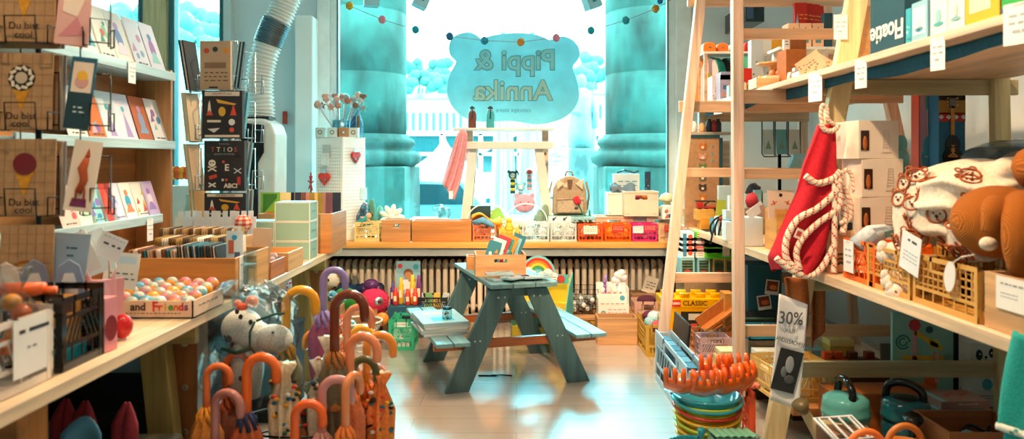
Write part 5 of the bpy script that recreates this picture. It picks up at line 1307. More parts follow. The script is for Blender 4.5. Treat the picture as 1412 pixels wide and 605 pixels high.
pal1 = ['pap:#b87a4a','pap:#e9dccb','pap:#7f4a2e','pap:#2f9fb0','pap:#d9c0a4','pap:#1f2a30','pap:#e9e2d6','pap:#a8623a','pap:#24404c','pap:#c99a6c']
pal2 = ['pap:#1f2a30','pap:#24505f','pap:#e2d8c8','pap:#16242a','pap:#2f6f80','pap:#8a6a4c','pap:#0f1a20']
index_cards(bx_[0]-.185,bx_[0]-.02,bx_[1]-.085,TZ+.008,.165,.14,30,pal1,'greeting card filed upright in the front row of the brown box','cards in the front row of the brown box',-.12)
index_cards(bx_[0]-.01,bx_[0]+.13,bx_[1]-.085,TZ+.008,.18,.14,26,pal2,'dark or teal card filed at the right of the front row in the brown box','dark cards in the brown box',-.10)
index_cards(bx_[0]-.185,bx_[0]+.12,bx_[1]+.09,TZ+.008,.19,.14,34,['pap:#a8843a','pap:#e9e0cf','pap:#7f5a2e','pap:#c9a45a','pap:#5a3c28'],'greeting card filed upright in the rear row of the brown box','cards in the rear row of the brown box',-.04)
o = thing('card_divider','tall clear divider with printed patches at the right of the brown box','divider',(bx_[0]+.165,bx_[1]-.10,TZ+.008),.1)
m = MB('trans:#dfe9ee'); m.box((0,0,.115),(.06,.003,.23)); m.ob('clear_sheet',o)
m = MB('pap:#c46a4a'); m.box((-.012,-.003,.17),(.02,.001,.05)); m.box((.01,-.003,.13),(.02,.001,.04),'pap:#4f6a9a'); m.disc(0,.205,.01,-.004,-.002,'pap:#2f9fc8'); m.ob('printed_patch',o)
m = MB('pap:#ece4dc'); m.box((0,0,0),(.075,.0015,.12)); scribble(m,-.025,.03,.03,.007,-.0012,'pap:#7a7478',1); scribble(m,-.01,.01,.0,.004,-.0012,'pap:#7a7478',1)
m.one('price_sign','white paper sign on the right side of the brown card box','sign',(bx_[0]+.202,bx_[1]-.115,TZ+.085),rot=(0,0,PI/2))
m = MB('glass:#e8f4f6'); m.box((0,0,.08),(.004,.14,.16)); m.one('sign_holder','clear acrylic sign holder on the right side of the brown card box','holder',(bx_[0]+.210,bx_[1]-.06,TZ+.002))
# second row: white-tabbed card box behind
b2 = (-1.36,3.37,TZ+.001)
wood_crate('second card box with white tabbed dividers behind the brown box',b2,.36,.26,.17,0,'wood:#b9804a',slot=False)
index_cards(b2[0]-.16,b2[0]+.16,b2[1]-.07,TZ+.012,.20,.12,36,['pap:#a8843a','pap:#e9e0cf','pap:#6f4a2e','pap:#c9a45a','pap:#d9b890','pap:#8f6a4a'],'brown or cream card filed in the second card box','cards in the second card box',0)
for k in range(12):
    m = MB('pap:#e6ecee'); m.box((0,0,.12),(.05,.003,.235)); m.box((.0,0,.25),(.022,.003,.03))
    m.one('tab_divider','white tabbed divider card at the back of the second card box','divider',(b2[0]-.15+.028*k,b2[1]+.03+.012*(k % 3),TZ+.012),rot=(-.1,0,0),group='white tab dividers')
m = MB('pap:#dfe7ea'); m.box((0,0,.105),(.07,.004,.21)); m.one('tab_divider','plain white-blue card at the right end of the second card box','divider',(b2[0]+.14,b2[1]-.11,TZ+.012),rot=(-.05,0,0))
carton('tall pale box leaning between card ledge and second spinner',(wx(246,3.5),3.72,TZ),.10,.05,.34,'pap:#c7dbe2',art=A_text('pap:#8aa0aa'))
for k,(px,c,lab) in enumerate([(236,'pap:#cfe2ea','light blue leaflet standing left of the second spinner'),(262,'pap:#1a2a3a','black booklet standing at the foot of the second spinner'),(274,'wood:#c9803c','thin orange-brown wooden block at the foot of the second spinner')]):
    m = MB(c); m.box((0,0,.14),(.045,.02,.29-.04*k)); m.one('leaflet',lab,'leaflet',(wx(px,3.5),3.52+.1*(k == 0)+.12,TZ+.002+.0),rot=(-.04,-.08,0))
for k in range(4):
    m = MB('fab:#e4632e' if k % 2 else 'fab:#f0b03c'); m.ell((0,0,.03),(.04,.03,.035),bump=.12,seg=10,rings=7)
    m.one('orange_bundle','orange and cream patterned packet on the lower window ledge behind the card display','packet',(wx(238+7*k,4.2),4.2,wz(246,4.2)),group='orange packets')
m = MB('pap:#d9dfe0'); m.box((0,0,.18),(.3,.18,.37)); m.one('riser_box','white riser box behind the right end of the card display','box',(wx(245,4.2),4.2,TZ))
# gingham ball + cream board
m = MB('fab:#e9e2da')
def ging(u,v):
    a,b = int(u*14) % 2,int(v*12) % 2
    return 'fab:#d8432c' if a and b else ('fab:#ea8f78' if a or b else 'fab:#f2e4d8')
R_ = .038
m.surf(42,36,lambda u,v: (R_*sin(PI*v)*cos(2*PI*u),R_*sin(PI*v)*sin(2*PI*u),-R_*cos(PI*v)),mfn=ging)
m.one('gingham_ball','red gingham fabric ball sitting beside the card boxes','ball',(wx(333,3.4),3.42,wz(308,3.4)))
m = MB('pap:#e2d8cc'); m.box((0,0,.085),(.08,.07,.17)); m.one('white_box','white box under the gingham ball','box',(wx(333,3.4),3.43,TZ),bev=.003)
carton('small white box standing right of the brown card box with a round print',(wx(345,3.2)-.005,3.28,TZ),.06,.05,.12,'pap:#dfe4e2',art=A_blobs(['pap:#2f9fb0','pap:#c46a5a'],4,6))
m = MB('pap:#d9b594'); m.box((0,0,.11),(.075,.008,.22)); m.one('cream_board','plain tan board standing upright beside the low wooden trays','board',(wx(350,3.12),3.18,TZ),rot=(0,.08,.45))
# low wooden trays
wood_crate('small wooden tray with purple crystals at the table edge',(-1.10,3.30,TZ),.135,.20,.075,0,'wood:#b9672e',slot=False)
for k in range(14):
    m = MB(['fab:#a98a94','fab:#8a5f70','fab:#c9aeb4','fab:#b08f8a'][k % 4]); m.ell((0,0,0),(.024,.022,.020),seg=8,rings=6,bump=.25)
    m.one('rough_pebble','purple rough pebble heaped in the small wooden tray','pebble',(-1.10-.04+.027*(k % 4),3.24+.035*((k//4) % 4),TZ+.055+.012*(k % 3)),group='purple pebbles in the tray')
wood_crate('larger pale wooden tray in front of the green boxes',(-1.125,3.56,TZ),.19,.24,.085,0,'wood:#d99f62',slot=False)
# stacked sage green boxes
G1 = 'pap:#8fae9c'
zz = [TZ,TZ+.098,TZ+.196]
for i,(x,y,k,lab) in enumerate([(-1.125,3.90,0,'sage green box, bottom of the right stack'),(-1.125,3.90,1,'sage green box, middle of the right stack'),(-1.125,3.90,2,'sage green box, top of the right stack'),(-1.31,3.92,0,'sage green box, bottom of the left stack'),(-1.31,3.92,1,'sage green box, top of the left stack')]):
    o = thing('sage_box',lab+' on the left table','box',(x,y,zz[k]))
    m = MB(G1); m.box((0,0,.0485),(.172,.15,.097))
    for sx in (-1,1):
        for sy in (-1,1): m.box((sx*.0862,sy*.0752,.0485),(.004,.004,.097),'pap:#e3d9cc')
    for zq in (.002,.094):
        m.box((0,0,zq),(.1745,.1525,.004),'pap:#e3d9cc')
    m.ob('box_body',o)
    m = MB(G1); m.box((0,0,.0978-.0004),(.174,.152,.001)); m.ob('lid',o)
    m = MB('pap:#5f8078'); m.T = MRo(PI/2,4,'Z'); scribble(m,-.03,.03,.05,.012,-.0875,'pap:#6f8f86',1); m.ob('side_print',o)
# wooden box at the end with little books
wood_crate('deep orange-brown wooden box at the far end of the left table',(-1.20,4.30,TZ),.40,.36,.215,0,'wood:#c4783a',slot=False)
bk = [(372,'pap:#7fae2f',28),(396,'pap:#e3c98a',22),(411,'pap:#1f2c44',22),(424,'pap:#b9766a',20),(436,'pap:#cfae5a',22),(448,'pap:#a5707a',22),(459,'pap:#16243c',22)]
nm = ['lime green picture book left of the little books','cream little book with a bird print','navy little book left of the dusty pink ones','dusty rose little book','yellow patterned little book','mauve little book','dark navy little book at the right end of the row']
for i,(px,c,w_) in enumerate(bk):
    Y = 4.35; h = wz(265,Y)-TZ-.012
    m = MB(c); m.box((0,0,h/2),(w_*.00385,.012,h)); A_blobs(['pap:#e8d8a0','pap:#c46a4a','pap:#4f8f7a'],4,i+60)(m,w_*.003,.012,h) if i != 0 else m.poly([(-.04,h*.6),(.04,h*.9),(.04,h*.97),(-.04,h*.97)],-.0068,-.006,'pap:#3f7a2a')
    m.one('picture_book',nm[i]+' in the far wooden box','book',(wx(px,Y),Y,TZ+.011),rot=(-.04,0,0))

# ---------------------------------------------------------------- second spinner with boxed tattoos
s2 = thing('card_spinner','silver wire spinner with dark tattoo and space age boxes on the left table','display rack',(-1.40,3.66,TZ+.0))
Sv = 'metal:#9aa2a6'
m = MB(Sv); m.cyl((0,.06,.52),.009,1.04,seg=10); m.cyl((0,.06,.006),.15,.012,seg=28); m.ob('center_pole',s2)
Y2 = 3.56
def s2z(py): return wz(py,Y2)-TZ
for (x,pyb,h,w) in ((.0,125,.24,.17),(.0,192,.22,.19),(.0,262,.22,.19)):
    wire_pocket(s2,x-.0,-.07,s2z(pyb),w,.045,h,c=Sv,r=.0026)
for (s,pyb) in ((-1,125),(-1,195),(-1,262),(1,125),(1,195),(1,262)):
    wire_pocket(s2,s*(.10 if s > 0 else .12),.02,s2z(pyb),.11,.05,.20,rz=s*PI/2.6,c=Sv,r=.0026)
def tatbox(lab,px,pyt,pyb,w,kind,Y=3.50):
    z = wz(pyb,Y); h = wz(pyt,Y)-z
    o = thing('tattoo_box',lab,'box',(wx(px,Y),Y,z))
    m = MB('pap:#262429'); m.box((0,0,h/2),(w,.03,h)); y = -.0155
    r = random.Random(pyt)
    if kind == 'space':
        m.box((0,y,h*.93),(w*.86,.001,h*.09),'pap:#e0cdb6')
        m.poly([(-w*.36,h*.5),(-w*.26,h*.5),(-w*.29,h*.72),(-w*.31,h*.8),(-w*.34,h*.72)],y-.001,y,'pap:#e9ddc8'); m.poly([(-w*.4,h*.48),(-w*.22,h*.48),(-w*.31,h*.6)],y-.0016,y,'pap:#d8502c')
        m.poly([(-w*.15,h*.82),(w*.36,h*.72),(w*.30,h*.69),(-w*.1,h*.74)],y-.001,y,'pap:#d9a03a'); m.disc(0,h*.56,w*.09,y-.001,y,'pap:#e0a62f',12,h*.10); m.poly([(w*.2,h*.48),(w*.36,h*.48),(w*.28,h*.72)],y-.001,y,'pap:#d8432c')
        m.box((-w*.2,y,h*.36),(w*.34,.001,h*.05),'pap:#d9c8b0'); m.disc(w*.24,h*.34,w*.08,y-.001,y,'pap:#e9e2d6'); m.poly([(-w*.36,h*.2),(-w*.05,h*.22),(-w*.2,h*.12)],y-.001,y,'pap:#e9e2d6'); m.disc(w*.24,h*.18,w*.06,y-.001,y,'pap:#d8502c')
        m.box((0,y,h*.05),(w*.86,.001,h*.05),'pap:#e0cdb6')
    else:
        m.disc(-w*.3,h*.55,w*.09,y-.001,y,'pap:#e9ddc8'); m.disc(-w*.33,h*.56,w*.02,y-.002,y-.001,'pap:#262429',8); m.disc(-w*.27,h*.56,w*.02,y-.002,y-.001,'pap:#262429',8)
        for s in (-1,1):
            m.box((-w*.3,y,h*.44),(w*.24,.001,h*.025),'pap:#e9ddc8',R=RY(s*.5)); m.box((-w*.3,y,h*.12),(w*.2,.001,h*.03),'pap:#e9ddc8',R=RY(s*.5)); m.box((w*.33,y,h*.40),(w*.22,.001,h*.02),'pap:#c9ccd0',R=RY(s*.6))
        m.box((-w*.28,y,h*.28),(w*.2,.001,h*.07),'pap:#c8452c',R=RY(-.3)); m.box((w*.36,y,h*.2),(w*.08,.001,h*.16),'pap:#c0322a'); m.disc(-w*.02,h*.58,w*.04,y-.001,y,'pap:#c8452c',5); m.disc(w*.05,h*.22,w*.04,y-.001,y,'pap:#c8452c',5); m.disc(-w*.04,h*.22,w*.035,y-.001,y,'pap:#c9ccd0',6); m.poly([(w*.22,h*.66),(w*.44,h*.66),(w*.33,h*.76)],y-.001,y,'pap:#15161a')
    m.ob('box_body',o,.001)
    if kind == 'space': text('THE SPACE AGE',.0125,'pap:#7a4a3a',o,(0,y-.001,h*.93))
    else:
        text('THOM AS',.013,'pap:#9aa0a4',o,(0,y-.001,h*.93)) if False else text('T H E M E',.012,'pap:#8a9096',o,(0,y-.001,h*.93))
        for k,(c,q) in enumerate([('T','#c0483a'),('T','#e9ddc8'),('I','#9ab8b4'),('O','#e9ddc8'),('S','#c0483a')]): text(c,.030,'pap:'+q,o,(-.052+.026*k,y-.001,h*.82))
        text('BEWARE OF PIRATES',.010,'pap:#8a9aa0',o,(0,y-.001,h*.73)); text('E',.042,'pap:#e9ddc8',o,(.012,y-.001,h*.46),bold=.001); text('ABC!',.028,'pap:#e0d2bc',o,(.03,y-.001,h*.10),bold=.001)
    return o
tatbox('dark box with rockets and space drawings in the upper pocket of the silver spinner',308,125,191,.185,'space')
tatbox('dark tattoo box with skull and crossbones letters in the middle of the silver spinner',311,194,263,.185,'tat')
tatbox('dark box with rockets and space drawings, half hidden at the bottom of the silver spinner',312,266,310,.19,'space')
m = MB('pap:#b99a7a'); Y = 3.52; h = wz(58,Y)-wz(125,Y); m.box((0,0,h/2),(.14,.02,h)); m.box((0,-.011,h*.5),(.10,.001,h*.12),'pap:#8a6a50'); m.disc(.05,h*.8,.012,-.012,-.010,'pap:#e0902f'); m.disc(-.04,h*.8,.012,-.012,-.010,'pap:#c0482c'); scribble(m,-.05,.05,h*.35,.01,-.011,'pap:#5f4a3a',3); m.disc(0,h*.83,.012,-.012,-.010,'pap:#303a34'); scribble(m,-.03,.0,h*.05,.014,-.011,'pap:#2a221c',1)
m.one('tan_box','tan box with small drawings in the top front pocket of the silver spinner','box',(wx(298,Y),Y,wz(124,Y)))
for i,(px0,px1,pyt,pyb,c,ry,lab) in enumerate([(262,268,55,125,'pap:#23262c',-.18,'black book seen edge-on in the top left pocket of the silver spinner'),(334,330,58,122,'pap:#1f2a30',.12,'black book with teal side in the top right pocket of the silver spinner'),(264,268,128,195,'pap:#dcc3a0',-.12,'cream booklet in the second left pocket of the silver spinner'),(338,336,128,190,'pap:#3f8fa0',.1,'teal booklet in the second right pocket of the silver spinner'),(268,272,198,262,'pap:#d9b48f',-.15,'tan booklet in the third left pocket of the silver spinner'),(345,340,196,260,'pap:#5a6a6c',.12,'dark grey booklet in the third right pocket of the silver spinner'),(275,275,262,305,'pap:#cf9a62',-.08,'tan booklet in the lowest left pocket of the silver spinner'),(346,346,262,305,'pap:#6a5a48',.05,'brown booklet in the lowest right pocket of the silver spinner')]):
    Y = 3.60; z = wz(pyb,Y); h = wz(pyt,Y)-z
    for k in range(3):
        s = 1 if ry > 0 else -1
        m = MB(c if k != 1 else ('pap:#e4d5c2' if s < 0 else 'pap:#9fc6cf')); m.box((0,0,h/2),(.009,.09,h))
        m.one('booklet',lab if k == 0 else ('second, behind the '+' '.join(lab.split()[:11]) if k == 1 else 'third, behind the '+' '.join(lab.split()[:11])),'booklet',(wx(px1-(7 if s > 0 else 0),Y)+s*.0075*k,Y+.02,z+.001),rot=(0,ry,s*.25),group=None)

# ---------------------------------------------------------------- portable air conditioner with hose
o = thing('portable_air_conditioner','white and black portable air conditioner standing by the wall left of the window','appliance',(wx(361,5.35),5.35,.62))
H = wz(163,5.2)-.62
m = MB('pl:#efe6dc'); m.poly([(-.13,0),(.13,0),(.135,H*.88),(.11,H*.96),(.05,H),(-.11,H),(-.13,H*.97)],-.13,.15); m.ob('housing',o,.02)
m = MB('gl:#14181c'); m.poly([(-.035,H*.02),(.02,H*.02),(.02,H*.66),(.06,H*.74),(.06,H*.95),(-.115,H*.97),(-.1,H*.84),(-.035,H*.76)],-.146,-.128); m.ob('black_strip',o,.004)
m = MB('gl:#14181c'); m.box((-.01,.0,H+.008),(.17,.16,.016)); m.ob('top_grille',o,.005)
m = MB('pl:#b9b4ae')
for k in range(5): m.box((.045,-.135,H*.9-.05*k*.5),(.02,.004,.006))
m.ob('control_marks',o)
m = MB('pl:#d9d0c6'); m.box((0,0,.29),(.34,.34,.58)); m.one('white_cabinet','plain white cabinet under the air conditioner','cabinet',(wx(361,5.35),5.36,0),bev=.006)
hs = thing('exhaust_hose','white ribbed exhaust hose with a silver taped joint rising from the air conditioner','hose',(wx(361,5.4),5.40,1.55))
Yh = 5.42
cp = [(360,168),(361,150),(359,120),(362,92),(370,64),(378,42),(388,20),(398,-4),(410,-34)]
def cat(P,n):
    out = []
    for i in range(len(P)-1):
        p0,p1,p2,p3 = P[max(0,i-1)],P[i],P[i+1],P[min(len(P)-1,i+2)]
        for k in range(n):
            t = k/n; out.append(tuple(.5*((2*p1[j])+(-p0[j]+p2[j])*t+(2*p0[j]-5*p1[j]+4*p2[j]-p3[j])*t*t+(-p0[j]+3*p1[j]-3*p2[j]+p3[j])*t**3) for j in range(len(p1))))
    return out+[P[-1]]
cc = cat(cp,22)
ps = [(wx(a,Yh)-hs.location.x,0,wz(b,Yh)-1.55) for a,b in cc]
m = MB('pl:#e6e8e4'); m.tube(ps,[.090+.007*(1 if k % 4 < 2 else -1) for k in range(len(ps))],seg=22); m.ob('ribbed_hose',hs)
m = MB('metal:#5f6c74'); tp = [p for p,(a,b) in zip(ps,cc) if 30 < b < 62]; m.tube(tp,[.101+.005*sin(k*2.1) for k in range(len(tp))],seg=22); m.ob('tape_sleeve',hs)
m = MB('pl:#c8402c'); m.box((0,0,0),(.03,.03,.1)); m.one('wall_bracket','red bracket on the wall beside the exhaust hose','bracket',(wx(381,5.9),6.12,wz(160,5.9)))

# ---------------------------------------------------------------- hobby horse in a clear bag
Yo = 2.62
hh = thing('hobby_horse','white plush hobby horse head with dark spots and green bridle in the umbrella stand','toy',(wx(340,Yo),Yo,0),0)
X = lambda px: wx(px,Yo)-hh.location.x
Z = lambda py: wz(py,Yo)
Wf = 'fur:#f6ecdf'
m = MB(Wf)
m.ell((X(334),0,Z(452)),(.070,.062,.066),seg=22,rings=14)
m.ell((X(352),-.01,Z(462)),(.065,.055,.052),seg=20,rings=14,R=RY(.15)); m.ell((X(380),-.025,Z(464)),(.066,.052,.048),seg=22,rings=14,R=RY(.05))
m.lathe([(.060,0),(.065,.09),(.055,.21),(.02,.24)],seg=22,c=(X(332),.01,Z(458)-.22),R=RY(.1)); m.ob('horse_head',hh)
m = MB('fur:#2b2a34'); rr = random.Random(8)
for (px,py) in ((322,446),(340,432),(352,440),(328,470),(335,425),(318,460),(345,478),(322,500),(340,515),(330,535),(350,500),(318,525),(348,528)):
    q = .056 if py < 480 else .055; m.ell((X(px),-.056 if 322 < px < 348 else -.045,Z(py)),(.0075,.006,.009),seg=8,rings=6)
m.ell((X(323),-.056,Z(462)),(.013,.008,.013),'gl:#121216',12,8); m.ell((X(385),-.068,Z(452)),(.005,.005,.004),'gl:#6a5648'); m.ob('spots_and_eye',hh)
m = MB('fab:#14573f'); m.tube([(X(360),-.062,Z(438)),(X(354),-.068,Z(452)),(X(354),-.068,Z(470)),(X(362),-.06,Z(484))],.0055,flat=.6); m.tube([(X(354),-.066,Z(474)),(X(335),-.066,Z(480)),(X(312),-.03,Z(478))],.0095,flat=.6); m.tube([(X(360),-.05,Z(438)),(X(385),-.03,Z(430)),(X(392),.0,Z(432))],.004); m.ob('bridle',hh)
m = MB('fab:#8a6a58'); m.tube([(X(362),-.066,Z(486)),(X(378),-.078,Z(480)),(X(396),-.072,Z(474)),(X(408),-.045,Z(468))],.0022,seg=6); m.ob('mouth',hh)
m = MB('fur:#e8582f'); m.ell((X(334),.0,Z(424)),(.018,.018,.016)); m.ell((X(346),.01,Z(416)),(.024,.02,.020),'fur:#ee9a80'); m.ell((X(325),.02,Z(420)),(.014,.014,.014),'fur:#ee9a80'); m.ob('mane',hh)
m = MB('wood:#c9a06a'); m.cyl((X(334),.01,.18),.012,.36,seg=10); m.ob('stick',hh)
bg_ = MB('film:#eef6fa')
def bagf(u,v):
    a = 2*PI*u; zt,z0 = Z(388),Z(560)
    r = .115+.03*sin(v*2.6)+.010*sin(a*5+v*9)+.008*sin(a*3-v*13)
    if v > .8: r *= 1-.45*(v-.8)/.2
    return (X(342)+r*1.15*cos(a),r*.75*sin(a),z0+(zt-z0)*v)
bg_.surf(44,26,bagf)
bg_.one('clear_plastic_bag','crinkled clear plastic bag over the hobby horse head','bag',(hh.location.x,Yo,0))
# second bag of wrapped stuff left of the horse
m = MB('film:#cdd8de')
m.surf(30,16,lambda u,v: ((.085+.02*sin(u*30+v*5)+.02*v)*cos(2*PI*u),(.06+.01*sin(u*22))*sin(2*PI*u),.26*v))
m.one('clear_plastic_bag','dark reflective clear bag bunched beside the olive trestle, left of the hobby horse','bag',(wx(290,2.75),2.80,wz(500,2.75)))

# ---------------------------------------------------------------- umbrella stand
us = thing('umbrella_stand','black wire floor bin that holds the children umbrellas','umbrella stand',(wx(425,2.62),2.62,0))
m = MB('metal:#2a2e32')
for k in range(5): m.tube([(.24*cos(a*PI/14),.17*sin(a*PI/14),.01+.08*k) for a in range(28)],.004,seg=6,closed=True)
for k in range(24): a = k*PI/12; m.tube([(.24*cos(a),.17*sin(a),.01),(.24*cos(a),.17*sin(a),.33)],.0028,seg=5)
m.ob('wire_bin',us)
m = MB('metal:#2a2e32'); m.lathe([(.24,0),(.24,.01)],seg=28); m.ob('base_plate',us)
m = MB('metal:#23272b'); m.tube([(.2,0,.05),(.42,.02,.0),],.008); m.tube([(.2,.1,.05),(.36,.16,.0)],.008); m.ob('foot',us)
def umbrella(px,py,Y,hc,cc,cc2,lab,d=1,s=1.0,tilt=0,rz=0,full=True,thick=.0145):
    """handle top at px,py; d = side the hook opens to"""
    zt = wz(py,Y); x0 = wx(px,Y)
    L = zt; o = thing('childrens_umbrella',lab,'umbrella',(x0,Y,.012),rot=(0,tilt,rz))
    L = zt-.012
    r = .045*s
    m = MB(hc); zc = L-r
    P = [(0,0,L-.19*s),(0,0,L-.12*s),(0,0,zc)]+[(d*(r-r*cos(t)),0,zc+r*sin(t)) for t in [PI*k/10 for k in range(1,11)]]+[(d*2*r,0,zc-.022*s),(d*2.02*r,0,zc-.034*s)]
    m.tube(P,[thick*s]*(len(P)-1)+[thick*s*.75],seg=12); m.ob('handle',o)
    m = MB('metal:#c4c0ba'); m.cyl((0,0,(L-.19*s)/2+.02),.004,L-.19*s,seg=8); m.ob('shaft',o)
    zb = .03; zt2 = L-.175*s
    m = MB(cc); n = 12; prof = []
    Hc = min(zt2,.40)
    for k in range(n+1):
        t = k/n; rr_ = (.012+.034*sin(PI*min(1,t*1.05)*.62)) * (1 if t < .86 else 1-.62*(t-.86)/.14)
        prof.append((rr_,zt2-Hc+Hc*t*.97))
    m.lathe(prof,seg=32,wave=(.20,8)); cn = m.ob('folded_canopy',o)
    m = MB(cc2); q = zt2-.035
    for k in range(8):
        a = k*PI/4; m.tube([(.012*cos(a),.012*sin(a),q+.045),(.026*cos(a+.3),.026*sin(a+.3),q+.02),(.032*cos(a+.7),.032*sin(a+.7),q-.012)],[.004,.008,.005],seg=6)
    m.lathe([(.026,q-.02),(.034,q-.01),(.026,q+.004)],seg=24,wave=(.15,8)); m.ob('gathered_frill',cn)
    if full:
        m = MB(cc2); m.lathe([(.036,zt2-Hc*.45),(.050,zt2-Hc*.43),(.050,zt2-Hc*.40),(.036,zt2-Hc*.38)],seg=20); m.ob('closing_strap',cn)
    return o
O,OR,PK,BR,YE,VI,TN = 'gl:#ee6a24','gl:#f08436','gl:#c98478','gl:#7a3418','gl:#f2a320','gl:#8e7ab4','gl:#d9835f'
fl1,fl2 = 'fab:#c9b090','fab:#e4762c'
U = [
 (355,492,2.42,O,'fab:#b4552e','fab:#2c3a5c','orange hook handle in front of the hobby horse, opening right',1,1.05),
 (410,400,2.64,YE,'fab:#8f8468','fab:#f2a62a','tall yellow hook handle, highest of the umbrellas',1,1.10),
 (458,372,2.78,VI,'fab:#a04a6a','fab:#9d86c2','violet straight handle rising beside the tall yellow one',1,.9),
 (477,405,2.50,BR,'fab:#6a6048','fab:#b06a2e','large dark brown hook handle in the middle',1,1.12),
 (492,424,2.70,TN,'fab:#c07a5a','fab:#e49a78','salmon hook handle just behind the large brown one',1,.95),
 (497,463,2.52,'gl:#f08a5a','fab:#cf6a3c','fab:#ee7a34','light orange hook handle right of the brown one',1,1.05),
 (520,462,2.66,'gl:#ee8a30','fab:#d8702c','fab:#ee7f2c','orange hook handle at the far right of the stand',1,1.0),
 (420,556,2.34,'gl:#f06326','fab:#c85a2c','fab:#e8622c','low bright orange hook handle at the front',1,.95),
 (458,523,2.40,'gl:#c98a84','fab:#b8a080','fab:#d99a84','dusty pink hook handle low in the middle',1,1.0),
 (489,522,2.36,'gl:#e88a52','fab:#cf7a44','fab:#e87a34','peach upright hook seen edge-on at the right front',1,.9),
 (500,494,2.60,'gl:#54502a','fab:#6a6848','fab:#8a7a3a','dark olive hook handle between the orange ones',1,.9),
 (296,505,2.46,'gl:#e8743a','fab:#d9883a','fab:#e8962e','orange hook handle at the far left of the stand',1,.8),
 (322,490,2.56,'gl:#e2672e','fab:#8a4a34','fab:#cf5a2c','orange hook handle partly behind the far left one',1,.8),
 (310,540,2.36,'gl:#b4736a','fab:#a85a44','fab:#c07a5a','dusky mauve hook handle low at the left',1,.95),
 (512,505,2.72,'gl:#d88a80','fab:#d86a34','fab:#ee7a34','rose hook handle behind the light orange one',1,.8),
 (497,452,2.86,'gl:#f2a420','fab:#e08a2c','fab:#f2a62a','small yellow hook handle at the back of the stand',1,.85),
 (436,458,2.80,'gl:#ef8a3a','fab:#c0452c','fab:#e2552c','orange hook handle hidden behind the tall yellow one',-1,.8)]
for i,(px,py,Y,hc,c1,c2,lab,d,s) in enumerate(U):
    o = umbrella(px-14*s if d > 0 else px+14*s,py,Y,hc,c1,c2,'folded umbrella with '+lab,d,s,rz=[0,.15,0,-.1,.2,-.15,.1,0,.1,1.2,-.2,.15,.3,-.2,.2,.1,0][i])
# colourful patterned pouches tucked between the umbrellas
for k,(px,py,c) in enumerate([(398,500,'fab:#d8c4a0'),(408,560,'fab:#a8784a'),(445,500,'fab:#c9bfa8'),(455,470,'fab:#dccfb8'),(430,540,'fab:#5a6a5a'),(520,525,'fab:#f0803a'),(500,565,'fab:#ee6a2c')]):
    Y = 2.55; o = thing('patterned_umbrella','folded patterned umbrella body without visible handle in the umbrella stand','umbrella',(wx(px,Y),Y+.02*k-.05,.012),group='patterned umbrellas in the stand')
    zt = wz(py,Y)
    m = MB(c); m.lathe([(.012,.02),(.038,zt*.5),(.042,zt*.75),(.016,zt*.92),(.034,zt)],seg=32,wave=(.30,8)); rr = random.Random(k)
    for j in range(40):
        a,z = rr.uniform(PI,2*PI),rr.uniform(zt*.45,zt*.9); m.ell((.040*cos(a),.040*sin(a),z),(.010,.004,.007),rr.choice(['fab:#d8432c','fab:#2f5a4a','fab:#e8a22c','fab:#3c2c28','fab:#e9e0d0','fab:#2f6f8a']),7,5)
    m.ob('folded_canopy',o)
# ================================================================ right-hand shelving
PW = 'woodz:#efccb4'; PR = 'wood:#deb491'; CRM = 'woodz:#dccd9c'; CRR = 'wood:#b4a880'
T1,T2,T3 = 3.26,3.72,4.42
def post(parent,p0,p1,w,d,Y,col,nm='post'):
    """leaning post from pixel (x at y) to (x at y), drawn at distance Y, carried down to the floor"""
    (xa,ya),(xb,yb) = p0,p1
    X0,Z0,X1,Z1 = wx(xa,Y),wz(ya,Y),wx(xb,Y),wz(yb,Y)
    s = (X1-X0)/(Z1-Z0); Xf = X0-s*Z0; zt = 2.5; Xt = X0+s*(zt-Z0)
    m = MB(col); m.poly([(Xf-w/2,0),(Xf+w/2,0),(Xt+w/2,zt),(Xt-w/2,zt)],Y-d/2,Y+d/2)
    return m.ob(nm,parent,.004)
o = thing('shelf_trestle','cream painted leaning shelf trestle in the right foreground','trestle',(0,0,0))
post(o,(1181,0),(1075,560),.088,.045,T1,CRM)
post(o,(1384,480),(1378,130),.07,.045,T1+.02,CRM)
for (x0,x1,yc,hh) in ((1128,1410,112,.060),(1098,1382,512,.068),(1110,1395,392,.05)):
    m = MB(CRR); m.bx(wx(x0,T1),wx(x1,T1),T1+.024,T1+.055,wz(yc,T1)-hh/2,wz(yc,T1)+hh/2)
    if yc == 392: m = MB(CRR); m.bx(wx(x0,T1),wx(x1,T1),T1+.024,T1+.055,.66,.728)
    if yc == 112: m = MB(CRR); m.bx(wx(x0,T1),wx(x1,T1),T1+.024,T1+.055,1.505,1.572)
    m.ob('rail',o,.003)
o = thing('shelf_trestle','pink-toned wooden trestle with an upright front post in the middle of the shelving','trestle',(0,0,0))
post(o,(1016,0),(1019,560),.052,.05,T2,PW)
post(o,(1262,300),(1225,130),.055,.045,T2+.05,PW)
for (x0,x1,yc,hh) in ((1022,1228,45,.052),(1024,1240,240,.05),(1024,1235,458,.056)):
    m = MB(PR); m.bx(wx(x0,T2),wx(x1,T2)+.05,T2+.027,T2+.055,wz(yc,T2)-hh/2,wz(yc,T2)+hh/2); m.ob('rail',o,.003)
m = MB(PR); m.bx(wx(1022,T2),wx(1250,T2),T2+.027,T2+.055,1.505,1.572); m.ob('rail',o,.003)
o = thing('shelf_trestle','pink-toned leaning trestle of the shelving nearest the window','trestle',(0,0,0))
post(o,(966,0),(912,480),.058,.05,T3,PW)
post(o,(1165,300),(1150,130),.05,.045,T3+.05,PW)
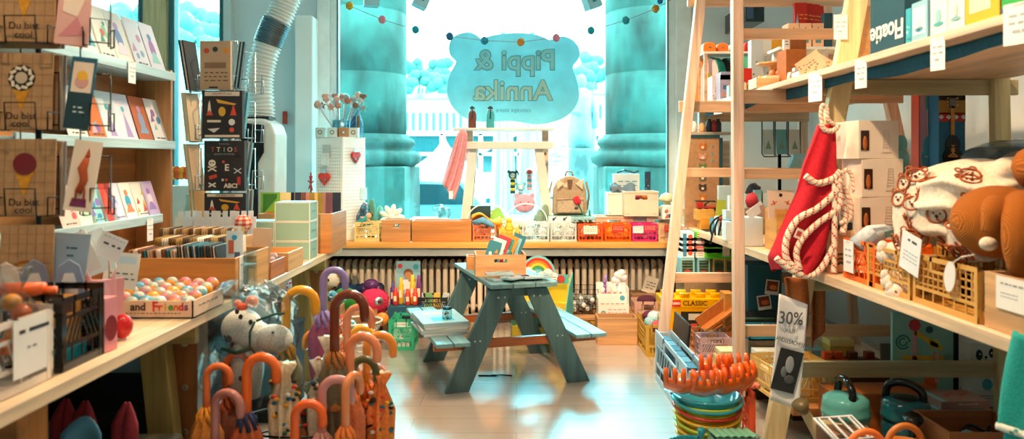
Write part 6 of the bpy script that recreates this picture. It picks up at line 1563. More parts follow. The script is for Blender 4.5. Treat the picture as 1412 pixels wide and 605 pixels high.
for (x0,x1,yc,hh) in ((950,1165,1,.05),(936,1165,238,.055),(922,1170,384,.058)):
    m = MB(PR); m.bx(wx(x0,T3),wx(x1,T3),T3+.027,T3+.055,wz(yc,T3)-hh/2,wz(yc,T3)+hh/2); m.ob('rail',o,.003)
m = MB(PR); m.bx(wx(938,T3),wx(1160,T3),T3+.027,T3+.055,1.505,1.572); m.ob('rail',o,.003)
o = thing('shelf_trestle','far trestle of the shelving beside the window frame','trestle',(0,0,0))
m = MB(PW); m.bx(1.30,1.35,5.43,5.47,0,1.572); m.ob('post',o); m = MB(PW); m.bx(2.02,2.08,5.43,5.47,0,1.572); m.ob('post',o)
m = MB(PR); m.bx(1.3,2.08,5.41,5.43,1.5,1.572); m.ob('rail',o); m = MB(PR); m.bx(1.3,2.08,5.41,5.43,.66,.728); m.ob('rail',o)
# boards
ZT,ZM,ZL = 1.602,.77,.15
m = MB('woody:#e9c8a4'); m.bx(1.26,2.10,1.3,5.46,ZT-.028,ZT-.001); m.one('shelf_board','long top shelf board of the right-hand shelving','shelf',(0,0,0),bev=.003)
m = MB('woody:#eccba6'); m.add([(x,y,z) for z in (ZM-.040,ZM-.001) for (x,y) in ((1.275,1.3),(2.14,1.3),(2.14,5.46),(1.165,5.46))],[(3,2,1,0),(4,5,6,7),(0,1,5,4),(1,2,6,5),(2,3,7,6),(3,0,4,7)]); m.one('shelf_board','long middle shelf board carrying toys on the right','shelf',(0,0,0),bev=.003)
m = MB('woody:#e6cdb2'); m.add([(x,y,z) for z in (ZL-.03,ZL-.001) for (x,y) in ((.985,3.86),(2.05,3.86),(2.05,5.44),(.865,5.44))],[(3,2,1,0),(4,5,6,7),(0,1,5,4),(1,2,6,5),(2,3,7,6),(3,0,4,7)]); m.one('shelf_board','low shelf board carrying the yellow brick box','shelf',(0,0,0),bev=.003)
m = MB('woody:#c98a4e'); m.bx(1.20,2.05,3.30,3.855,ZL-.035,ZL-.001); m.one('shelf_board','short orange-brown low shelf board behind the sale sign','shelf',(0,0,0),bev=.003)
m = MB('fab:#1f5b72'); m.surf(60,3,lambda u,v: (1.335+.006*sin(u*60),1.35+4.0*u,ZT-.029-(.045+.010*sin(u*25))*v)); m.one('fabric_valance','dark teal fabric strip under the edge of the top shelf','fabric strip',(0,0,0),thick=.004)
for zb_ in (.04,):
    for y in (3.4,3.75,4.0,4.9,5.35):
        pass
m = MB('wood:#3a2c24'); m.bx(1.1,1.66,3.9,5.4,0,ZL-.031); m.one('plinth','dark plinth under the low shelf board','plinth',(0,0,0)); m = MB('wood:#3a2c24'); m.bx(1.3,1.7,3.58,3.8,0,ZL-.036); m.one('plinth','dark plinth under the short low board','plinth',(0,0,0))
MX = 1.262
RZm = -PI/2
def sx(px,X=1.30): return sideY(px,X)
# ---- price tags on shelf edges
for (px,X,z,w,h,lab) in ((1187,1.255,ZT-.012,.062,.105,'white price tag at the left end of the near top shelf'),(1293,1.255,ZT-.012,.055,.100,'white price tag in the middle of the near top shelf'),(1404,1.255,ZT+.015,.085,.105,'large white price tag at the right end of the near top shelf'),
                               (1124,1.255,ZT-.012,.09,.12,'white price tag under the floral cards on the top shelf'),(990,1.255,ZT-.010,.10,.08,'small white price tag on the far top shelf')):
    price_tag((X,sx(px,X),z),w,h,lab,rz=RZm+.25,group=None)
price_tag((wx(1155,T1),T1-.03,wz(22,T1)),.055,.105,'white price tag stuck on the cream trestle post',rz=-.15,group=None)

# ---------------------------------------------------------------- top shelf, near bay
def side_item(name,lab,cat,px0,px1,pyt,z0,d,col,X=1.275,art=None,rot180=False,bev=.0015,body=None):
    ya,yb = sideY(px1,X),sideY(px0,X); w = yb-ya; Y = (ya+yb)/2; h = wz(pyt,Y)-z0
    m = MB(col); m.box((0,0,h/2),(w,d,h))
    if art: art(m,w,d,h)
    o = m.one(name,lab,cat,(X+d/2,Y,z0+.0005),RZm,bev=bev)
    return o,w,h
o,w,h = side_item('toy_carton','dark petrol carton with big upside-down white lettering on the top shelf','box',1200,1247,-14,ZT,.25,'pap:#1f4d5c')
text('Floatie',.088,'pap:#e9efe9',o,(0,-.1262,h*.30),rot=(PI/2,PI,0),name='carton_lettering',bold=.002)
side_item('toy_carton','narrow turquoise carton beside the dark petrol carton','box',1249,1256,12,ZT,.12,'pap:#38b0c4',art=A_blobs(['pap:#c9f0f4','pap:#7fd4e0'],4,3))
side_item('toy_carton','light blue carton with a little round-top figure print on the top shelf','box',1257,1279,2,ZT,.14,'pap:#8fc2d8',art=lambda m,w,d,h: (m.box((0,-d/2-.0006,h*.5),(w*.78,.001,h*.72),'pap:#b9dcea'),m.disc(0,h*.28,w*.25,-d/2-.002,-d/2-.001,'pap:#5fa0b8',16,h*.06),m.tube([(0,-d/2-.003,h*.3),(0,-d/2-.003,h*.6)],.008,'pap:#e4f0f4',8)))
side_item('toy_carton','white carton with a teal animal print, first of the pair','box',1283,1306,-10,ZT,.14,'pap:#dfe6e2',art=lambda m,w,d,h: (m.disc(0,h*.25,w*.3,-d/2-.002,-d/2-.001,'pap:#4fa8b0',16,h*.05),m.disc(0,h*.45,w*.16,-d/2-.002,-d/2-.001,'pap:#8fc8c8',14,h*.16)))
side_item('toy_carton','white carton with a grey-teal animal print, second of the pair','box',1307,1330,-18,ZT,.14,'pap:#e4e6df',art=lambda m,w,d,h: (m.disc(0,h*.25,w*.3,-d/2-.002,-d/2-.001,'pap:#7fb0b4',16,h*.05),m.disc(0,h*.45,w*.12,-d/2-.002,-d/2-.001,'pap:#b8c8c4',14,h*.15)))
side_item('toy_carton','bright yellow carton with a cream front panel on the top shelf','box',1331,1378,-40,ZT,.16,'pap:#f4ae24',art=lambda m,w,d,h: (m.box((-w*.05,-d/2-.0006,h*.56),(w*.62,.001,h*.7),'pap:#f6e2b8'),m.poly([(-w*.2,h*.55),(w*.1,h*.55),(0,h*.68)],-d/2-.002,-d/2-.001,'pap:#f0a53a')))
side_item('toy_carton','yellow and green carton at the right end of the top shelf','box',1381,1412,-40,ZT,.16,'pap:#2fa44a',art=lambda m,w,d,h: m.box((0,-d/2-.0006,h*.09),(w,.002,h*.12),'pap:#1f5fa0'))
m = MB('pap:#8f949a'); m.box((0,0,.006),(.07,.05,.012)); m.one('flat_book','thin grey book lying in front of the white pair of cartons','book',(1.29+.02,sx(1322,1.28),ZT),rz=RZm)
# ---------------------------------------------------------------- top shelf, middle bay
def front_box(lab,px0,px1,pyt,pyb,Y,d,col,art=None,name='carton',cat='box',bev=.0015,z0=None,rz=0):
    x0,x1 = wx(px0,Y),wx(px1,Y); z = wz(pyb,Y) if z0 is None else z0; h = wz(pyt,Y)-z
    m = MB(col); m.box((0,0,h/2),(x1-x0,d,h))
    if art: art(m,x1-x0,d,h)
    return m.one(name,lab,cat,((x0+x1)/2,Y+d/2,z+.0005),rz,bev=bev)
front_box('tan box behind the dark petrol carton at the cream post',1182,1206,8,80,3.42,.2,'card:#c99a6a',z0=ZT)
carton('dark brown square carton, lower one of the pair on the top shelf',(wx(1090,3.9),4.0,ZT),.14,.14,.01,'card:#7a4a24')
front_box('mid brown carton with a white label side, lower of two stacked on the top shelf',1084,1112,68,94,3.9,.14,'card:#a8642e',z0=ZT+.011)
front_box('dark brown carton, upper of two stacked on the top shelf',1090,1112,43,67,3.92,.12,'card:#7f4a22',z0=wz(67.5,3.9))
front_box('white printed slip on the left of the upper brown carton',1081,1089,44,66,3.93,.02,'pap:#dfe6ea',z0=wz(67.5,3.9),art=A_text())
for k,(px0,px1) in enumerate(((1087,1102),(1103,1119),(1121,1136))):
    front_box(['first','second','third'][k]+' small cream box with a red arrow house print on the top shelf',px0,px1,32,54,4.25,.10,'pap:#e2b898',z0=ZT+.25,art=lambda m,w,d,h: (m.poly([(-w*.32,h*.6),(w*.32,h*.6),(0,h*.85)],-d/2-.0012,-d/2,'pap:#c8332a'),m.box((0,-d/2-.0006,h*.32),(w*.5,.001,h*.25),'pap:#4f8fa0')),name='small_box')
m = MB('woody:#dfeaec'); m.bx(wx(1075,4.25)-.02,1.98,-.10,.10,-.014,0); rs_ = m.one('riser_shelf','narrow white upper ledge behind the brown cartons','shelf',(0,4.30,ZT+.249)); 
m = MB('pl:#dfeaec')
for x in (wx(1078,4.25),1.92):
    m = MB('pl:#dfeaec'); m.bx(x-.015,x+.015,-.03,.0,0,.234); m.ob('ledge_support',rs_).location = (0,.07,-.249)
front_box('dark teal upright box at the right of the cream house boxes',1137,1148,18,46,4.25,.05,'pap:#1f4a5a',z0=ZT+.25)
# red paper bags high up
for k,(px,pyt) in enumerate(((1103,-10),(1112,-6),(1122,-12),(1133,-8))):
    m = MB('pap:#c8281f'); h = .16; m.box((0,0,h/2),(.07,.03,h)); m.poly([(-.034,0),(-.01,0),(-.02,.10)],-.017,-.015,'pap:#8fcbe0'); scribble(m,-.01,.03,.09,.012,-.0158,'pap:#e8a04a',2); m.arc(.012,.005,.022,.008,-.017,-.015,'pap:#f08a3c')
    m.one('red_gift_box',['leftmost','second','third','rightmost'][k]+' red patterned gift box above the small house boxes','box',(wx(px,4.4),4.40+.02*k,ZT+.37),rz=.1*k,bev=.002)
for k in range(4):
    m = MB('pap:#b8301f' if k % 2 else 'pap:#d8502a'); m.box((0,0,.055),(.085,.08,.11)); m.one('red_gift_box','red box in the row under the upper gift boxes','box',(wx(1103+11*k,4.4),4.44,ZT+.2505),group='red boxes under the gift boxes',bev=.002)
# floral price cards
for (px,py,ry,lab) in ((1118,80,-.6,'cream floral card standing tilted on the top shelf, left one'),(1138,82,.5,'cream floral card tilted behind the left floral card')):
    Y = 3.45; m = MB('pap:#ecd2b4'); m.box((0,0,0),(.125,.003,.085))
    rr = random.Random(px)
    for k in range(10): m.disc(rr.uniform(-.055,.055),rr.uniform(-.035,.035),.004,-.0028,-.0015,rr.choice(['pap:#b8786a','pap:#6a8a7a','pap:#d89a4a']),8)
    scribble(m,-.02,.025,.01,.007,-.0022,'pap:#7a5a4a',2)
    m.one('floral_card',lab,'card',(wx(px,Y),Y+(.03 if px > 1120 else 0),ZT+.055),rot=(-.1,ry,.1))
for k,(px,c) in enumerate(((1116,'pap:#cfe2ea'),(1146,'pap:#e0d2c2'))):
    front_box(['pale blue ledge box under the floral cards','pale box behind the cream post on the top shelf'][k],px-14,px+12,98-4*k,104,3.55,.1,c,z0=ZT)
# wooden camper and toys
o = thing('toy_camper','small wooden toy camper van on the top shelf edge','toy',(wx(1086,3.95),3.80,ZT))
m = MB('wood:#e4c9a0'); m.poly([(-.05,.012),(.05,.012),(.05,.035),(.035,.045),(.02,.062),(-.045,.062),(-.05,.04)],-.025,.025); m.ob('van_body',o,.003)
m = MB('pap:#5f4a3a'); m.bx(-.03,-.01,-.027,-.024,.04,.055); m.bx(-.002,.018,-.027,-.024,.04,.055); m.ob('window_print',o)
for s in (-.03,.03):
    m = MB('wood:#6f4a30'); m.cyl((s,-.022,.011),.011,.012,R=RX(PI/2)); m.ob('wheel',o)
m = MB('pl:#dfe6e8'); m.box((0,0,.075),(.05,.04,.02)); m.one('white_toy_roof','white roof luggage on the wooden toy camper','toy',(wx(1086,3.95),3.80,ZT-.002),bev=.003)
# wooden cake stand and play kitchen pieces
o = thing('wooden_cake_stand','round wooden stand on a turned foot on the top shelf','stand',(wx(1065,4.2),4.2,ZT))
m = MB('wood:#d8a06a'); m.lathe([(.05,0),(.05,.008),(.018,.02),(.014,.12),(.02,.14),(.085,.148),(.085,.158),(.0,.158)],seg=28); m.ob('stand_body',o)
for k,(px,Y,c,lab) in enumerate(((1058,4.1,'wood:#c0302a','red peg figure'),(1066,4.12,'wood:#e0762c','orange peg figure'),(1077,4.05,'wood:#d9952c','amber peg figure'))):
    o = thing('peg_figure',lab+' under the wooden cake stand','toy',(wx(px,Y),Y-.08,ZT))
    m = MB(c); m.lathe([(.022,0),(.024,.02),(.014,.055),(.008,.06)],seg=16); m.ob('peg_body',o)
    m = MB('wood:#c07a4a'); m.ell((0,0,.078),(.018,.018,.02)); m.ob('peg_head',o)
for k,(x0,x1,yt,c,lab) in enumerate([(1036,1052,55,'pap:#cfe2ea','pale blue patterned box'),(1052,1064,52,'pap:#e0e6e4','white patterned box'),(1064,1078,54,'pap:#e6a82c','yellow game box with a small black figure'),(1068,1080,74,'pap:#5fb4c4','turquoise small box')]):
    front_box(lab+' at the back of the top shelf',x0,x1,yt,100,4.75+.09*k,.07,c,z0=ZT,art=A_blobs(['pap:#5fa6c4','pap:#e09a8a','pap:#3a3a3a'],4,k+7))
front_box('low rust box at the foot of the cake stand',1066,1079,88,100,4.32,.06,'pap:#a8482a',z0=ZT)
front_box('stack of light wooden boards on the top shelf edge',1043,1075,107,112,3.98,.14,'wood:#e2be8c',z0=ZT)
front_box('small white slab lying on the light wooden boards',1056,1075,104,107.5,4.0,.08,'pap:#f0e6da',z0=ZT+.021)
# far bay: little white shelf with orange suitcases
o = thing('riser_shelf','small white raised ledge with legs on the far top shelf','shelf',(wx(1005,5.08),5.08,ZT))
zr = wz(71,5.0)-ZT
m = MB('wood:#eadfd2'); m.bx(-.19,.19,-.09,.09,zr-.016,zr); m.ob('ledge_top',o,.002)
for s in (-.175,.165):
    m = MB('wood:#d9a884'); m.bx(s-.01,s+.01,-.085,-.065,0,zr-.016); m.bx(s-.01,s+.01,.065,.085,0,zr-.016); m.ob('ledge_leg',o)
def suitcase(lab,px,Y,z,w,d,h,col,rz=0,dots=None):
    o = thing('toy_suitcase',lab,'suitcase',(wx(px,Y),Y,z),rz)
    m = MB(col); m.T = Matrix.Identity(4)
    pts = [(-w/2,0),(w/2,0),(w/2,h*.6)]+[(w/2*cos(PI*k/10),h*.6+h*.4*sin(PI*k/10)) for k in range(1,10)]+[(-w/2,h*.6)]
    m.poly(pts,-d/2,d/2); cb = m.ob('case_body',o,.006)
    m = MB('pl:#f4c6a0' if dots is None else dots)
    for t in (-d*.2,d*.2): m.tube([(p[0]*1.01,t,p[1]*1.01) for p in pts],.002,closed=True,seg=5)
    m.ob('piping',cb)
    m = MB('metal:#c9c4bc'); m.bx(-w*.08,w*.08,-d/2-.003,-d/2,h*.45,h*.55); m.ob('clasp',cb)
    return o
suitcase('orange round-topped toy case on the white ledge, left',975,5.08,ZT+zr,.085,.14,.065,'pl:#f07c22')
suitcase('orange round-topped toy case on the white ledge, second',993,5.1,ZT+zr,.075,.14,.062,'pl:#ee7220')
suitcase('white toy case with red edge on the white ledge',1008,5.1,ZT+zr,.03,.13,.06,'pl:#f0d8d4',dots='pl:#d83a2c')
suitcase('red toy case on the white ledge, nearest the post',1028,5.05,ZT+zr,.05,.12,.06,'pl:#c8281f')
suitcase('red square toy case at the right end of the white ledge',1037,5.03,ZT+zr,.045,.12,.055,'pl:#d8362a')
def disc_case(lab,px,Y,z,r,t,col,edge,rz):
    o = thing('round_case',lab,'suitcase',(wx(px,Y),Y,z),rz)
    m = MB(col); pts = [(-r,0),(r,0),(r,r*1.3)]+[(r*cos(PI*k/12),r*1.3+r*.9*sin(PI*k/12)) for k in range(1,12)]+[(-r,r*1.3)]
    m.poly(pts,-t/2,t/2); m.ob('case_body',o,.008)
    m = MB(edge); m.poly([(p[0]*.93,p[1]*.95+.005) for p in pts],-t/2-.003,-t/2); m.disc(0,r*1.2,r*.25,-t/2-.005,-t/2-.003,'pap:#e8c84a'); m.ob('case_face',o)
    o.scale = (.8,1.15,1.42); o.rotation_euler.z += .3
    return o
disc_case('green round-topped case with a pink face under the white ledge, left',984,5.06,ZT+.0,.098,.07,'pl:#1f7f72','pap:#e9b8b4',RZm+.35)
disc_case('green round-topped case under the white ledge, middle',1006,5.10,ZT+.0,.098,.09,'pl:#228a74','pap:#2f2a2c',RZm+.3)
disc_case('dark green round-topped case right of the upright post',1034,5.0,ZT,.098,.10,'pl:#1a6f64','pap:#3fae8f',RZm+.3)
disc_case('orange shell-shaped case with red blossoms at the far end of the top shelf',973,5.16,ZT,.10,.05,'pl:#e8501c','pap:#ef7a2a',RZm+.55)
disc_case('dark blue case behind the orange shell-shaped one',962,5.32,ZT,.09,.04,'pl:#1f5f80','pap:#2f88a8',RZm+.55)
disc_case('narrow orange case between the green round-topped ones',996,5.14,ZT,.09,.015,'pl:#ee8a2c','pap:#f4b84a',RZm+.3)
# doll house boxes
front_box('tall narrow white carton with pink and teal prints on the far top shelf',982,991,105,138,4.86,.12,'pap:#ecdcd8',z0=ZT,art=A_blobs(['pap:#e08a96','pap:#4fb0bc','pap:#a88fc0'],6,2))
o = front_box('lavender house-shaped carton with small windows on the far top shelf',993,1014,103,136,4.76,.12,'pap:#b9b4d0',z0=ZT,art=lambda m,w,d,h: (m.poly([(-w*.5,h*.8),(w*.5,h*.8),(w*.42,h*1.12),(-w*.42,h*1.12)],-d/2,d/2,'pap:#a9aece'),m.box((-w*.2,-d/2-.001,h*.5),(w*.2,.001,h*.16),'pap:#4a7fb0'),m.box((w*.15,-d/2-.001,h*.5),(w*.2,.001,h*.16),'pap:#e8e4f0'),m.box((0,-d/2-.001,h*.2),(w*.8,.001,h*.12),'pap:#e49a90')))
front_box('light blue small carton overlapping the lavender house carton',1005,1013,118,130,4.60,.05,'pap:#9fcbe0',z0=ZT)
front_box('pale blue carton right of the upright post at the shelf edge',1022,1028,113,128,4.34,.09,'pap:#b4d8e4',z0=ZT)
front_box('brown leaf-print carton right of the upright post',1029,1046,114,126,4.22,.09,'card:#b8864e',z0=ZT,art=lambda m,w,d,h: (m.disc(-.02,h*.5,.010,-d/2-.001,-d/2,'pap:#2f4a3a',10,.022),m.disc(.018,h*.5,.010,-d/2-.001,-d/2,'pap:#2f4a3a',10,.022)))
front_box('row of red ridged blocks right of the upright post',1022,1037,94,113,4.55,.09,'pl:#c8281f',z0=ZT+.0)
m = MB('gl:#f4a02c'); [m.lathe([(.014,0),(.02,.03),(.012,.06),(.022,.10)],seg=12,c=(.035*k,0,0)) for k in range(3)]; m.one('orange_cups','row of translucent orange goblets on the top shelf','goblets',(wx(1041,4.45),4.32,ZT+.0))
# wall-mounted dark box high up
front_box('black wall lantern box mounted high on the wall',1028,1054,3,30,5.6,.55,'gl:#14242c',bev=.004,art=lambda m,w,d,h: m.box((-w*.25,-d/2-.002,h*.5),(w*.34,.004,h*.7),'gl:#3a5a78'))

# ---------------------------------------------------------------- middle shelf, near bay
# big woven-look crates with plush
o = plastic_crate('mustard openwork crate with round tag on the near middle shelf',(1.40,2.27,ZM),.34,.26,.155,'pl:#dca450',RZm*0,1,rot=(0,0,RZm))
o = plastic_crate('mustard openwork crate with square tag on the near middle shelf',(1.40,2.61,ZM),.30,.26,.15,'pl:#d8a24e',0,1,rot=(0,0,RZm))
wood_crate('pale wooden box with a paper sign at the right edge of the middle shelf',(1.42,1.965,ZM),.235,.28,.15,RZm,'wood:#d8a672',slot=False)
m = MB('pap:#f3ece4'); m.box((0,0,0),(.13,.0015,.085)); scribble(m,-.045,.05,.025,.008,-.0012,'pap:#8a8488',1); scribble(m,-.045,.02,.0,.005,-.0012,'pap:#a9a4a8',2)
m.one('price_sign','white paper sign on the pale wooden box at the right edge','sign',(1.276,1.96,ZM+.105),rot=(0,0,RZm))
m = MB('pap:#eef0f2'); m.box((0,0,0),(.12,.0015,.125)); scribble(m,-.02,.04,.04,.014,-.0012,'pap:#3a3c40',1); scribble(m,-.04,.045,.0,.007,-.0012,'pap:#a4a8b0',3)
m.one('price_sign','square white paper sign tied to the mustard crate','sign',(1.262,2.44,ZM+.155),rot=(0,.2,RZm+.0))
m = MB('pap:#ece6e2'); m.disc(0,0,.028,-.001,.001,'pap:#ece6e2',24,.045); m.tube([(.0,0,.04),(.03,.01,.07),(.07,.02,.09)],.002,'fab:#e9dccf'); m.one('oval_tag','oval white swing tag hanging on the mustard crate','tag',(1.258,2.19+.02,ZM+.115),rot=(0,.2,RZm))
for k,(y,z,c) in enumerate(((2.15,.05,'pap:#d9e2e8'),(2.22,.05,'pap:#9fc4d4'),(2.3,.05,'pap:#c49a74'),(2.37,.05,'pap:#b08a64'))):
    m = MB(c); m.box((0,0,0),(.05,.14,.09)); m.one('folded_cover','folded textile packet inside the mustard crate with round tag','packet',(1.40,y,ZM+z+.012),group='packets in the mustard crate',rz=0,bev=.004)
for k,(y,c) in enumerate(((2.52,'card:#b0703a'),(2.60,'card:#c48a50'),(2.68,'fab:#c9a268'))):
    m = MB(c); m.box((0,0,0),(.18,.07,.11)); m.one('kraft_packet','brown packet inside the mustard crate with square tag','packet',(1.40,y,ZM+.064),group='brown packets in the mustard crate',bev=.006)
# bear-print swaddles
def bear_cloth(lab,cx,cy,cz,sxx,syy,szz,seed,rot=(0,0,0)):
    rr = random.Random(seed); ph = [rr.uniform(0,6) for _ in range(6)]
    def sup(u,v):
        a,t = 2*PI*u,PI*(v-.5)
        ce = lambda q,e: math.copysign(abs(q)**e,q)
        e = .55
        x,y,z = ce(cos(t),e)*ce(cos(a),e),ce(cos(t),e)*ce(sin(a),e),ce(sin(t),e)
        q = 1+.05*sin(3*a+ph[0]+4*t)+.04*sin(7*t+ph[1])+.035*sin(5*a+ph[2])
        return (x*sxx*q,y*syy*q,z*szz*q+.012*sin(x*4+ph[3])+.01*sin(y*5+ph[4]))
    o = thing('bear_print_blanket',lab,'blanket',(cx,cy,cz),rot=rot)
    m = MB('fab:#f0e0cc'); m.surf(56,28,sup); m.ob('folded_cloth',o)
    m = MB('fab:#a8552a')
    for k in range(11):
        u,v = rr.random(),rr.uniform(.2,.85); 
        if k < 8: u = rr.uniform(.42,.80)
        p = Vector(sup(u,v)); n = (Vector(sup(u+.01,v))-p).cross(Vector(sup(u,v+.01))-p).normalized()
        if n.dot(p) < 0: n = -n
        R = n.to_track_quat('Y','Z').to_matrix(); s = .031
        def P(x,z): return p+n*.002+R @ Vector((x*s,0,z*s))
        ring = [P(1.0*cos(t),.85*sin(t)) for t in [2*PI*i/14 for i in range(14)]]
        m.tube(ring,.0036,seg=6,closed=True)
        for e in (-1,1):
            m.tube([P(e*.75+.32*cos(t),.8+.3*sin(t)) for t in [2*PI*i/8 for i in range(8)]],.0028,seg=5,closed=True)
            m.ell(P(e*.35,.15),(.0035,.0035,.0035),'fab:#5a2c1c',6,4)
        m.ell(P(0,-.15),(.006,.006,.005),'fab:#7a3a22',7,5)
    m.ob('bear_print',o)
    return o
bear_cloth('large folded blanket with brown bear faces on top of the pile on the right',1.56,2.45,1.150,.25,.17,.062,1,rot=(.06,-.10,.15))
bear_cloth('folded bear print blanket under the top one, bulging toward the aisle',1.50,2.50,1.03,.19,.12,.065,2,rot=(.05,.06,.15))
bear_cloth('bear print blanket draped over the mustard crate at the right',1.45,2.36,.985,.10,.11,.055,5,rot=(.1,-.05,-.2))
bear_cloth('rolled bear print blanket at the left of the blanket pile',1.345,2.56,1.055,.05,.06,.12,7,rot=(0,.12,.4))
m = MB('card:#b89a78'); m.box((0,0,.085),(.3,.34,.17)); m.one('display_block','plain box hidden under the pile of bear print blankets','box',(1.76,2.62,ZM))
m = MB('fab:#8d7c6a'); m.ell((0,0,0),(.14,.16,.07),bump=.05,seg=20,rings=12); m.one('brown_blanket','dark taupe folded blanket behind the bear print pile','blanket',(1.80,2.62,ZM+.42))
# white knitted bunny/bear plush toys beside the orange crate
for k,(px,py,Y,s,lab) in enumerate(((1236,352,2.66,.052,'white plush head with a round grey muzzle tag beside the orange crate'),(1222,376,2.74,.030,'small white and brown plush lying behind the orange crate corner'),(1236,388,2.62,.042,'white plush roll with brown dots on the shelf edge, upper one'),(1240,404,2.56,.036,'white plush roll lying on the shelf edge, lower one'))):
    o = thing('bear_plush',lab,'plush toy',(wx(px,Y),Y,wz(py,Y)))
    m = MB('fur:#efe0d2'); m.ell((0,0,0),(s*1.25,s,s*.9),seg=20,rings=12,bump=.03); m.ell((-s*.9,0,s*.5),(s*.4,s*.3,s*.5)); m.ell((s*.5,0,s*.75),(s*.35,s*.3,s*.4)); m.ob('plush_body',o)
    m = MB('fab:#9a5a3a')
    if k == 0: m.ell((s*.2,-s*.85,0),(s*.62,s*.18,s*.55),'fab:#aeb4bc'); m.tube([(s*(.2+.7*cos(t)),-s*.9,s*.62*sin(t)) for t in [2*PI*i/16 for i in range(16)]],s*.05,'fab:#cf8a4a',closed=True)
    for q in range(6): m.ell((s*1.1*cos(q),-s*.85*abs(sin(q+.4)),s*.6*sin(q*1.7)),(s*.12,s*.10,s*.10),seg=7,rings=5)
    m.ob('markings',o)
plastic_crate('bright orange folding crate with a paper tag on the middle shelf edge',(1.375,2.83,ZM),.255,.21,.155,'pl:#f26a14',RZm,0)
price_tag((1.258,2.885,ZM+.150),.085,.12,'white paper tag hanging on the bright orange crate',rz=RZm,group=None,name='price_tag')
o = thing('whale_plush','grey striped whale-like plush peeking out of the bright orange crate','plush toy',(wx(1205,2.85),2.85,wz(335,2.85)),rot=(0,.25,0))
m = MB('fab:#c3ccd2'); m.tube([(-.05,0,-.03),(-.01,0,.03),(.03,0,.055),(.055,0,.06)],[.045,.040,.026,.020],seg=14,stripe=('fab:#8f9aa4',4)); m.ob('whale_body',o)
m = MB('pap:#5a8a84'); m.box((.032,-.035,.048),(.035,.002,.022),R=RY(-.5)); m.ob('label_patch',o)
# brown corduroy octopus plush
o = thing('corduroy_plush','rust brown corduroy plush with thick limbs on the crates at the right','plush toy',(1.39,2.12,1.045),0)
CB = 'cord:#b3620c'
m = MB(CB); m.ell((.0,.08,.0),(.12,.125,.105),seg=26,rings=16,R=RZ(.3)); m.ob('plush_body',o)
for P,r in (([(.08,-.02,.16),(.10,.06,.155),(.14,-.02,.13),(.18,-.10,.13)],[.05,.065,.065,.05]),([(-.02,-.06,.06),(-.05,-.11,.02),(-.06,-.12,-.05),(-.05,-.10,-.12)],[.045,.052,.048,.03]),([(.08,-.08,.05),(.06,-.15,.03),(.04,-.16,-.06)],[.05,.055,.04]),([(-.06,.0,.05),(-.09,-.05,.04),(-.10,-.05,-.02)],[.03,.033,.024])):
    m = MB(CB); pp = cat(P,5); rr_ = [x[0] for x in cat([(a,) for a in r],5)]; m.tube(pp,rr_,seg=16); m.ob('limb',o)
m = MB('fab:#efe2cc'); m.ell((-.075,-.0,-.055),(.025,.02,.02)); m.ob('tag_loop',o)
m = MB(CB); 
# seat for the plush: filled crate behind
m = MB('card:#b89a78'); m.box((0,0,.08),(.24,.5,.16)); m.one('display_block','plain carton at the back of the shelf under the corduroy plush','box',(1.70,2.12,ZM))
# packaged cushion
o = thing('packaged_cushion','grey-blue cushion in crinkled clear wrap on the back of the middle shelf','cushion',(wx(1368,3.0)+.09,3.0,ZM+.385))
m = MB('fab:#7f97a4'); m.box((0,0,.06),(.34,.2,.12)); m.ob('cushion',o,.04)
m = MB('film:#dfeaf2'); m.ell((0,0,.062),(.21,.14,.085),bump=.05,seg=22,rings=12); m.ob('clear_wrap',o)
m = MB('card:#9a8670'); m.box((0,0,.19),(.3,.22,.38)); m.one('carton','tall plain carton under the wrapped cushion','box',(wx(1368,3.0)+.09,3.02,ZM),bev=.004)
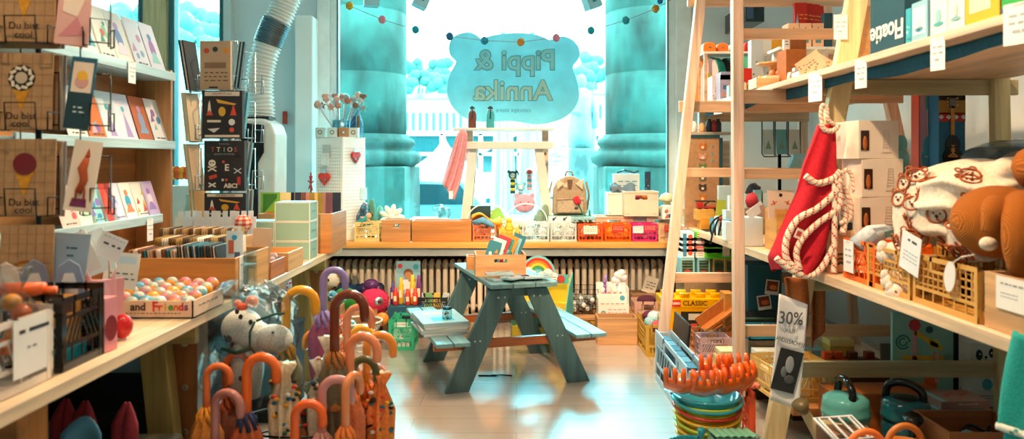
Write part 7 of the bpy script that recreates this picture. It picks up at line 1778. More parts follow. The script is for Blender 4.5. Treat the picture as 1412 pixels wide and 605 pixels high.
# guitar boxes
def guitar_box(lab,px0,px1,Y,col,trim,gcol,hole,rz,n,zt=1.545):
    x0,x1 = wx(px0,Y),wx(px1,Y); w = x1-x0; h = zt-1.11
    o = thing('guitar_box',lab,'box',((x0+x1)/2,Y,1.1105),rz)
    q_ = MB('card:#8f7a60'); q_.box((0,0,.17),(w,.085,.339)); q_.one('carton','tall plain carton under the '+('black' if n == 0 else 'pastel')+' toy guitar box','box',((x0+x1)/2,Y,ZM),rz)
    m = MB(col); m.box((0,0,h/2),(w,.09,h)); m.ob('box_body',o,.002)
    y = -.0455; m = MB(trim)
    if n == 0:
        m.box((0,y,h*.93),(w,.001,h*.14),'pap:#231a18'); m.box((0,y,h*.80),(w,.0012,h*.14),'pap:#a8813a'); m.box((0,y,h*.70),(w,.0012,h*.09),'pap:#b8261f')
        for k in range(4): 
            q = -w*.42+k*w*.28; m.poly([(q-.012,h*.70),(q,h*.725),(q+.012,h*.70),(q,h*.675)],y-.0025,y-.001,'pap:#bcd2e0')
    else:
        m.box((-w*.25,y,h*.6),(w*.35,.001,h*.8),'pap:#c9a8d0'); m.box((w*.2,y,h*.6),(w*.5,.0012,h*.8),'pap:#e9b8b0')
    m.ob('printed_bands',o)
    m = MB(gcol)
    zb = h*.34
    body = []
    for i in range(40):
        t = 2*PI*i/40; rr_ = 1+.28*cos(2*t) if False else 1
        xx = sin(t); zz_ = -cos(t); wv = .40*w*(1-.20*math.exp(-((zz_-.15)/.28)**2))*(1 if zz_ < .1 else .82)
        body.append((xx*wv,zb+zz_*h*.18))
    m.poly(body,y-.006,y-.001); m.ob('guitar_body_print',o)
    m = MB('wood:#c98f42' if n == 0 else 'pap:#e9cfc4'); m.box((0,y-.004,h*.66),(w*.13,.004,h*.30))
    for k in range(12): m.box((0,y-.0065,h*.53+k*h*.022),(w*.13,.001,.0015),'wood:#8a5f2a' if n == 0 else 'pap:#c9a8a8')
    m.box((0,y-.006,zb-h*.04),(w*.36,.004,h*.018)); m.ob('neck_print',o)
    m = MB(gcol); m.poly([(-w*.11,h*.79),(w*.11,h*.79),(w*.14,h*.92),(0,h*.94),(-w*.14,h*.92)],y-.006,y-.002)
    for s in (-1,1):
        for k in range(3): m.disc(s*w*.18,h*.82+k*h*.035,.004,y-.005,y-.001,'pap:#d8b878',8)
    m.ob('headstock_print',o)
    m = MB('wood:#c98f42' if n == 0 else 'pap:#4fb4c8'); m.disc(0,zb+h*.03,w*.07,y-.0075,y-.006)
    for k in range(3): m.poly([(-.010,zb+h*(.075-.03*k)),(.010,zb+h*(.075-.03*k)),(0,zb+h*(.055-.03*k))],y-.009,y-.007)
    m.poly([(-w*.2,zb-h*.04),(0,zb+h*.0),(w*.2,zb-h*.04),(0,zb-h*.02)],y-.0085,y-.006); m.ob('rosette_print',o)
    if n == 0: text('ANIMAMBO',.033,'pap:#e8c27a',o,(0,y-.002,h*.965),bold=.0006)
    return o
guitar_box('dark red and blue toy guitar box with a black guitar on the middle shelf',1287,1323,3.42,'pap:#1f6a96','pap:#231a18','gl:#17110f',0,0,0)
guitar_box('pastel toy guitar box with a turquoise guitar behind the black guitar box',1262,1285,3.52,'pap:#e0604a','pap:#e8c0b0','pap:#59bcd4',0,-.12,1)
m = MB('gl:#6fc0cc'); m.lathe([(.028,0),(.030,.01),(.030,.08),(.02,.10),(.004,.105)],seg=18); m.ell((0,0,.13),(.024,.02,.04)); m.one('teal_cup','teal oval-topped toy between cartons and guitar boxes','toy',(wx(1243,3.35),3.35,ZM+.395))
m = MB('card:#a88c6a'); m.box((0,0,.195),(.12,.16,.39)); m.one('carton','plain carton under the teal oval-topped toy','box',(wx(1243,3.35),3.38,ZM))
m = MB('pl:#233844'); m.box((0,0,.03),(.07,.07,.06)); m.one('dark_box','small dark box left of the teal oval-topped toy','box',(wx(1252,3.25)-.06,3.35,ZM+.453))
# white cartons with windows
for k in range(4):
    Y = 3.02; h = .152; z = ZM+.0015+k*(h+.0005); off = [0.05,.035,.04,.02][k]
    o = thing('window_carton',['bottom','third','second','top'][k]+' white carton with a cut-out window in the stack right of the red cloth','box',(wx(1200,Y)+off,Y+.09,z),.10 if k == 3 else .04*(k-1))
    m = MB('pap:#efe0cf'); m.box((.008,0,h/2),(.168,.17,h)); m.ob('box_body',o,.0015)
    m = MB('gl:#3a2216'); m.box((-.050,-.086,h*.48),(.034,.002,h*.52)); m.ell((-.050,-.0875,h*.4),(.010,.003,.03),'wood:#b9662e',8,6); m.ob('cutout_window',o)
    m = MB('pap:#c9b8a4')
    for q in range(7): m.box((.04,-.086,h*.30+q*h*.075),(.030-.002*q,.001,.0015))
    for s in (-1,1): m.box((.04+s*.012,-.086,h*.5),(.0012,.001,h*.5),R=RY(-s*.06))
    m.box((.04,-.086,h*.17),(.04,.001,.003)); m.ob('tower_print',o)
# wooden rainbow box
m = MB('pap:#d8b48c'); m.box((0,0,.085),(.11,.08,.17))
for q,c in enumerate(['pap:#4a4a30','pap:#c9a060','pap:#5f5a38','pap:#b08a50','pap:#3f4a3a']): m.arc(0,.03,.048-.0085*q,.0085,-.0415-.0003*q,-.04,c)
m.one('rainbow_box','tan box with an olive rainbow print left of the orange crate','box',(wx(1156,3.12),3.12,ZM),rz=-.15,bev=.002)
carton('grey-blue box on top of the rainbow box behind the ropes',(wx(1156,3.12),3.13,ZM+.171),.10,.08,.03,'pap:#30414c')
for k in range(3): carton(['violet','pale lilac','cream'][k]+' slim book standing behind the striped ropes',(wx(1128+6*k,3.38),3.42,ZM),.02,.12,.19+.02*k,['pap:#7a6a9a','pap:#b4a8c4','pap:#e0d4c4'][k],name='book',cat='book')
# ---------------------------------------------------------------- middle shelf, middle and far bays
wood_crate('tall light wooden box holding a face card behind the red cloth',(wx(1082,3.80)+.02,3.86,ZM),.14,.18,.21,0,'wood:#d89a4e',slot=False)
m = MB('pap:#ecd3c0'); m.box((0,0,.07),(.13,.003,.14)); m.disc(0,.115,.009,-.003,-.0015,'pap:#1a1a1c'); 
for s in (-1,1): m.box((s*.035,-.002,.075),(.035,.001,.006),'pap:#e0702a',R=RY(s*.5)); m.box((s*.035,-.002,.077),(.006,.001,.022),'pap:#c8502a',R=RY(s*.4))
m.tube([(-.028,-.003,.045),(-.02,-.003,.03),(0,-.003,.034),(.02,-.003,.03),(.028,-.003,.045)],.005,'pap:#c02a22')
m.one('face_card','cream card with an orange-eyed smiling face above the light wooden box','card',(wx(1077,3.8),3.80,ZM+.165),rot=(-.06,0,.05))
m = MB('pap:#e0cdb8'); m.box((0,0,.07),(.07,.003,.15)); m.one('blank_card','tilted tan card behind the face card','card',(wx(1092,3.85)+.04,3.87,ZM+.20),rot=(0,.3,0))
front_box('white box with a fluttering ribbon tag in front of the wooden box',1026,1052,300,338,4.02,.14,'pap:#dde6ea',z0=ZM)
m = MB('pap:#eef0f6'); m.box((0,0,0),(.10,.002,.05)); m.box((.03,-.002,-.03),(.025,.002,.075),'pap:#c9a49c',R=RY(.3)); m.one('ribbon_tag','white and brown fluttering tag hanging over the white box','tag',(wx(1042,3.98),3.98,wz(290,3.98)),rot=(0,-.6,.1))
for k,(px,pyt,c) in enumerate(((1012,270,'pap:#dff0f6'),(1034,268,'pap:#b8dce8'),(1046,262,'pap:#8fc9d8'),(1056,266,'pap:#cfe6ee'))):
    front_box(['tall white-blue leaflet','light blue carton','turquoise carton','pale carton'][k]+' standing at the back of the middle shelf',px-6,px+6,pyt,300,4.75,.05,c,z0=ZM,art=A_blobs(['pap:#4f9fb8','pap:#d85a5a','pap:#f0f4f4'],4,k+80))
for k in range(6):
    m = MB(['fab:#c03a4a','fab:#2a3038','fab:#b84a6a','fab:#1f3a50','fab:#d8a0a8','fab:#8a2f3a'][k]); m.ell((0,0,.04),(.04,.04,.05),seg=9,rings=6,bump=.2)
    m.one('plush_bundle',['crimson','black','magenta','navy','pale pink','maroon'][k]+' small cloth animal in the heap at the back of the middle shelf','plush toy',(wx(1026+5*k,4.9),4.75+.06*k,ZM+.16+.05*(k % 2)))
m = MB('card:#9a8a78'); m.box((0,0,.08),(.3,.45,.16)); m.one('carton','carton under the heap of small cloth animals','box',(wx(1040,4.9)+.02,4.9,ZM))
# tall wood game board with coloured animals
Y = 5.2; o = thing('animal_board','tall kraft game board with a column of round coloured animals in a dark frame','board',(wx(968,Y),Y,ZM),0)
Hh = wz(190,Y)-ZM; Ww = wx(990,Y)-wx(943,Y)
m = MB('card:#b98a62'); m.box((0,0,Hh/2),(Ww,.03,Hh)); m.ob('board_body',o)
m = MB('pl:#254e58'); m.bx(-Ww/2,Ww/2,-.02,.02,Hh,Hh+.02); m.bx(Ww/2-.004,Ww/2+.02,-.02,.02,0,Hh); m.ob('dark_frame',o)
m = MB('pap:#d8762a')
for k in range(8):
    c = ['#d8762a','#e09a84','#6f8a4a','#7a6a5a','#4a3a34','#e0862a','#5a5048','#d8702a'][k]; z = Hh*(.90-.115*k); m.disc(.0,z,.026,-.0185,-.0155,'pap:'+c,14,.020); m.disc(-.018,z+.018,.009,-.0185,-.0155,'pap:'+c,8); m.disc(.018,z+.018,.009,-.0185,-.0155,'pap:'+c,8); m.disc(0,z-.004,.010,-.0200,-.0185,'pap:#f0dcc0',8)
for k in range(3): m.box((.07,-.016,Hh*(.9-.08*k)),(.012,.001,.02),'pap:#6f8fa0')
m.ob('animal_print',o)
# things standing behind/on the board top: white mugs and bottles at far wall
for k,(px,pyt,pyb,c) in enumerate(((948,166,182,'pl:#f0efea'),(957,167,182,'pl:#e8e9e4'),(968,170,182,'pap:#d8a070'),(978,164,182,'pl:#20303c'),(984,166,182,'pl:#b82a3a'),(990,164,182,'pl:#3a2c40'))):
    Y = 5.33; z = wz(pyb,Y); h = wz(pyt,Y)-z
    m = MB(c); m.lathe([(.02,0),(.024,.005),(.024,h*.7),(.012,h*.85),(.012,h)],seg=14)
    if k < 2: m.tube([(.024,0,h*.2),(.04,0,h*.3),(.04,0,h*.55),(.024,0,h*.65)],.004)
    m.one('mug' if k < 2 else 'small_bottle',['white mug at the far end of the shelf, left','white mug at the far end of the shelf, right','tan cup beside the two white mugs','black slim bottle behind the animal board','red slim bottle behind the animal board','plum slim bottle behind the animal board'][k],'mug' if k < 2 else 'bottle',(wx(px,Y),Y,z))
m = MB('wood:#cdbfae'); m.box((0,0,0),(.32,.11,.02)); m.one('wall_ledge','thin pale ledge behind the animal board','shelf',(wx(970,5.33)+.02,5.33,wz(182,5.33)-.011))
m = MB('wood:#cdbfae'); m.box((0,0,.295),(.22,.10,.59)); m.one('carton','tall pale box under the thin ledge behind the animal board','box',(wx(970,5.33)+.06,5.33,ZM+.0))
# toy truck
o = thing('toy_truck','small red and black toy crane truck in front of the animal board','toy vehicle',(wx(974,5.05),5.07,ZM+.118))
m = MB('pl:#b8241c'); m.bx(-.06,-.02,-.02,.02,.018,.06); m.bx(-.02,.07,-.02,.02,.018,.03); m.ob('truck_body',o,.003)
m = MB('pl:#2a2a2e'); m.tube([(-.01,0,.04),(.03,0,.065),(.085,0,.06)],.004); m.bx(-.07,.06,-.012,.012,.062,.07); m.ob('crane_arm',o)
for s in (-.045,0,.05):
    m = MB('pl:#1c1c20'); m.cyl((s,-.02,.012),.012,.012,R=RX(PI/2)); m.ob('wheel',o)
for k,(px0,px1,pyt,pyb,c,lab) in enumerate([(942,956,288,298,'wood:#e0b070','light wooden toy block box at the far shelf edge, upper'),(958,985,289,299,'wood:#e2a64e','honey coloured wooden toy box under the truck'),(944,962,299,306,'wood:#e9c890','pale wooden toy box, lowest at the far shelf edge'),(963,980,300,308,'wood:#d8952c','amber wooden toy box under the honey coloured one')]):
    Y = [5.28,5.0,5.26,4.99][k]; front_box(lab,px0+3,px1,pyt,pyb,Y,.10,c,z0=[ZM+.065,ZM+.062,ZM,ZM][k])
m = MB('fab:#1c2226')
for k in range(4): m.tube(cat([(-.05+.02*k,0,0),(-.06+.03*k,-.01,.06),(-.01+.02*k,0,.11+.01*k),(.05,0,.09-.01*k),(.06,0,.13)],5),.006,seg=7)
m.ell((.02,-.01,.10),(.03,.015,.02),'fab:#b84a1c'); m.tube([(-.045,-.03,.05),(-.07,-.04,-.05)],.006)
m.one('dark_harness','tangle of black and orange straps on the middle shelf by the upright post','harness',(wx(993,4.62),4.62,ZM+.0))
for k,(px,c,h_) in enumerate(((988,'#4f9fb8',.07),(995,'#dfe8ec',.09),(1006,'#cfe0e8',.13),(1007,'#7fb4c8',.10))):
    front_box(['teal small carton','white small carton','pale tall carton','light blue carton'][k]+' on the middle shelf edge left of the upright post',px-5,px+6,[301,299,290,303][k],320,[4.76,4.62,4.50,4.40][k],.08,'pap:'+c,z0=ZM,art=A_text())
front_box('white two-tier carton beside the upright post',1001,1010,306,333,4.30,.09,'pap:#e2e8ea',z0=ZM)
front_box('light carton standing tilted beside the animal board',991,1008,256,290,5.0,.04,'pap:#cfe8f4',z0=ZM+.01)
m = MB('pap:#d8dc4a'); m.box((0,0,.10),(.06,.003,.20)); m.one('yellow_green_card','yellow-green card standing beside the animal board','card',(wx(992,4.88),4.90,ZM+.001),rot=(0,.1,0))
# upper back items above the second rail: wire rack with cards and slanted book display
m = MB('woody:#a8a49c'); m.box((0,0,0),(.42,.55,.02)); m.one('back_ledge','grey back ledge behind the middle rail','shelf',(1.92,4.72,1.16))
m = MB('wood:#a8a49c'); m.box((0,0,.189),(.20,.44,.377)); m.one('carton','grey back carton under the grey ledge','box',(2.02,4.72,ZM+.001))
o = thing('slanted_book','light blue book lying slanted on the grey back ledge','book',(wx(1070,4.6),4.56,1.171),rot=(.9,0,0))
m = MB('pap:#8fcbe4'); m.box((0,0,.06),(.20,.03,.14)); m.ob('book_cover',o)
m = MB('pap:#2a3440'); m.box((.09,.0,.06),(.03,.028,.136)); m.ob('page_edge',o)
o.location.x = 1.72
o = thing('wire_card_rack','small black wire rack of cards hanging behind the shelving','display rack',(wx(1077,5.2),5.2,1.25))
m = MB('metal:#14181c')
for k in (-1,0,1):
    m.tube([(k*.09-.04,0,.24),(k*.09-.04,0,.02),(k*.09-.04,-.04,.0),(k*.09+.04,-.04,.0),(k*.09+.04,0,.02),(k*.09+.04,0,.24)],.004,seg=6)
m.cyl((0,.03,-.23),.012,.50); m.cyl((0,.03,-.475),.08,.01); m.ob('wire_frame',o)
for k in (-1,0,1):
    m = MB(['pap:#cfe0e0','pap:#6fb4c0','pap:#e0d8d0'][k+1]); m.box((0,0,.09),(.07,.004,.17)); m.poly([(-.02,.04),(.02,.04),(0,.1)],-.004,-.002,'pap:#7f9f8a'); m.one('greeting_card',['pale green','turquoise','cream'][k+1]+' card in the small black wire rack','card',(o.location.x+k*.09,5.185,1.262),rot=(-.1,0,0))
# ---------------------------------------------------------------- red cloth with striped ropes on the cream post
Yc = 3.12
o = thing('red_felt_cloth','red felt sling wrapped with red and white striped rope hanging on the cream post','hanging toy',(wx(1110,Yc),Yc,.70))
X = lambda px: wx(px,Yc)-o.location.x
Z = lambda py: wz(py,Yc)-.70
rowsC = [(172,1128,1150),(200,1118,1152),(225,1108,1152),(240,1104,1154),(262,1098,1150),(300,1082,1148),(335,1068,1143),(355,1060,1135),(372,1066,1120)]
def redf(u,v):
    t = v*(len(rowsC)-1); i = min(int(t),len(rowsC)-2); f = t-i
    py,a,b = [rowsC[i][j]*(1-f)+rowsC[i+1][j]*f for j in range(3)]
    ang = 2*PI*u; cx,hw = (X(a)+X(b))/2,(X(b)-X(a))/2
    return (cx+hw*cos(ang),.055*sin(ang)*(.5+v)+.016*sin(ang*5+v*5)*(.3+v),Z(py)+.012*sin(ang*2)*v)
m = MB('fab:#b80f26'); m.surf(60,30,redf); m.ob('felt_body',o)
ROPE = 'fab:#f2e2cc'; STR = ('fab:#c8402f',5)
def rope(px,r=.0115,y=-.09,nm='striped_rope'):
    pts = [(X(a)*.985,-(.032+.055*max(0,min(1,(b-172)/200))) if a < 1153 else y*.5,Z(b)) for (a,b) in px]
    pts = cat(pts,14); m = MB(ROPE); m.tube(pts,r,seg=10,stripe=STR); m.ob(nm,o)
rope([(1060,352),(1080,368),(1106,376),(1124,362),(1140,335)],.0125)
rope([(1104,242),(1120,252),(1142,246),(1152,236)],.0135,-.10)
rope([(1152,244),(1146,262),(1120,285),(1092,300),(1076,325),(1074,352),(1088,368)],.0135,-.10)
rope([(1150,262),(1148,285),(1120,305),(1098,325),(1088,345),(1092,368)],.0125,-.11)
rope([(1150,250),(1160,262),(1168,282),(1166,300),(1150,306)],.0105,-.08)
rope([(1144,248),(1142,300),(1140,340),(1138,372)],.0115,-.12)
rope([(1154,242),(1164,234),(1172,245),(1174,262)],.009,-.06)
rope([(1146,250),(1154,275),(1158,300),(1152,320)],.013,-.10)
rope([(1132,178),(1128,160),(1130,146),(1136,150),(1138,165),(1146,172)],.0085,-.06)
rope([(1128,170),(1134,180),(1146,180),(1152,172)],.0105,-.05)
m = MB('pap:#e4d3c4'); m.box((X(1086),-.125,Z(318)),(.028,.003,.04),R=RY(.4)); m.box((X(1086),-.127,Z(318)),(.018,.001,.02),'pap:#c23a34',R=RY(.4)); m.ob('care_label',o)
# brown felt piece hanging below
m = MB('fab:#b8642c')
def brf(u,v):
    return ((-.03+.085*u)+.02*sin(v*3)-.01*v,.02*sin(u*6+v*2),-.34*v*(1-.25*abs(u-.5)))
m.surf(14,16,brf); m.one('brown_felt_strip','hanging brown felt sling behind the sale sign on the cream post','fabric',(wx(1095,3.18),3.20,.77-.04),thick=.01)
m = MB('fab:#8a4a24'); m.surf(10,12,lambda u,v: (-.03+.05*u,.02*sin(u*5),-.26*v*(1-.3*u))); m.one('brown_felt_strip','darker brown felt strip right of the cream post below the shelf','fabric',(wx(1130,3.35),3.36,.655),thick=.008)
# sale sign
Ysn = 3.08; x0 = wx(1068,Ysn); 
o = thing('sale_sign','curled white paper sign reading 30% with a black photo, taped to the cream post','sign',(wx(1087,Ysn),Ysn,wz(485,Ysn)),rot=(0,dgr(5),.05))
Wd,Hg = .122,.43
def sgn(u,v): return (-Wd/2+Wd*u+.004*sin(v*3),.010*sin(u*3.1)-.02*(v-.5)**2,-Hg/2+Hg*v-.05*(1-v)*(0 if u > .5 else 0)+.035*(.5-u))
m = MB('pap:#f6f8fb'); m.surf(14,20,sgn); m.ob('paper_sheet',o,thick=.001)
text('30%',.072,'pap:#50565e',o,(-.004,-.006,.135),bold=.0004,sx=.85); text('AUF',.026,'pap:#6a7078',o,(.0,-.006,.085)); text('ANDELSACHEN',.026,'pap:#40464e',o,(.002,-.005,.042),sx=.66,rot=(PI/2,dgr(12),0))
m = MB('pap:#23262a'); m.box((0,-.004,-.075),(Wd*.80,.002,.17),R=RY(dgr(10))); m.ell((.008,-.006,-.05),(.018,.003,.035),'pap:#9aa0a8'); m.ell((-.014,-.006,-.08),(.012,.003,.022),'pap:#70767e'); m.ell((.01,-.006,-.11),(.022,.003,.018),'pap:#50565c'); m.ob('photo_print',o)

# ---------------------------------------------------------------- low shelf goods
# game boxes stacked behind the brick box
def game(lab,px0,px1,pyt,pyb,Y,d,col,art,z0): return front_box(lab,px0,px1,pyt,pyb,Y,d,col,art=art,z0=z0,name='game_box')
base = ZL+.0
m = MB('card:#8f7a60'); m.box((0,0,.148),(.5,.26,.296)); m.one('carton','wide plain carton supporting the game boxes on the low shelf','box',(1.33,5.03,ZL),bev=.002)
Yg2 = 4.90
zA = ZL+.298
stripes = lambda a,b: (lambda m,w,d,h: [m.box((0,-d/2-.0006,h*(.12+.76*k/6)),(w*.7,.001,h*.05),a if k % 2 else b) for k in range(7)])
for k,(p0,p1,lab) in enumerate(((938,958,'light blue tall game box, left of the row on the low shelf'),(962,979,'light blue tall game box with a monkey print, second of the row'),(983,1000,'tan tall game box, third of the row'),(1001,1009,'tan tall game box at the upright post'))):
    front_box(lab,p0,p1,356,410,Yg2,.12,['pap:#7fbccc','pap:#7fbccc','pap:#cdb07a','pap:#c9a86a'][k],z0=zA,art=lambda m,w,d,h: (m.box((0,-d/2-.0006,h*.6),(w*.75,.001,h*.6),'pap:#4a6a5a'),m.disc(0,h*.35,w*.25,-d/2-.003,-d/2-.001,'pap:#b8443a'),stripes('pap:#8f7a4a','pap:#c8b890')(m,w,d,h)),name='game_box')
zB = zA+(wz(356,Yg2)-zA)+.002
for k in range(4):
    front_box(['lowest','second','third','top'][k]+' white and blue game box in the left pile on the low shelf',940,957,350-7.6*(k+1)+.6,350,Yg2+.01,.13,'pap:#dfe9f0',z0=zB+k*.036,art=lambda m,w,d,h: (m.box((-w*.25,-d/2-.0006,h*.5),(w*.3,.001,h*.7),'pap:#3f88b8'),m.disc(w*.2,h*.5,h*.25,-d/2-.001,-d/2,'pap:#c84a3a')),name='game_box')
for k in range(4):
    front_box(['lowest','second','third','top'][k]+' white and red striped game box in the second pile on the low shelf',960,972,350-7.6*(k+1)+.6,350,Yg2+.01,.13,['pap:#f0e8e4','pap:#e8502c','pap:#f0dfe0','pap:#6cc43c'][k],z0=zB+k*.036,art=stripes('pap:#d8365a','pap:#f4f0ee'),name='game_box')
for k in range(4):
    front_box(['lowest lime green','second lime green','third black','top black'][k]+' game box in the pile beside the upright post',974,1009,350-8*(k+1)+.6,350,Yg2-.04,.13,['pap:#49c020','pap:#52cc28','pap:#181c20','pap:#15181c'][k],z0=zB+k*.036,art=lambda m,w,d,h: m.box((w*.28,-d/2-.0006,h*.5),(w*.28,.001,h*.55),'pap:#d8dcd8'),name='game_box')
# yellow brick box with studs
Yl = 4.62
bl = thing('brick_box','bright yellow toy brick box with round studs on its lid on the low shelf','box',(1,4.7,ZL),0)
w = .38; h = wz(411,Yl)-ZL; bl.location = (1.08,4.73,ZL)
m = MB('gl:#f2a800'); m.box((0,0,h*.41),(w*.94,.20,h*.82),taper=1.04); m.ob('tub',bl,.006)
m = MB('gl:#f4b000'); m.box((0,0,h*.87),(w*1.02,.225,h*.24)); ld = m.ob('lid',bl,.006)
for i in range(4):
    for j in range(2):
        m = MB('gl:#f6b400'); m.cyl((-w*.375+i*w*.25,-.055+j*.11,h*.99+.014),.032,.024,seg=24); m.ob('stud',ld,.002)
m = MB('pap:#181614'); m.box((w*.0,-.1015,h*.38),(w*.42,.004,h*.55)); m.box((w*.0,-.104,h*.52),(w*.18,.002,h*.16),'pap:#d9d2c4'); m.box((-.0,-.104,h*.3),(w*.1,.002,h*.1),'pap:#c8432c'); m.box((.04,-.104,h*.25),(w*.1,.002,h*.1),'pap:#3f9a4a'); m.box((.05,-.104,h*.4),(w*.08,.002,h*.08),'pap:#e8b42c'); m.ob('picture_panel',bl)
m = MB('pap:#d8261c'); m.box((-.110,-.1135,h*.87),(.052,.002,.042)); m.ob('red_logo',ld)
text('LEGO',.018,'pap:#f6f0e4',ld,(-.110,-.1155,h*.87),bold=.0006); text('CLASSIC',.040,'pap:#2a1c10',ld,(.004,-.114,h*.87),bold=.0006)
# brown cardboard wedges in tan crate
plastic_crate('tan folding crate on the low shelf in front of the yellow brick box',(1.115,4.32,ZL),.24,.15,.115,'pl:#c47a44',0,0)
for k,(dx,a) in enumerate(((-.02,-.62),(.06,-.55))):
    m = MB('card:#c4742c'); m.poly([(-.15,-.05),(.12,.02),(.16,.11),(-.14,-.01)],-.05,.05) if False else m.box((0,0,0),(.24,.10,.012)); m.box((0,.05,.03),(.24,.006,.07))
    m.one('cardboard_wedge',['longer upper slanted brown cardboard piece over the tan crate','shorter lower slanted brown cardboard piece in the tan crate'][k],'cardboard',(1.17+dx,4.31+.035*k-.02,ZL+.190-.03*k),rot=(0,a,0))
m = MB('gl:#e8902c'); m.ell((0,0,0),(.04,.04,.04)); m.ell((.0,-.03,.02),(.02,.015,.012),'pl:#1c2a3a'); m.one('round_toy','small orange and navy round toy behind the cardboard pieces','toy',(1.34,4.42,ZL+.24))
m = MB('card:#8f7a60'); m.box((0,0,.1),(.12,.1,.2)); m.one('carton','small carton under the orange and navy round toy','box',(1.36,4.42,ZL))
# pink crate with bags
plastic_crate('pale pink folding crate on the low shelf edge',(1.07,4.14,ZL),.17,.13,.125,'pl:#e6bfc4',0,0)
for k in range(3):
    m = MB('film:#e8eef4'); m.box((0,0,.075),(.04,.02,.15)); m.one('clear_packet','clear packet standing in the pale pink crate','packet',(1.035+.035*k,4.13+.008*k,ZL+.01),group='clear packets in the pink crate',rot=(0,.1*k-.1,0))
front_box('amber wooden box with a printed lid behind the pale pink crate',1000,1014,405,430,4.3,.12,'card:#d8923c',z0=ZL)
carton('pale yellow flat box with cream lid at the low shelf corner',(1.11,3.95,ZL),.15,.12,.06,'pap:#e0bd7a',seam='pap:#f2e2bc')
carton('flat pale yellow box stacked on the lower one at the low shelf corner',(1.115,3.955,ZL+.061),.14,.11,.035,'pap:#e8c88c',seam='pap:#f2e2bc')
# behind: teal box with photos, blue tray
o = front_box('dark teal square carton with two polaroid photos on it',1031,1078,366,430,4.25,.22,'pap:#144c58',z0=ZL+.235,bev=.003)
for (px,py,c,lab) in ((1065,396,'pap:#e0703a','polaroid photo with orange picture on the teal carton, upper right'),(1054,417,'pap:#d8632f','polaroid photo with orange picture on the teal carton, lower left')):
    m = MB('pap:#e0cfc4'); m.box((0,0,0),(.075,.002,.082)); m.box((0,-.0016,.006),(.062,.001,.056),'pap:#7a2f1c'); m.ell((.005,-.002,.0),(.022,.001,.014),c,10,6)
    m.one('polaroid_photo',lab,'photo',(wx(px,4.24),4.243,wz(py,4.24)),rot=(0,.12 if px > 1060 else -.15,0))
m = MB('pl:#1f7f8c'); m.box((0,0,0),(.26,.2,.02)); m.one('teal_cover','teal lid above the dark teal carton','cover',(wx(1046,4.4),4.37,wz(359,4.25)+.03)); 
o = thing('blue_tray','bright blue plastic tray with small black animals on the low shelf','tray',(wx(1056,3.95),3.93,ZL+.165))
m = MB('pl:#1c8fb0'); W2,D2 = .235,.16
m.bx(-W2/2,W2/2,-D2/2,D2/2,0,.006); m.bx(-W2/2,W2/2,-D2/2,-D2/2+.006,0,.055); m.bx(-W2/2,W2/2,D2/2-.006,D2/2,0,.055); m.bx(-W2/2,-W2/2+.006,-D2/2,D2/2,0,.055); m.bx(W2/2-.006,W2/2,-D2/2,D2/2,0,.055); m.bx(-W2/2-.008,W2/2+.008,-D2/2-.008,-D2/2,.048,.056); m.ob('tray_shell',o)
m = MB('card:#6a5a48'); m.box((0,0,.0815),(.24,.16,.163)); m.one('carton','carton under the bright blue tray','box',(wx(1056,3.95)+.0,3.935,ZL))
m = MB('card:#2a3a40'); m.box((0,0,.117),(.3,.24,.234)); m.one('carton','carton under the dark teal carton','box',(wx(1056,4.25)+.04,4.37,ZL))
for k in range(4):
    m = MB('pl:#14262a'); m.ell((0,0,.03),(.03,.014,.014)); m.ell((.03,0,.045),(.013,.010,.012)); [m.cyl((q,.006*s,.012),.004,.026,seg=6) for q in (-.018,.018) for s in (-1,1)]; m.tube([(-.03,0,.035),(-.05,0,.05)],.003)
    m.one('toy_animal','small black toy animal standing in the bright blue tray','toy',(o.location.x-.08+.05*k,3.92+.02*(k % 2),ZL+.165+.007),rz=k*.8,group='black toy animals in the blue tray')
front_box('dark case with olive print behind the lower rail',1026,1070,440,470,4.1,.0+.05,'pap:#23361f',z0=ZL,art=A_blobs(['pap:#8a8a2c','pap:#b8b4a0'],3,5))
# boxes right of the post on short board
for k,(x,y,z,w,d,h,c,lab) in enumerate([(1.26,3.80,0,.16,.09,.10,'#d8a050','amber flat box with white lid right of the upright post, lower'),(1.26,3.80,.101,.15,.09,.03,'#e4eae6','white flat box right of the upright post, upper'),
   (1.44,3.79,0,.16,.1,.14,'#7fb4c0','teal-grey box with a pale lid beside the amber box'),(1.60,3.79,0,.12,.1,.16,'#d8b050','mustard box behind the sale sign'),(1.60,3.79,.161,.12,.1,.03,'#f0d890','yellow lid box on the mustard box')]):
    carton(lab,(x,y,ZL+z),w,d,h,'pap:'+c,seam='pap:#f0ead8' if h > .05 else None)
plastic_crate('cream-yellow folding crate on the short low shelf behind the sale sign',(wx(1085,3.48)+.05,3.52,ZL),.30,.28,.155,'pl:#e9be6c',dgr(6),0)
for k in range(5):
    m = MB(['fab:#e0c8a0','fab:#5fb4c8','fab:#e8e0d0','fab:#d8a86a','fab:#9fc8d0'][k]); m.box((0,0,.05),(.05,.2,.10)); m.one('folded_cloth',['sand','turquoise','white','caramel','pale blue'][k]+' folded cloth in the cream-yellow crate','cloth',(wx(1085,3.48)-.05+.052*k,3.52,ZL+.01),rz=dgr(6),bev=.008)
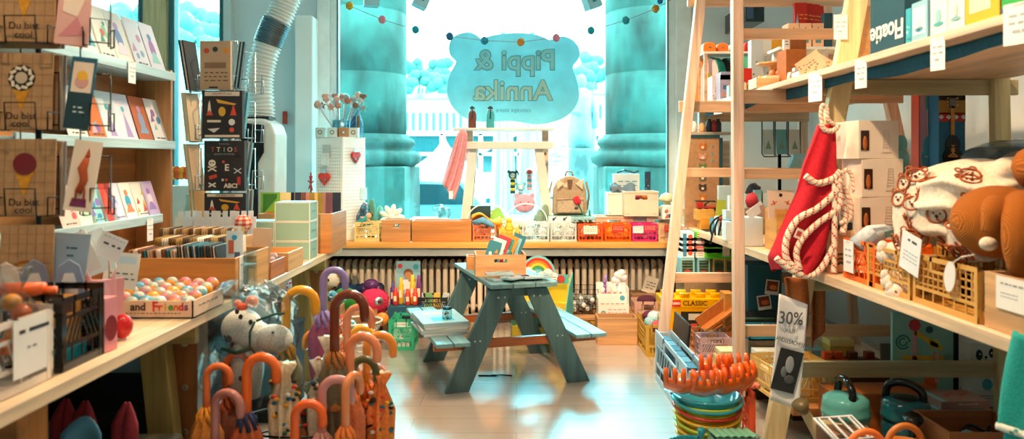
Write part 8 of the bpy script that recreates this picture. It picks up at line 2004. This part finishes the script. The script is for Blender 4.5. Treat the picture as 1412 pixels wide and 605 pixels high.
# orange vehicles and dark toys behind the rails
for k,(px,py,c,lab) in enumerate(((1140,492,'pl:#e0581c','orange toy tractor behind the cream rail'),(1155,490,'pl:#c8481c','rust toy trailer behind the cream rail'),(1175,488,'pl:#5a2a1c','dark red toy locomotive behind the cream rail'),(1198,486,'pl:#7a2f18','dark toy train wagon behind the cream rail'))):
    Y = 3.62; o = thing('toy_vehicle',lab,'toy vehicle',(wx(px,Y),Y,wz(503,Y)))
    m = MB(c); m.bx(-.045,.045,-.025,.025,.015,.035); m.bx(-.02,.02,-.02,.02,.035,.065); m.ob('vehicle_body',o,.004)
    for s in (-.03,.03):
        m = MB('pl:#1f1a1a'); m.cyl((s,-.026,.014),.014,.010,R=RX(PI/2)); m.cyl((s,.026,.014),.014,.010,R=RX(PI/2)); m.ob('wheel',o)
m = MB('wood:#7a4a24'); m.box((.05,0,0),(.56,.20,.016)); m.one('riser_shelf','brown board carrying the toy vehicles behind the cream rail','shelf',(wx(1168,3.62),3.64,wz(503,3.62)-.0085))
m = MB('wood:#6a3c1c'); m.box((0,0,0),(.42,.17,wz(503,3.62)-.0175-ZL)); m.one('wooden_block_stand','brown wooden block under the toy vehicle board','stand',(wx(1168,3.62),3.65,(wz(503,3.62)-.0175+ZL)/2))
m = MB('wood:#a8602c'); m.box((0,0,.13),(.46,.16,.26)); m.one('wooden_chest','wood-grained chest behind the teal watering can','chest',(wx(1196,3.3)+.02,3.17+.06,.0),bev=.004)
for z in (.05,.20): pass
m = MB('pap:#6f6862'); m.box((0,0,.055),(.165,.01,.11)); m.one('grey_tin','grey-brown rounded tin lid leaning above the cream rail','tin',(wx(1240,3.56),3.57,wz(503,3.62)+.003),rot=(-.1,0,0),bev=.02)
# ---------------------------------------------------------------- far right, behind the cream rail
o = thing('jungle_board','teal picture board with a yellow staircase slide and jungle drawings on the lower right','board',(wx(1268,3.52),3.50,ZL+.02))
h = wz(430,3.5)-ZL-.02; w = wx(1310,3.5)-wx(1226,3.5)
m = MB('pap:#8fc4bc'); m.box((0,0,h/2),(w,.02,h)); m.ob('board_body',o,.002)
y = -.0105; m = MB('pap:#e8b82c')
m.poly([(-w*.15,h*.72),(w*.30,h*.50),(w*.32,h*.56),(-w*.13,h*.78)],y-.002,y); m.box((w*.0,y-.001,h*.42),(w*.66,.002,h*.05)); m.box((w*.18,y-.001,h*.60),(w*.14,.002,h*.10),'pap:#d9c84a')
m.arc(-w*.33,h*.62,.034,.007,y-.002,y,'pap:#2f7f8a',0,5.6,18); m.arc(-w*.33,h*.62,.020,.006,y-.002,y,'pap:#2f7f8a',1,6.4,14)
m.box((-w*.14,y-.001,h*.5),(w*.07,.002,h*.55),'pap:#d9a0a8'); m.disc(-w*.14,h*.84,w*.10,y-.003,y-.001,'pap:#c83a4a',8); m.box((w*.22,y-.0015,h*.3),(w*.07,.002,h*.4),'pap:#e0b4b8')
m.disc(w*.10,h*.78,w*.06,y-.003,y-.001,'pap:#2f5a6a',10); m.disc(w*.36,h*.33,w*.07,y-.003,y-.001,'pap:#c8432c',12); m.disc(w*.40,h*.31,w*.04,y-.004,y-.002,'pap:#f0dcd0',10); m.box((w*.12,y-.001,h*.12),(w*.2,.002,h*.2),'pap:#d8602c'); m.ob('jungle_print',o)
front_box('black tall strip of dark packaging between jungle board and panda box',1311,1322,440,600,3.55,.1,'pl:#14161a',z0=.003)
o = thing('panda_box','white box printed with a panda face leaning on the lower right','box',(wx(1347,3.45),3.42,.09),rot=(-.06,.05,.08))
h = wz(470,3.45)-.09; w = .145
m = MB('pap:#d8e6ec'); m.box((0,0,h/2),(w,.06,h)); m.ob('box_body',o,.002)
m = MB('pap:#8a6a5c'); m.box((w/2+.0015,0,h/2),(.003,.058,h)); m.ob('side_print',o)
y = -.0306; m = MB('pap:#1f3844'); m.disc(-w*.22,h*.83,w*.11,y-.001,y,'pap:#1f3844',14,h*.075); m.disc(w*.20,h*.86,w*.11,y-.001,y,'pap:#1f3844',14,h*.07); m.disc(-w*.2,h*.84,w*.03,y-.002,y-.001,'pap:#d8e6ec',8); m.disc(w*.18,h*.86,w*.03,y-.002,y-.001,'pap:#d8e6ec',8)
m.disc(0,h*.80,w*.045,y-.001,y,'pap:#1f3844',10); m.box((0,y-.0005,h*.75),(.002,.001,h*.05),'pap:#1f3844'); m.arc(0,h*.72,w*.25,.003,y-.001,y,'pap:#8fb0bc',PI*1.15,PI*1.85,10); m.disc(w*.05,h*.42,w*.17,y-.001,y,'pap:#4fb4d0',18,h*.08)
scribble(m,-w*.3,w*.25,h*.26,h*.02,y-.0008,'pap:#6a7a84',2); scribble(m,-w*.25,w*.2,h*.10,h*.03,y-.0008,'pap:#1f2c34',1); m.ob('panda_print',o)
front_box('pale teal upright box at the back behind the panda box',1368,1384,470,600,3.62,.08,'pap:#9fc4c0',z0=.003)
m = MB('card:#4a3020'); m.box((0,0,.043),(.26,.20,.086)); m.one('wooden_block_stand','dark flat board under the panda box','stand',(wx(1347,3.45)+.02,3.42,.001))
# books in wrap on the lower right
for k,(x,z,c,lab) in enumerate([(0,.0,'pap:#6a8894','grey-blue wrapped book, lower of two on the crate in the lower right'),(.02,.031,'pap:#a87f74','dusty pink wrapped book with a shiny edge, upper of two on the lower right')]):
    m = MB(c); m.box((0,0,.015),(.20,.15,.03)); m.box((-.085,0,.0305),(.02,.15,.001),'gl:#8fdcec'); scribble(m,-.03,.05,.018,.006,-.0757,'pap:#e9dcd4',1)
    for q in range(4): m.box((-.03+.03*q,.02*(q % 2),.0306),(.02,.012,.001),'pap:#c8443c')
    m.one('wrapped_book',lab,'book',(wx(1318,3.05)+x,3.10,.205+z),rz=.06,bev=.002)
m = MB('card:#8a5a34'); m.box((0,0,.1),(.24,.2,.2)); m.one('carton','brown carton under the wrapped books','box',(wx(1318,3.05)+.01,3.10,.003))
for k,(px,lab) in enumerate(((1252,'flat pale box left of the wrapped books'),)):
    carton(lab,(wx(1262,3.08)-.0,3.02,.0),.13,.10,.215,'pap:#7f98a4')
# wooden box in front, lower right
wood_crate('dark wooden open box in the lower right corner',(wx(1345,2.72),2.74,.001),.30,.24,.285,0,'wood:#9a5e34',slot=False)
for k in range(3):
    m = MB(['gl:#2a7f8c','gl:#8fd4e4','gl:#1c2226'][k]); m.tube(cat([(-.05,0,0),(-.01,.01,.03),(.04,0,.01),(.07,.02,.02)],5),.006); m.one('skipping_rope',['teal','pale turquoise','black'][k]+' cord lying in the dark wooden box','cord',(wx(1345,2.72)-.03+.03*k,2.72+.03*k,.20+.012*k))
m = MB('card:#4a3428'); m.box((0,0,.09),(.26,.2,.18)); m.one('carton','carton inside the dark wooden open box','box',(wx(1345,2.72),2.74,.0125))
# watering cans
def watering_can(lab,px,Y,body,lid,hcol,spout_dir,s=1.0,open_top=False):
    o = thing('watering_can',lab,'watering can',(wx(px,Y),Y,.003))
    m = MB(body); m.lathe([(.075*s,0),(.085*s,.01),(.088*s,.10*s),(.088*s,.215*s)],seg=30)
    m.ob('can_body',o)
    m = MB(lid); m.lathe([(.091*s,.215*s),(.093*s,.235*s),(.089*s,.24*s),(.089*s,.262*s),(.084*s,.285*s),(.065*s,.297*s),(.0,.30*s)],seg=30); lr = m.ob('lid_rim',o)
    if open_top: m = MB('pl:#0c1416'); m.ell((0,0,.297*s),(.06*s,.05*s,.008)); m.ob('opening',lr)
    m = MB(hcol); m.tube(cat([(0,-.06*s,.285*s),(.0,-.055*s,.33*s),(0,0,.355*s),(0,.06*s,.34*s),(0,.075*s,.28*s)],6),.015*s,seg=12); m.ob('handle',o)
    m = MB(body); d = spout_dir
    m.tube([(d*.07*s,-.0,.06*s),(d*.12*s,-.03,.15*s),(d*.19*s,-.06,.26*s)],[.028*s,.022*s,.017*s],seg=14); spt = m.ob('spout',o)
    m = MB(hcol if hcol != 'gl:#14181a' else 'pl:#6a5c3a'); m.tube([(d*.185*s,-.058,.25*s),(d*.205*s,-.066,.285*s)],[.02*s,.034*s],seg=18); m.ob('rose',spt)
    return o
watering_can('cream and turquoise watering can with a black handle on the floor behind the sale sign',1166,3.0,'pl:#cbb68a','gl:#5fb0ac','gl:#14181a',-1)
watering_can('dark teal watering can with a black handle on the floor at the lower right',1249,2.96,'gl:#144850','gl:#1b5f68','gl:#101416',-1,1.0,True).rotation_euler.z = .9
# orange loops of beach toys bottom right
for k,(px,py,Y,R_,c,lab) in enumerate([(1195,607,2.50,.052,'pl:#ee7a34','orange rounded handle loop at the bottom edge, left of two'),(1248,598,2.55,.050,'pl:#c8742c','ochre rounded handle loop at the bottom edge, right of two')]):
    o = thing('toy_bucket',lab,'bucket',(wx(px,Y),Y,wz(py,Y)-.16)); 
    m = MB(c); m.lathe([(.05,.0),(.065,.12),(.07,.125),(.066,.13),(.05,.02)],seg=24); m.ob('bucket_body',o)
    m = MB(c); m.tube([(R_*1.15*cos(t),-.0,.125+R_*1.25*sin(t)) for t in [PI*i/16 for i in range(17)]],.011,seg=10); m.ob('handle_loop',o)
    m = MB('card:#5a4030'); m.box((0,0,(wz(py,Y)-.16)/2),(.14,.14,wz(py,Y)-.162)); m.one('carton','carton under the '+('orange' if k == 0 else 'ochre')+' toy bucket at the bottom edge','box',(wx(px,Y),Y,.001))
m = MB('pl:#e0e6e8')
for k in range(4): m.tube([(-.06+.04*k,-.06,0),(-.06+.04*k,.06,.01)],.005,seg=6)
m.tube([(-.075,-.065,0),(.075,-.065,0),(.075,.065,.01),(-.075,.065,.01)],.006,closed=True,seg=6); m.one('white_sieve','white plastic sieve frame in front of the cream watering can','sieve',(wx(1163,2.72),2.72,.262),rot=(.2,0,.2))
m = MB('card:#7a5a40'); m.box((0,0,.125),(.13,.11,.25)); m.one('carton','carton under the white plastic sieve','box',(wx(1163,2.72),2.75,.001))
# teal towel at the right edge
o = thing('turquoise_towel','turquoise terry towel with striped hem hanging at the right picture edge','towel',(1.30,1.86,ZM-.0))
def tow(z0,z1,x0,x1,y): return lambda u,v: (0+.02*sin(u*9+v)*.6-y,(x0+(x1-x0)*u)+.01*v,z0+(z1-z0)*v)
m = MB('fur:#25a79c'); m.surf(20,20,lambda u,v: (-.035-.014*sin(u*8+v*2),.07-.17*u+.045*v*(1-u),.02-.25*v)); m.ob('upper_layer',o,thick=.012)
m = MB('fur:#1f8f8e'); m.surf(20,20,lambda u,v: (-.02-.014*sin(u*8+1+v*3),.10-.2*u+.05*v*(1-u),-.20-.30*v)); m.ob('lower_layer',o,thick=.012)
m = MB('fab:#e8e4d4'); m.tube([(-.037-.014*sin(i/20*8+2),.07-.17*i/20+.045*(1-i/20),-.235) for i in range(21)],.012,seg=8,stripe=('fab:#4a9a8a',5)); m.ob('striped_hem',o); m = MB('fab:#e8e4d4'); m.tube([(-.024-.014*sin(i/20*8+4),.10-.2*i/20+.05*(1-i/20),-.50) for i in range(21)],.012,seg=8,stripe=('fab:#4a9a8a',5)); m.ob('striped_hem',o)

# ---------------------------------------------------------------- floor along the low shelf
o = plastic_crate('large pale grey-blue openwork crate standing on the floor beside the low shelf',(.825,3.88,.001),.80,.09,.275,'pl:#b9cdd8',-PI/2,0,t=.003)
for k in range(6):
    m = MB(['pap:#2a3440','pap:#59646a','pap:#3a4650'][k % 3]); m.box((0,0,.12),(.05,.10,.24)); m.one('boxed_game','boxed goods inside the large grey-blue floor crate','box',(.825,3.62+.11*k,.01),group='boxes in the grey-blue crate')
m = MB('pl:#16191d'); m.box((0,0,.17),(.012,.38,.34)); m.one('black_game_box','black game box leaning between grey-blue crate and low shelf','box',(.90,4.28,.0),rot=(0,.1,0))
plastic_crate('bright orange-red openwork crate on the floor in front of the low shelf',(.935,3.31,.001),.26,.13,.25,'pl:#ef5a2c',-PI/2,1)
# orange roller tubes above it
for k in range(6):
    m = MB('pl:#e87858'); m.cyl((0,0,0),.012,.20,R=RX(PI/2)); m.one('ridged_tube','salmon ridged tube lying on the orange-red crate','toy',(.885+.02*k,3.31,.268),rz=.4,group='salmon tubes on the crate')
# stacked buckets
xb_,yb_ = wx(976,3.08),3.10
bcol = ['#c9302a','#d8cc3c','#f2b02a','#e9a428','#f0b82c','#b8c83a','#2b93a4']
bn = ['red','yellow-green','yellow','golden','amber yellow','lime','teal']
for k in range(7):
    r0 = .112+.003*k; z = .001+.028*k
    o = thing('sand_bucket',bn[k]+' round sand bucket, '+['lowest','second from the bottom','third from the bottom','fourth from the bottom','fifth from the bottom','second from the top','topmost'][k]+' of the nested stack on the floor','bucket',(xb_,yb_,z))
    m = MB('gl:'+bcol[k]); m.lathe([(r0*.72,0),(r0*.75,.004),(r0*.97,.075),(r0*.99,.095),(r0*1.05,.098),(r0*1.05,.106),(r0*.97,.108),(r0*.70,.006)],seg=36); m.ob('bucket_body',o)
    m = MB('gl:'+bcol[(k+2) % 7 if k % 2 else k]); m.tube([(r0*1.08*cos(t),r0*1.08*sin(t)*.98,.096-.030*sin(t-PI)) for t in [PI+PI*i/18 for i in range(19)]],.006,seg=8); m.ob('bucket_handle',o)
zr = .001+.028*6+.112
# orange rakes
def rake(lab,dx,dy,rz,tilt,z=zr,col='gl:#ee6216'):
    o = thing('sand_rake',lab,'rake',(xb_+dx,yb_+dy,z),rot=(tilt,0,rz))
    m = MB(col)
    m.surf(12,6,lambda u,v: (-.062+.124*u,-.02-.040*sin(v*2.0),.07*v-.008*cos((u-.5)*5))); m.ob('rake_blade',o,thick=.006)
    for k in range(4):
        m = MB(col); x = -.050+.0333*k; m.tube([(x,-.057,.05),(x*1.03,-.055,.085),(x*1.06,-.045,.105)],[.0105,.0105,.008],seg=8); m.ob('tooth',o)
    m = MB(col); m.tube([(0,-.01,.01),(0,.05,.012),(0,.11,.015)],[.010,.011,.014],seg=10); m.ob('handle',o)
    return o
rake('orange sand rake on the bucket stack, leftmost',-.115,-.03,-.25,.1,zr+.018)
rake('orange sand rake on the bucket stack, second from the left',-.03,-.06,.1,.05,zr+.014)
rake('orange sand rake on the bucket stack, third from the left',.05,-.05,.3,-.05,zr+.016)
rake('orange sand rake on the bucket stack, rightmost',.12,-.02,.55,-.2,zr+.018)
rake('orange sand rake lying behind the others on the bucket stack',.03,.06,.0,.1,zr+.05)
rake('darker orange sand rake at the back of the bucket stack',.11,.07,.2,.0,zr+.045,'gl:#d9540f')
# teal shovel and green moulds
o = thing('sand_shovel','teal ridged sand shovel at the bottom edge left of the buckets','shovel',(wx(940,2.86),2.84,.175),rot=(.55,0,.2))
m = MB('gl:#1f93a0'); m.surf(24,8,lambda u,v: (-.055+.11*u,.01*cos((u-.5)*3)+.003*sin(u*50),-.13+.15*v)); m.ob('blade',o,thick=.006)
m = MB('gl:#1a8492'); m.tube([(.06,.0,-.02),(.065,.0,.03),(.062,.0,.055)],[.013,.011,.016],seg=10); m.ob('handle',o)
m = MB('card:#5a4a3a'); m.box((0,0,.04),(.10,.09,.08)); m.one('carton','small carton under the teal sand shovel','box',(wx(938,2.86),2.88,.001))
o = thing('sand_mould','sage green corrugated sand mould at the bottom edge in front of the buckets','mould',(wx(1012,2.84),2.84,.001))
m = MB('gl:#6fae92'); m.surf(48,12,lambda u,v: (-.08+.16*u,-.06+.14*v,.21+.006*abs(sin(u*PI*6))-.02*v)); m.ob('ridged_top',o,thick=.005)
m = MB('gl:#62a286'); m.bx(-.078,.078,-.057,-.05,.0,.206); m.bx(-.078,.078,.07,.077,.0,.186); m.bx(-.078,-.072,-.05,.07,.0,.186); m.bx(.072,.078,-.05,.07,.0,.186); m.ob('mould_wall',o)

SPOTS = [(1.0,2.0,2.05,3.5,1.3,60,40),(-.6,3.2,-1.1,2.2,.9,90),(-.7,4.0,-1.2,3.4,.8,80),(.3,2.2,1.6,2.6,1.0,150),(.5,3.6,1.5,3.9,1.1,95),(.6,4.6,1.4,5.0,1.3,70),(-.1,3.9,-.5,2.7,.4,75),  # leading spot is added to brighten the guitar boxes
         (-.2,4.4,-.4,5.7,.3,110),(.4,4.4,.6,5.7,.3,90),(.6,4.2,.9,3.4,.1,60),(.2,3.2,.0,4.6,.3,30),(-.5,.6,-.8,5.8,.15,420,22),(.4,.6,.5,5.8,.15,420,22),(-1.0,1.2,-1.3,2.0,1.1,40)]  # narrow spots at the radiator are added to brighten it
FILL_PANELS = [(-.3,2.0,1.2,.3,10),(-.2,4.3,1.4,.3,12),(1.0,1.0,.3,1.2,8)]  # unseen panels added overhead as soft fill light
# ================================================================ camera, daylight and lamps
cam = bpy.data.cameras.new('camera'); co = bpy.data.objects.new('camera',cam); COL.objects.link(co)
co.location = (0,0,CH); co.rotation_euler = (PI/2,0,0)
cam.sensor_width = 36; cam.lens = F/1412*36
cam.shift_x = (706-VX)/1412; cam.shift_y = (VY-302.5)/1412
cam.clip_start = .05; cam.clip_end = 400
cam.dof.use_dof = True; cam.dof.focus_distance = 4.6; cam.dof.aperture_fstop = 2.8
SC.camera = co

w = bpy.data.worlds.new('world'); SC.world = w; w.use_nodes = True
nt = w.node_tree; bg = nt.nodes['Background']
tc = nt.nodes.new('ShaderNodeTexCoord'); sp = nt.nodes.new('ShaderNodeSeparateXYZ'); cr = nt.nodes.new('ShaderNodeValToRGB')
nt.links.new(tc.outputs['Generated'],sp.inputs[0]); nt.links.new(sp.outputs['Z'],cr.inputs['Fac']); nt.links.new(cr.outputs['Color'],bg.inputs['Color'])
cr.color_ramp.elements[0].position = 0; cr.color_ramp.elements[0].color = (.92,.99,1,1)
cr.color_ramp.elements[1].position = .6; cr.color_ramp.elements[1].color = (.74,.93,.96,1)
bg.inputs['Strength'].default_value = 9

def area(x,y,z,sx,sy,power,col,rot=(0,0,0),spread=PI,portal=False,name='fill_panel_light'):
    l = bpy.data.lights.new(name,'AREA'); l.shape = 'RECTANGLE'; l.size = sx; l.size_y = sy; l.energy = power; l.color = col; l.spread = spread
    if portal: l.cycles.is_portal = True
    o = bpy.data.objects.new(name,l); COL.objects.link(o); o.location = (x,y,z); o.rotation_euler = rot
    return o
# portals help the sky come in through the real window openings
area(-.11,6.2,1.75,2.8,2.3,1,(1,1,1),(PI/2,0,PI),portal=True,name='window_portal')
area(-2.56,6.2,1.6,.5,2.6,1,(1,1,1),(PI/2,0,PI),portal=True,name='window_portal')
WARM = (1,.65,.36)
def spot(x,y,z,tx,ty,tz,power,col=WARM,size=70,r=.04):
    l = bpy.data.lights.new('ceiling_and_added_spot','SPOT'); l.energy = power; l.color = col; l.spot_size = dgr(size); l.spot_blend = .6; l.shadow_soft_size = r
    o = bpy.data.objects.new('ceiling_and_added_spot',l); COL.objects.link(o); o.location = (x,y,z)
    o.rotation_euler = (Vector((tx,ty,tz))-Vector((x,y,z))).to_track_quat('-Z','Y').to_euler()
    return o
for q in SPOTS: spot(q[0],q[1],2.86,q[2],q[3],q[4],q[5],size=q[6] if len(q) > 6 else 66)
for (x,y,sx,sy,p) in FILL_PANELS: area(x,y,3.02,sx,sy,p,(1,.86,.70))

sl = bpy.data.lights.new('daylight_sun','SUN'); sl.energy = 12; sl.color = (.16,.74,.95); sl.angle = dgr(13)
so = bpy.data.objects.new('daylight_sun',sl); COL.objects.link(so); so.rotation_euler = Vector((-.03,-.80,-.50)).to_track_quat('-Z','Y').to_euler()
vs = SC.view_settings
vs.view_transform = 'Standard'; vs.look = 'None'; vs.gamma = 1; vs.use_curve_mapping = False; vs.exposure = 0.70
SC.cycles.use_denoising = True
SC.cycles.max_bounces = 8; SC.cycles.transparent_max_bounces = 16; SC.cycles.diffuse_bounces = 4
SC.cycles.caustics_reflective = False; SC.cycles.caustics_refractive = False
SC.cycles.sample_clamp_indirect = 6
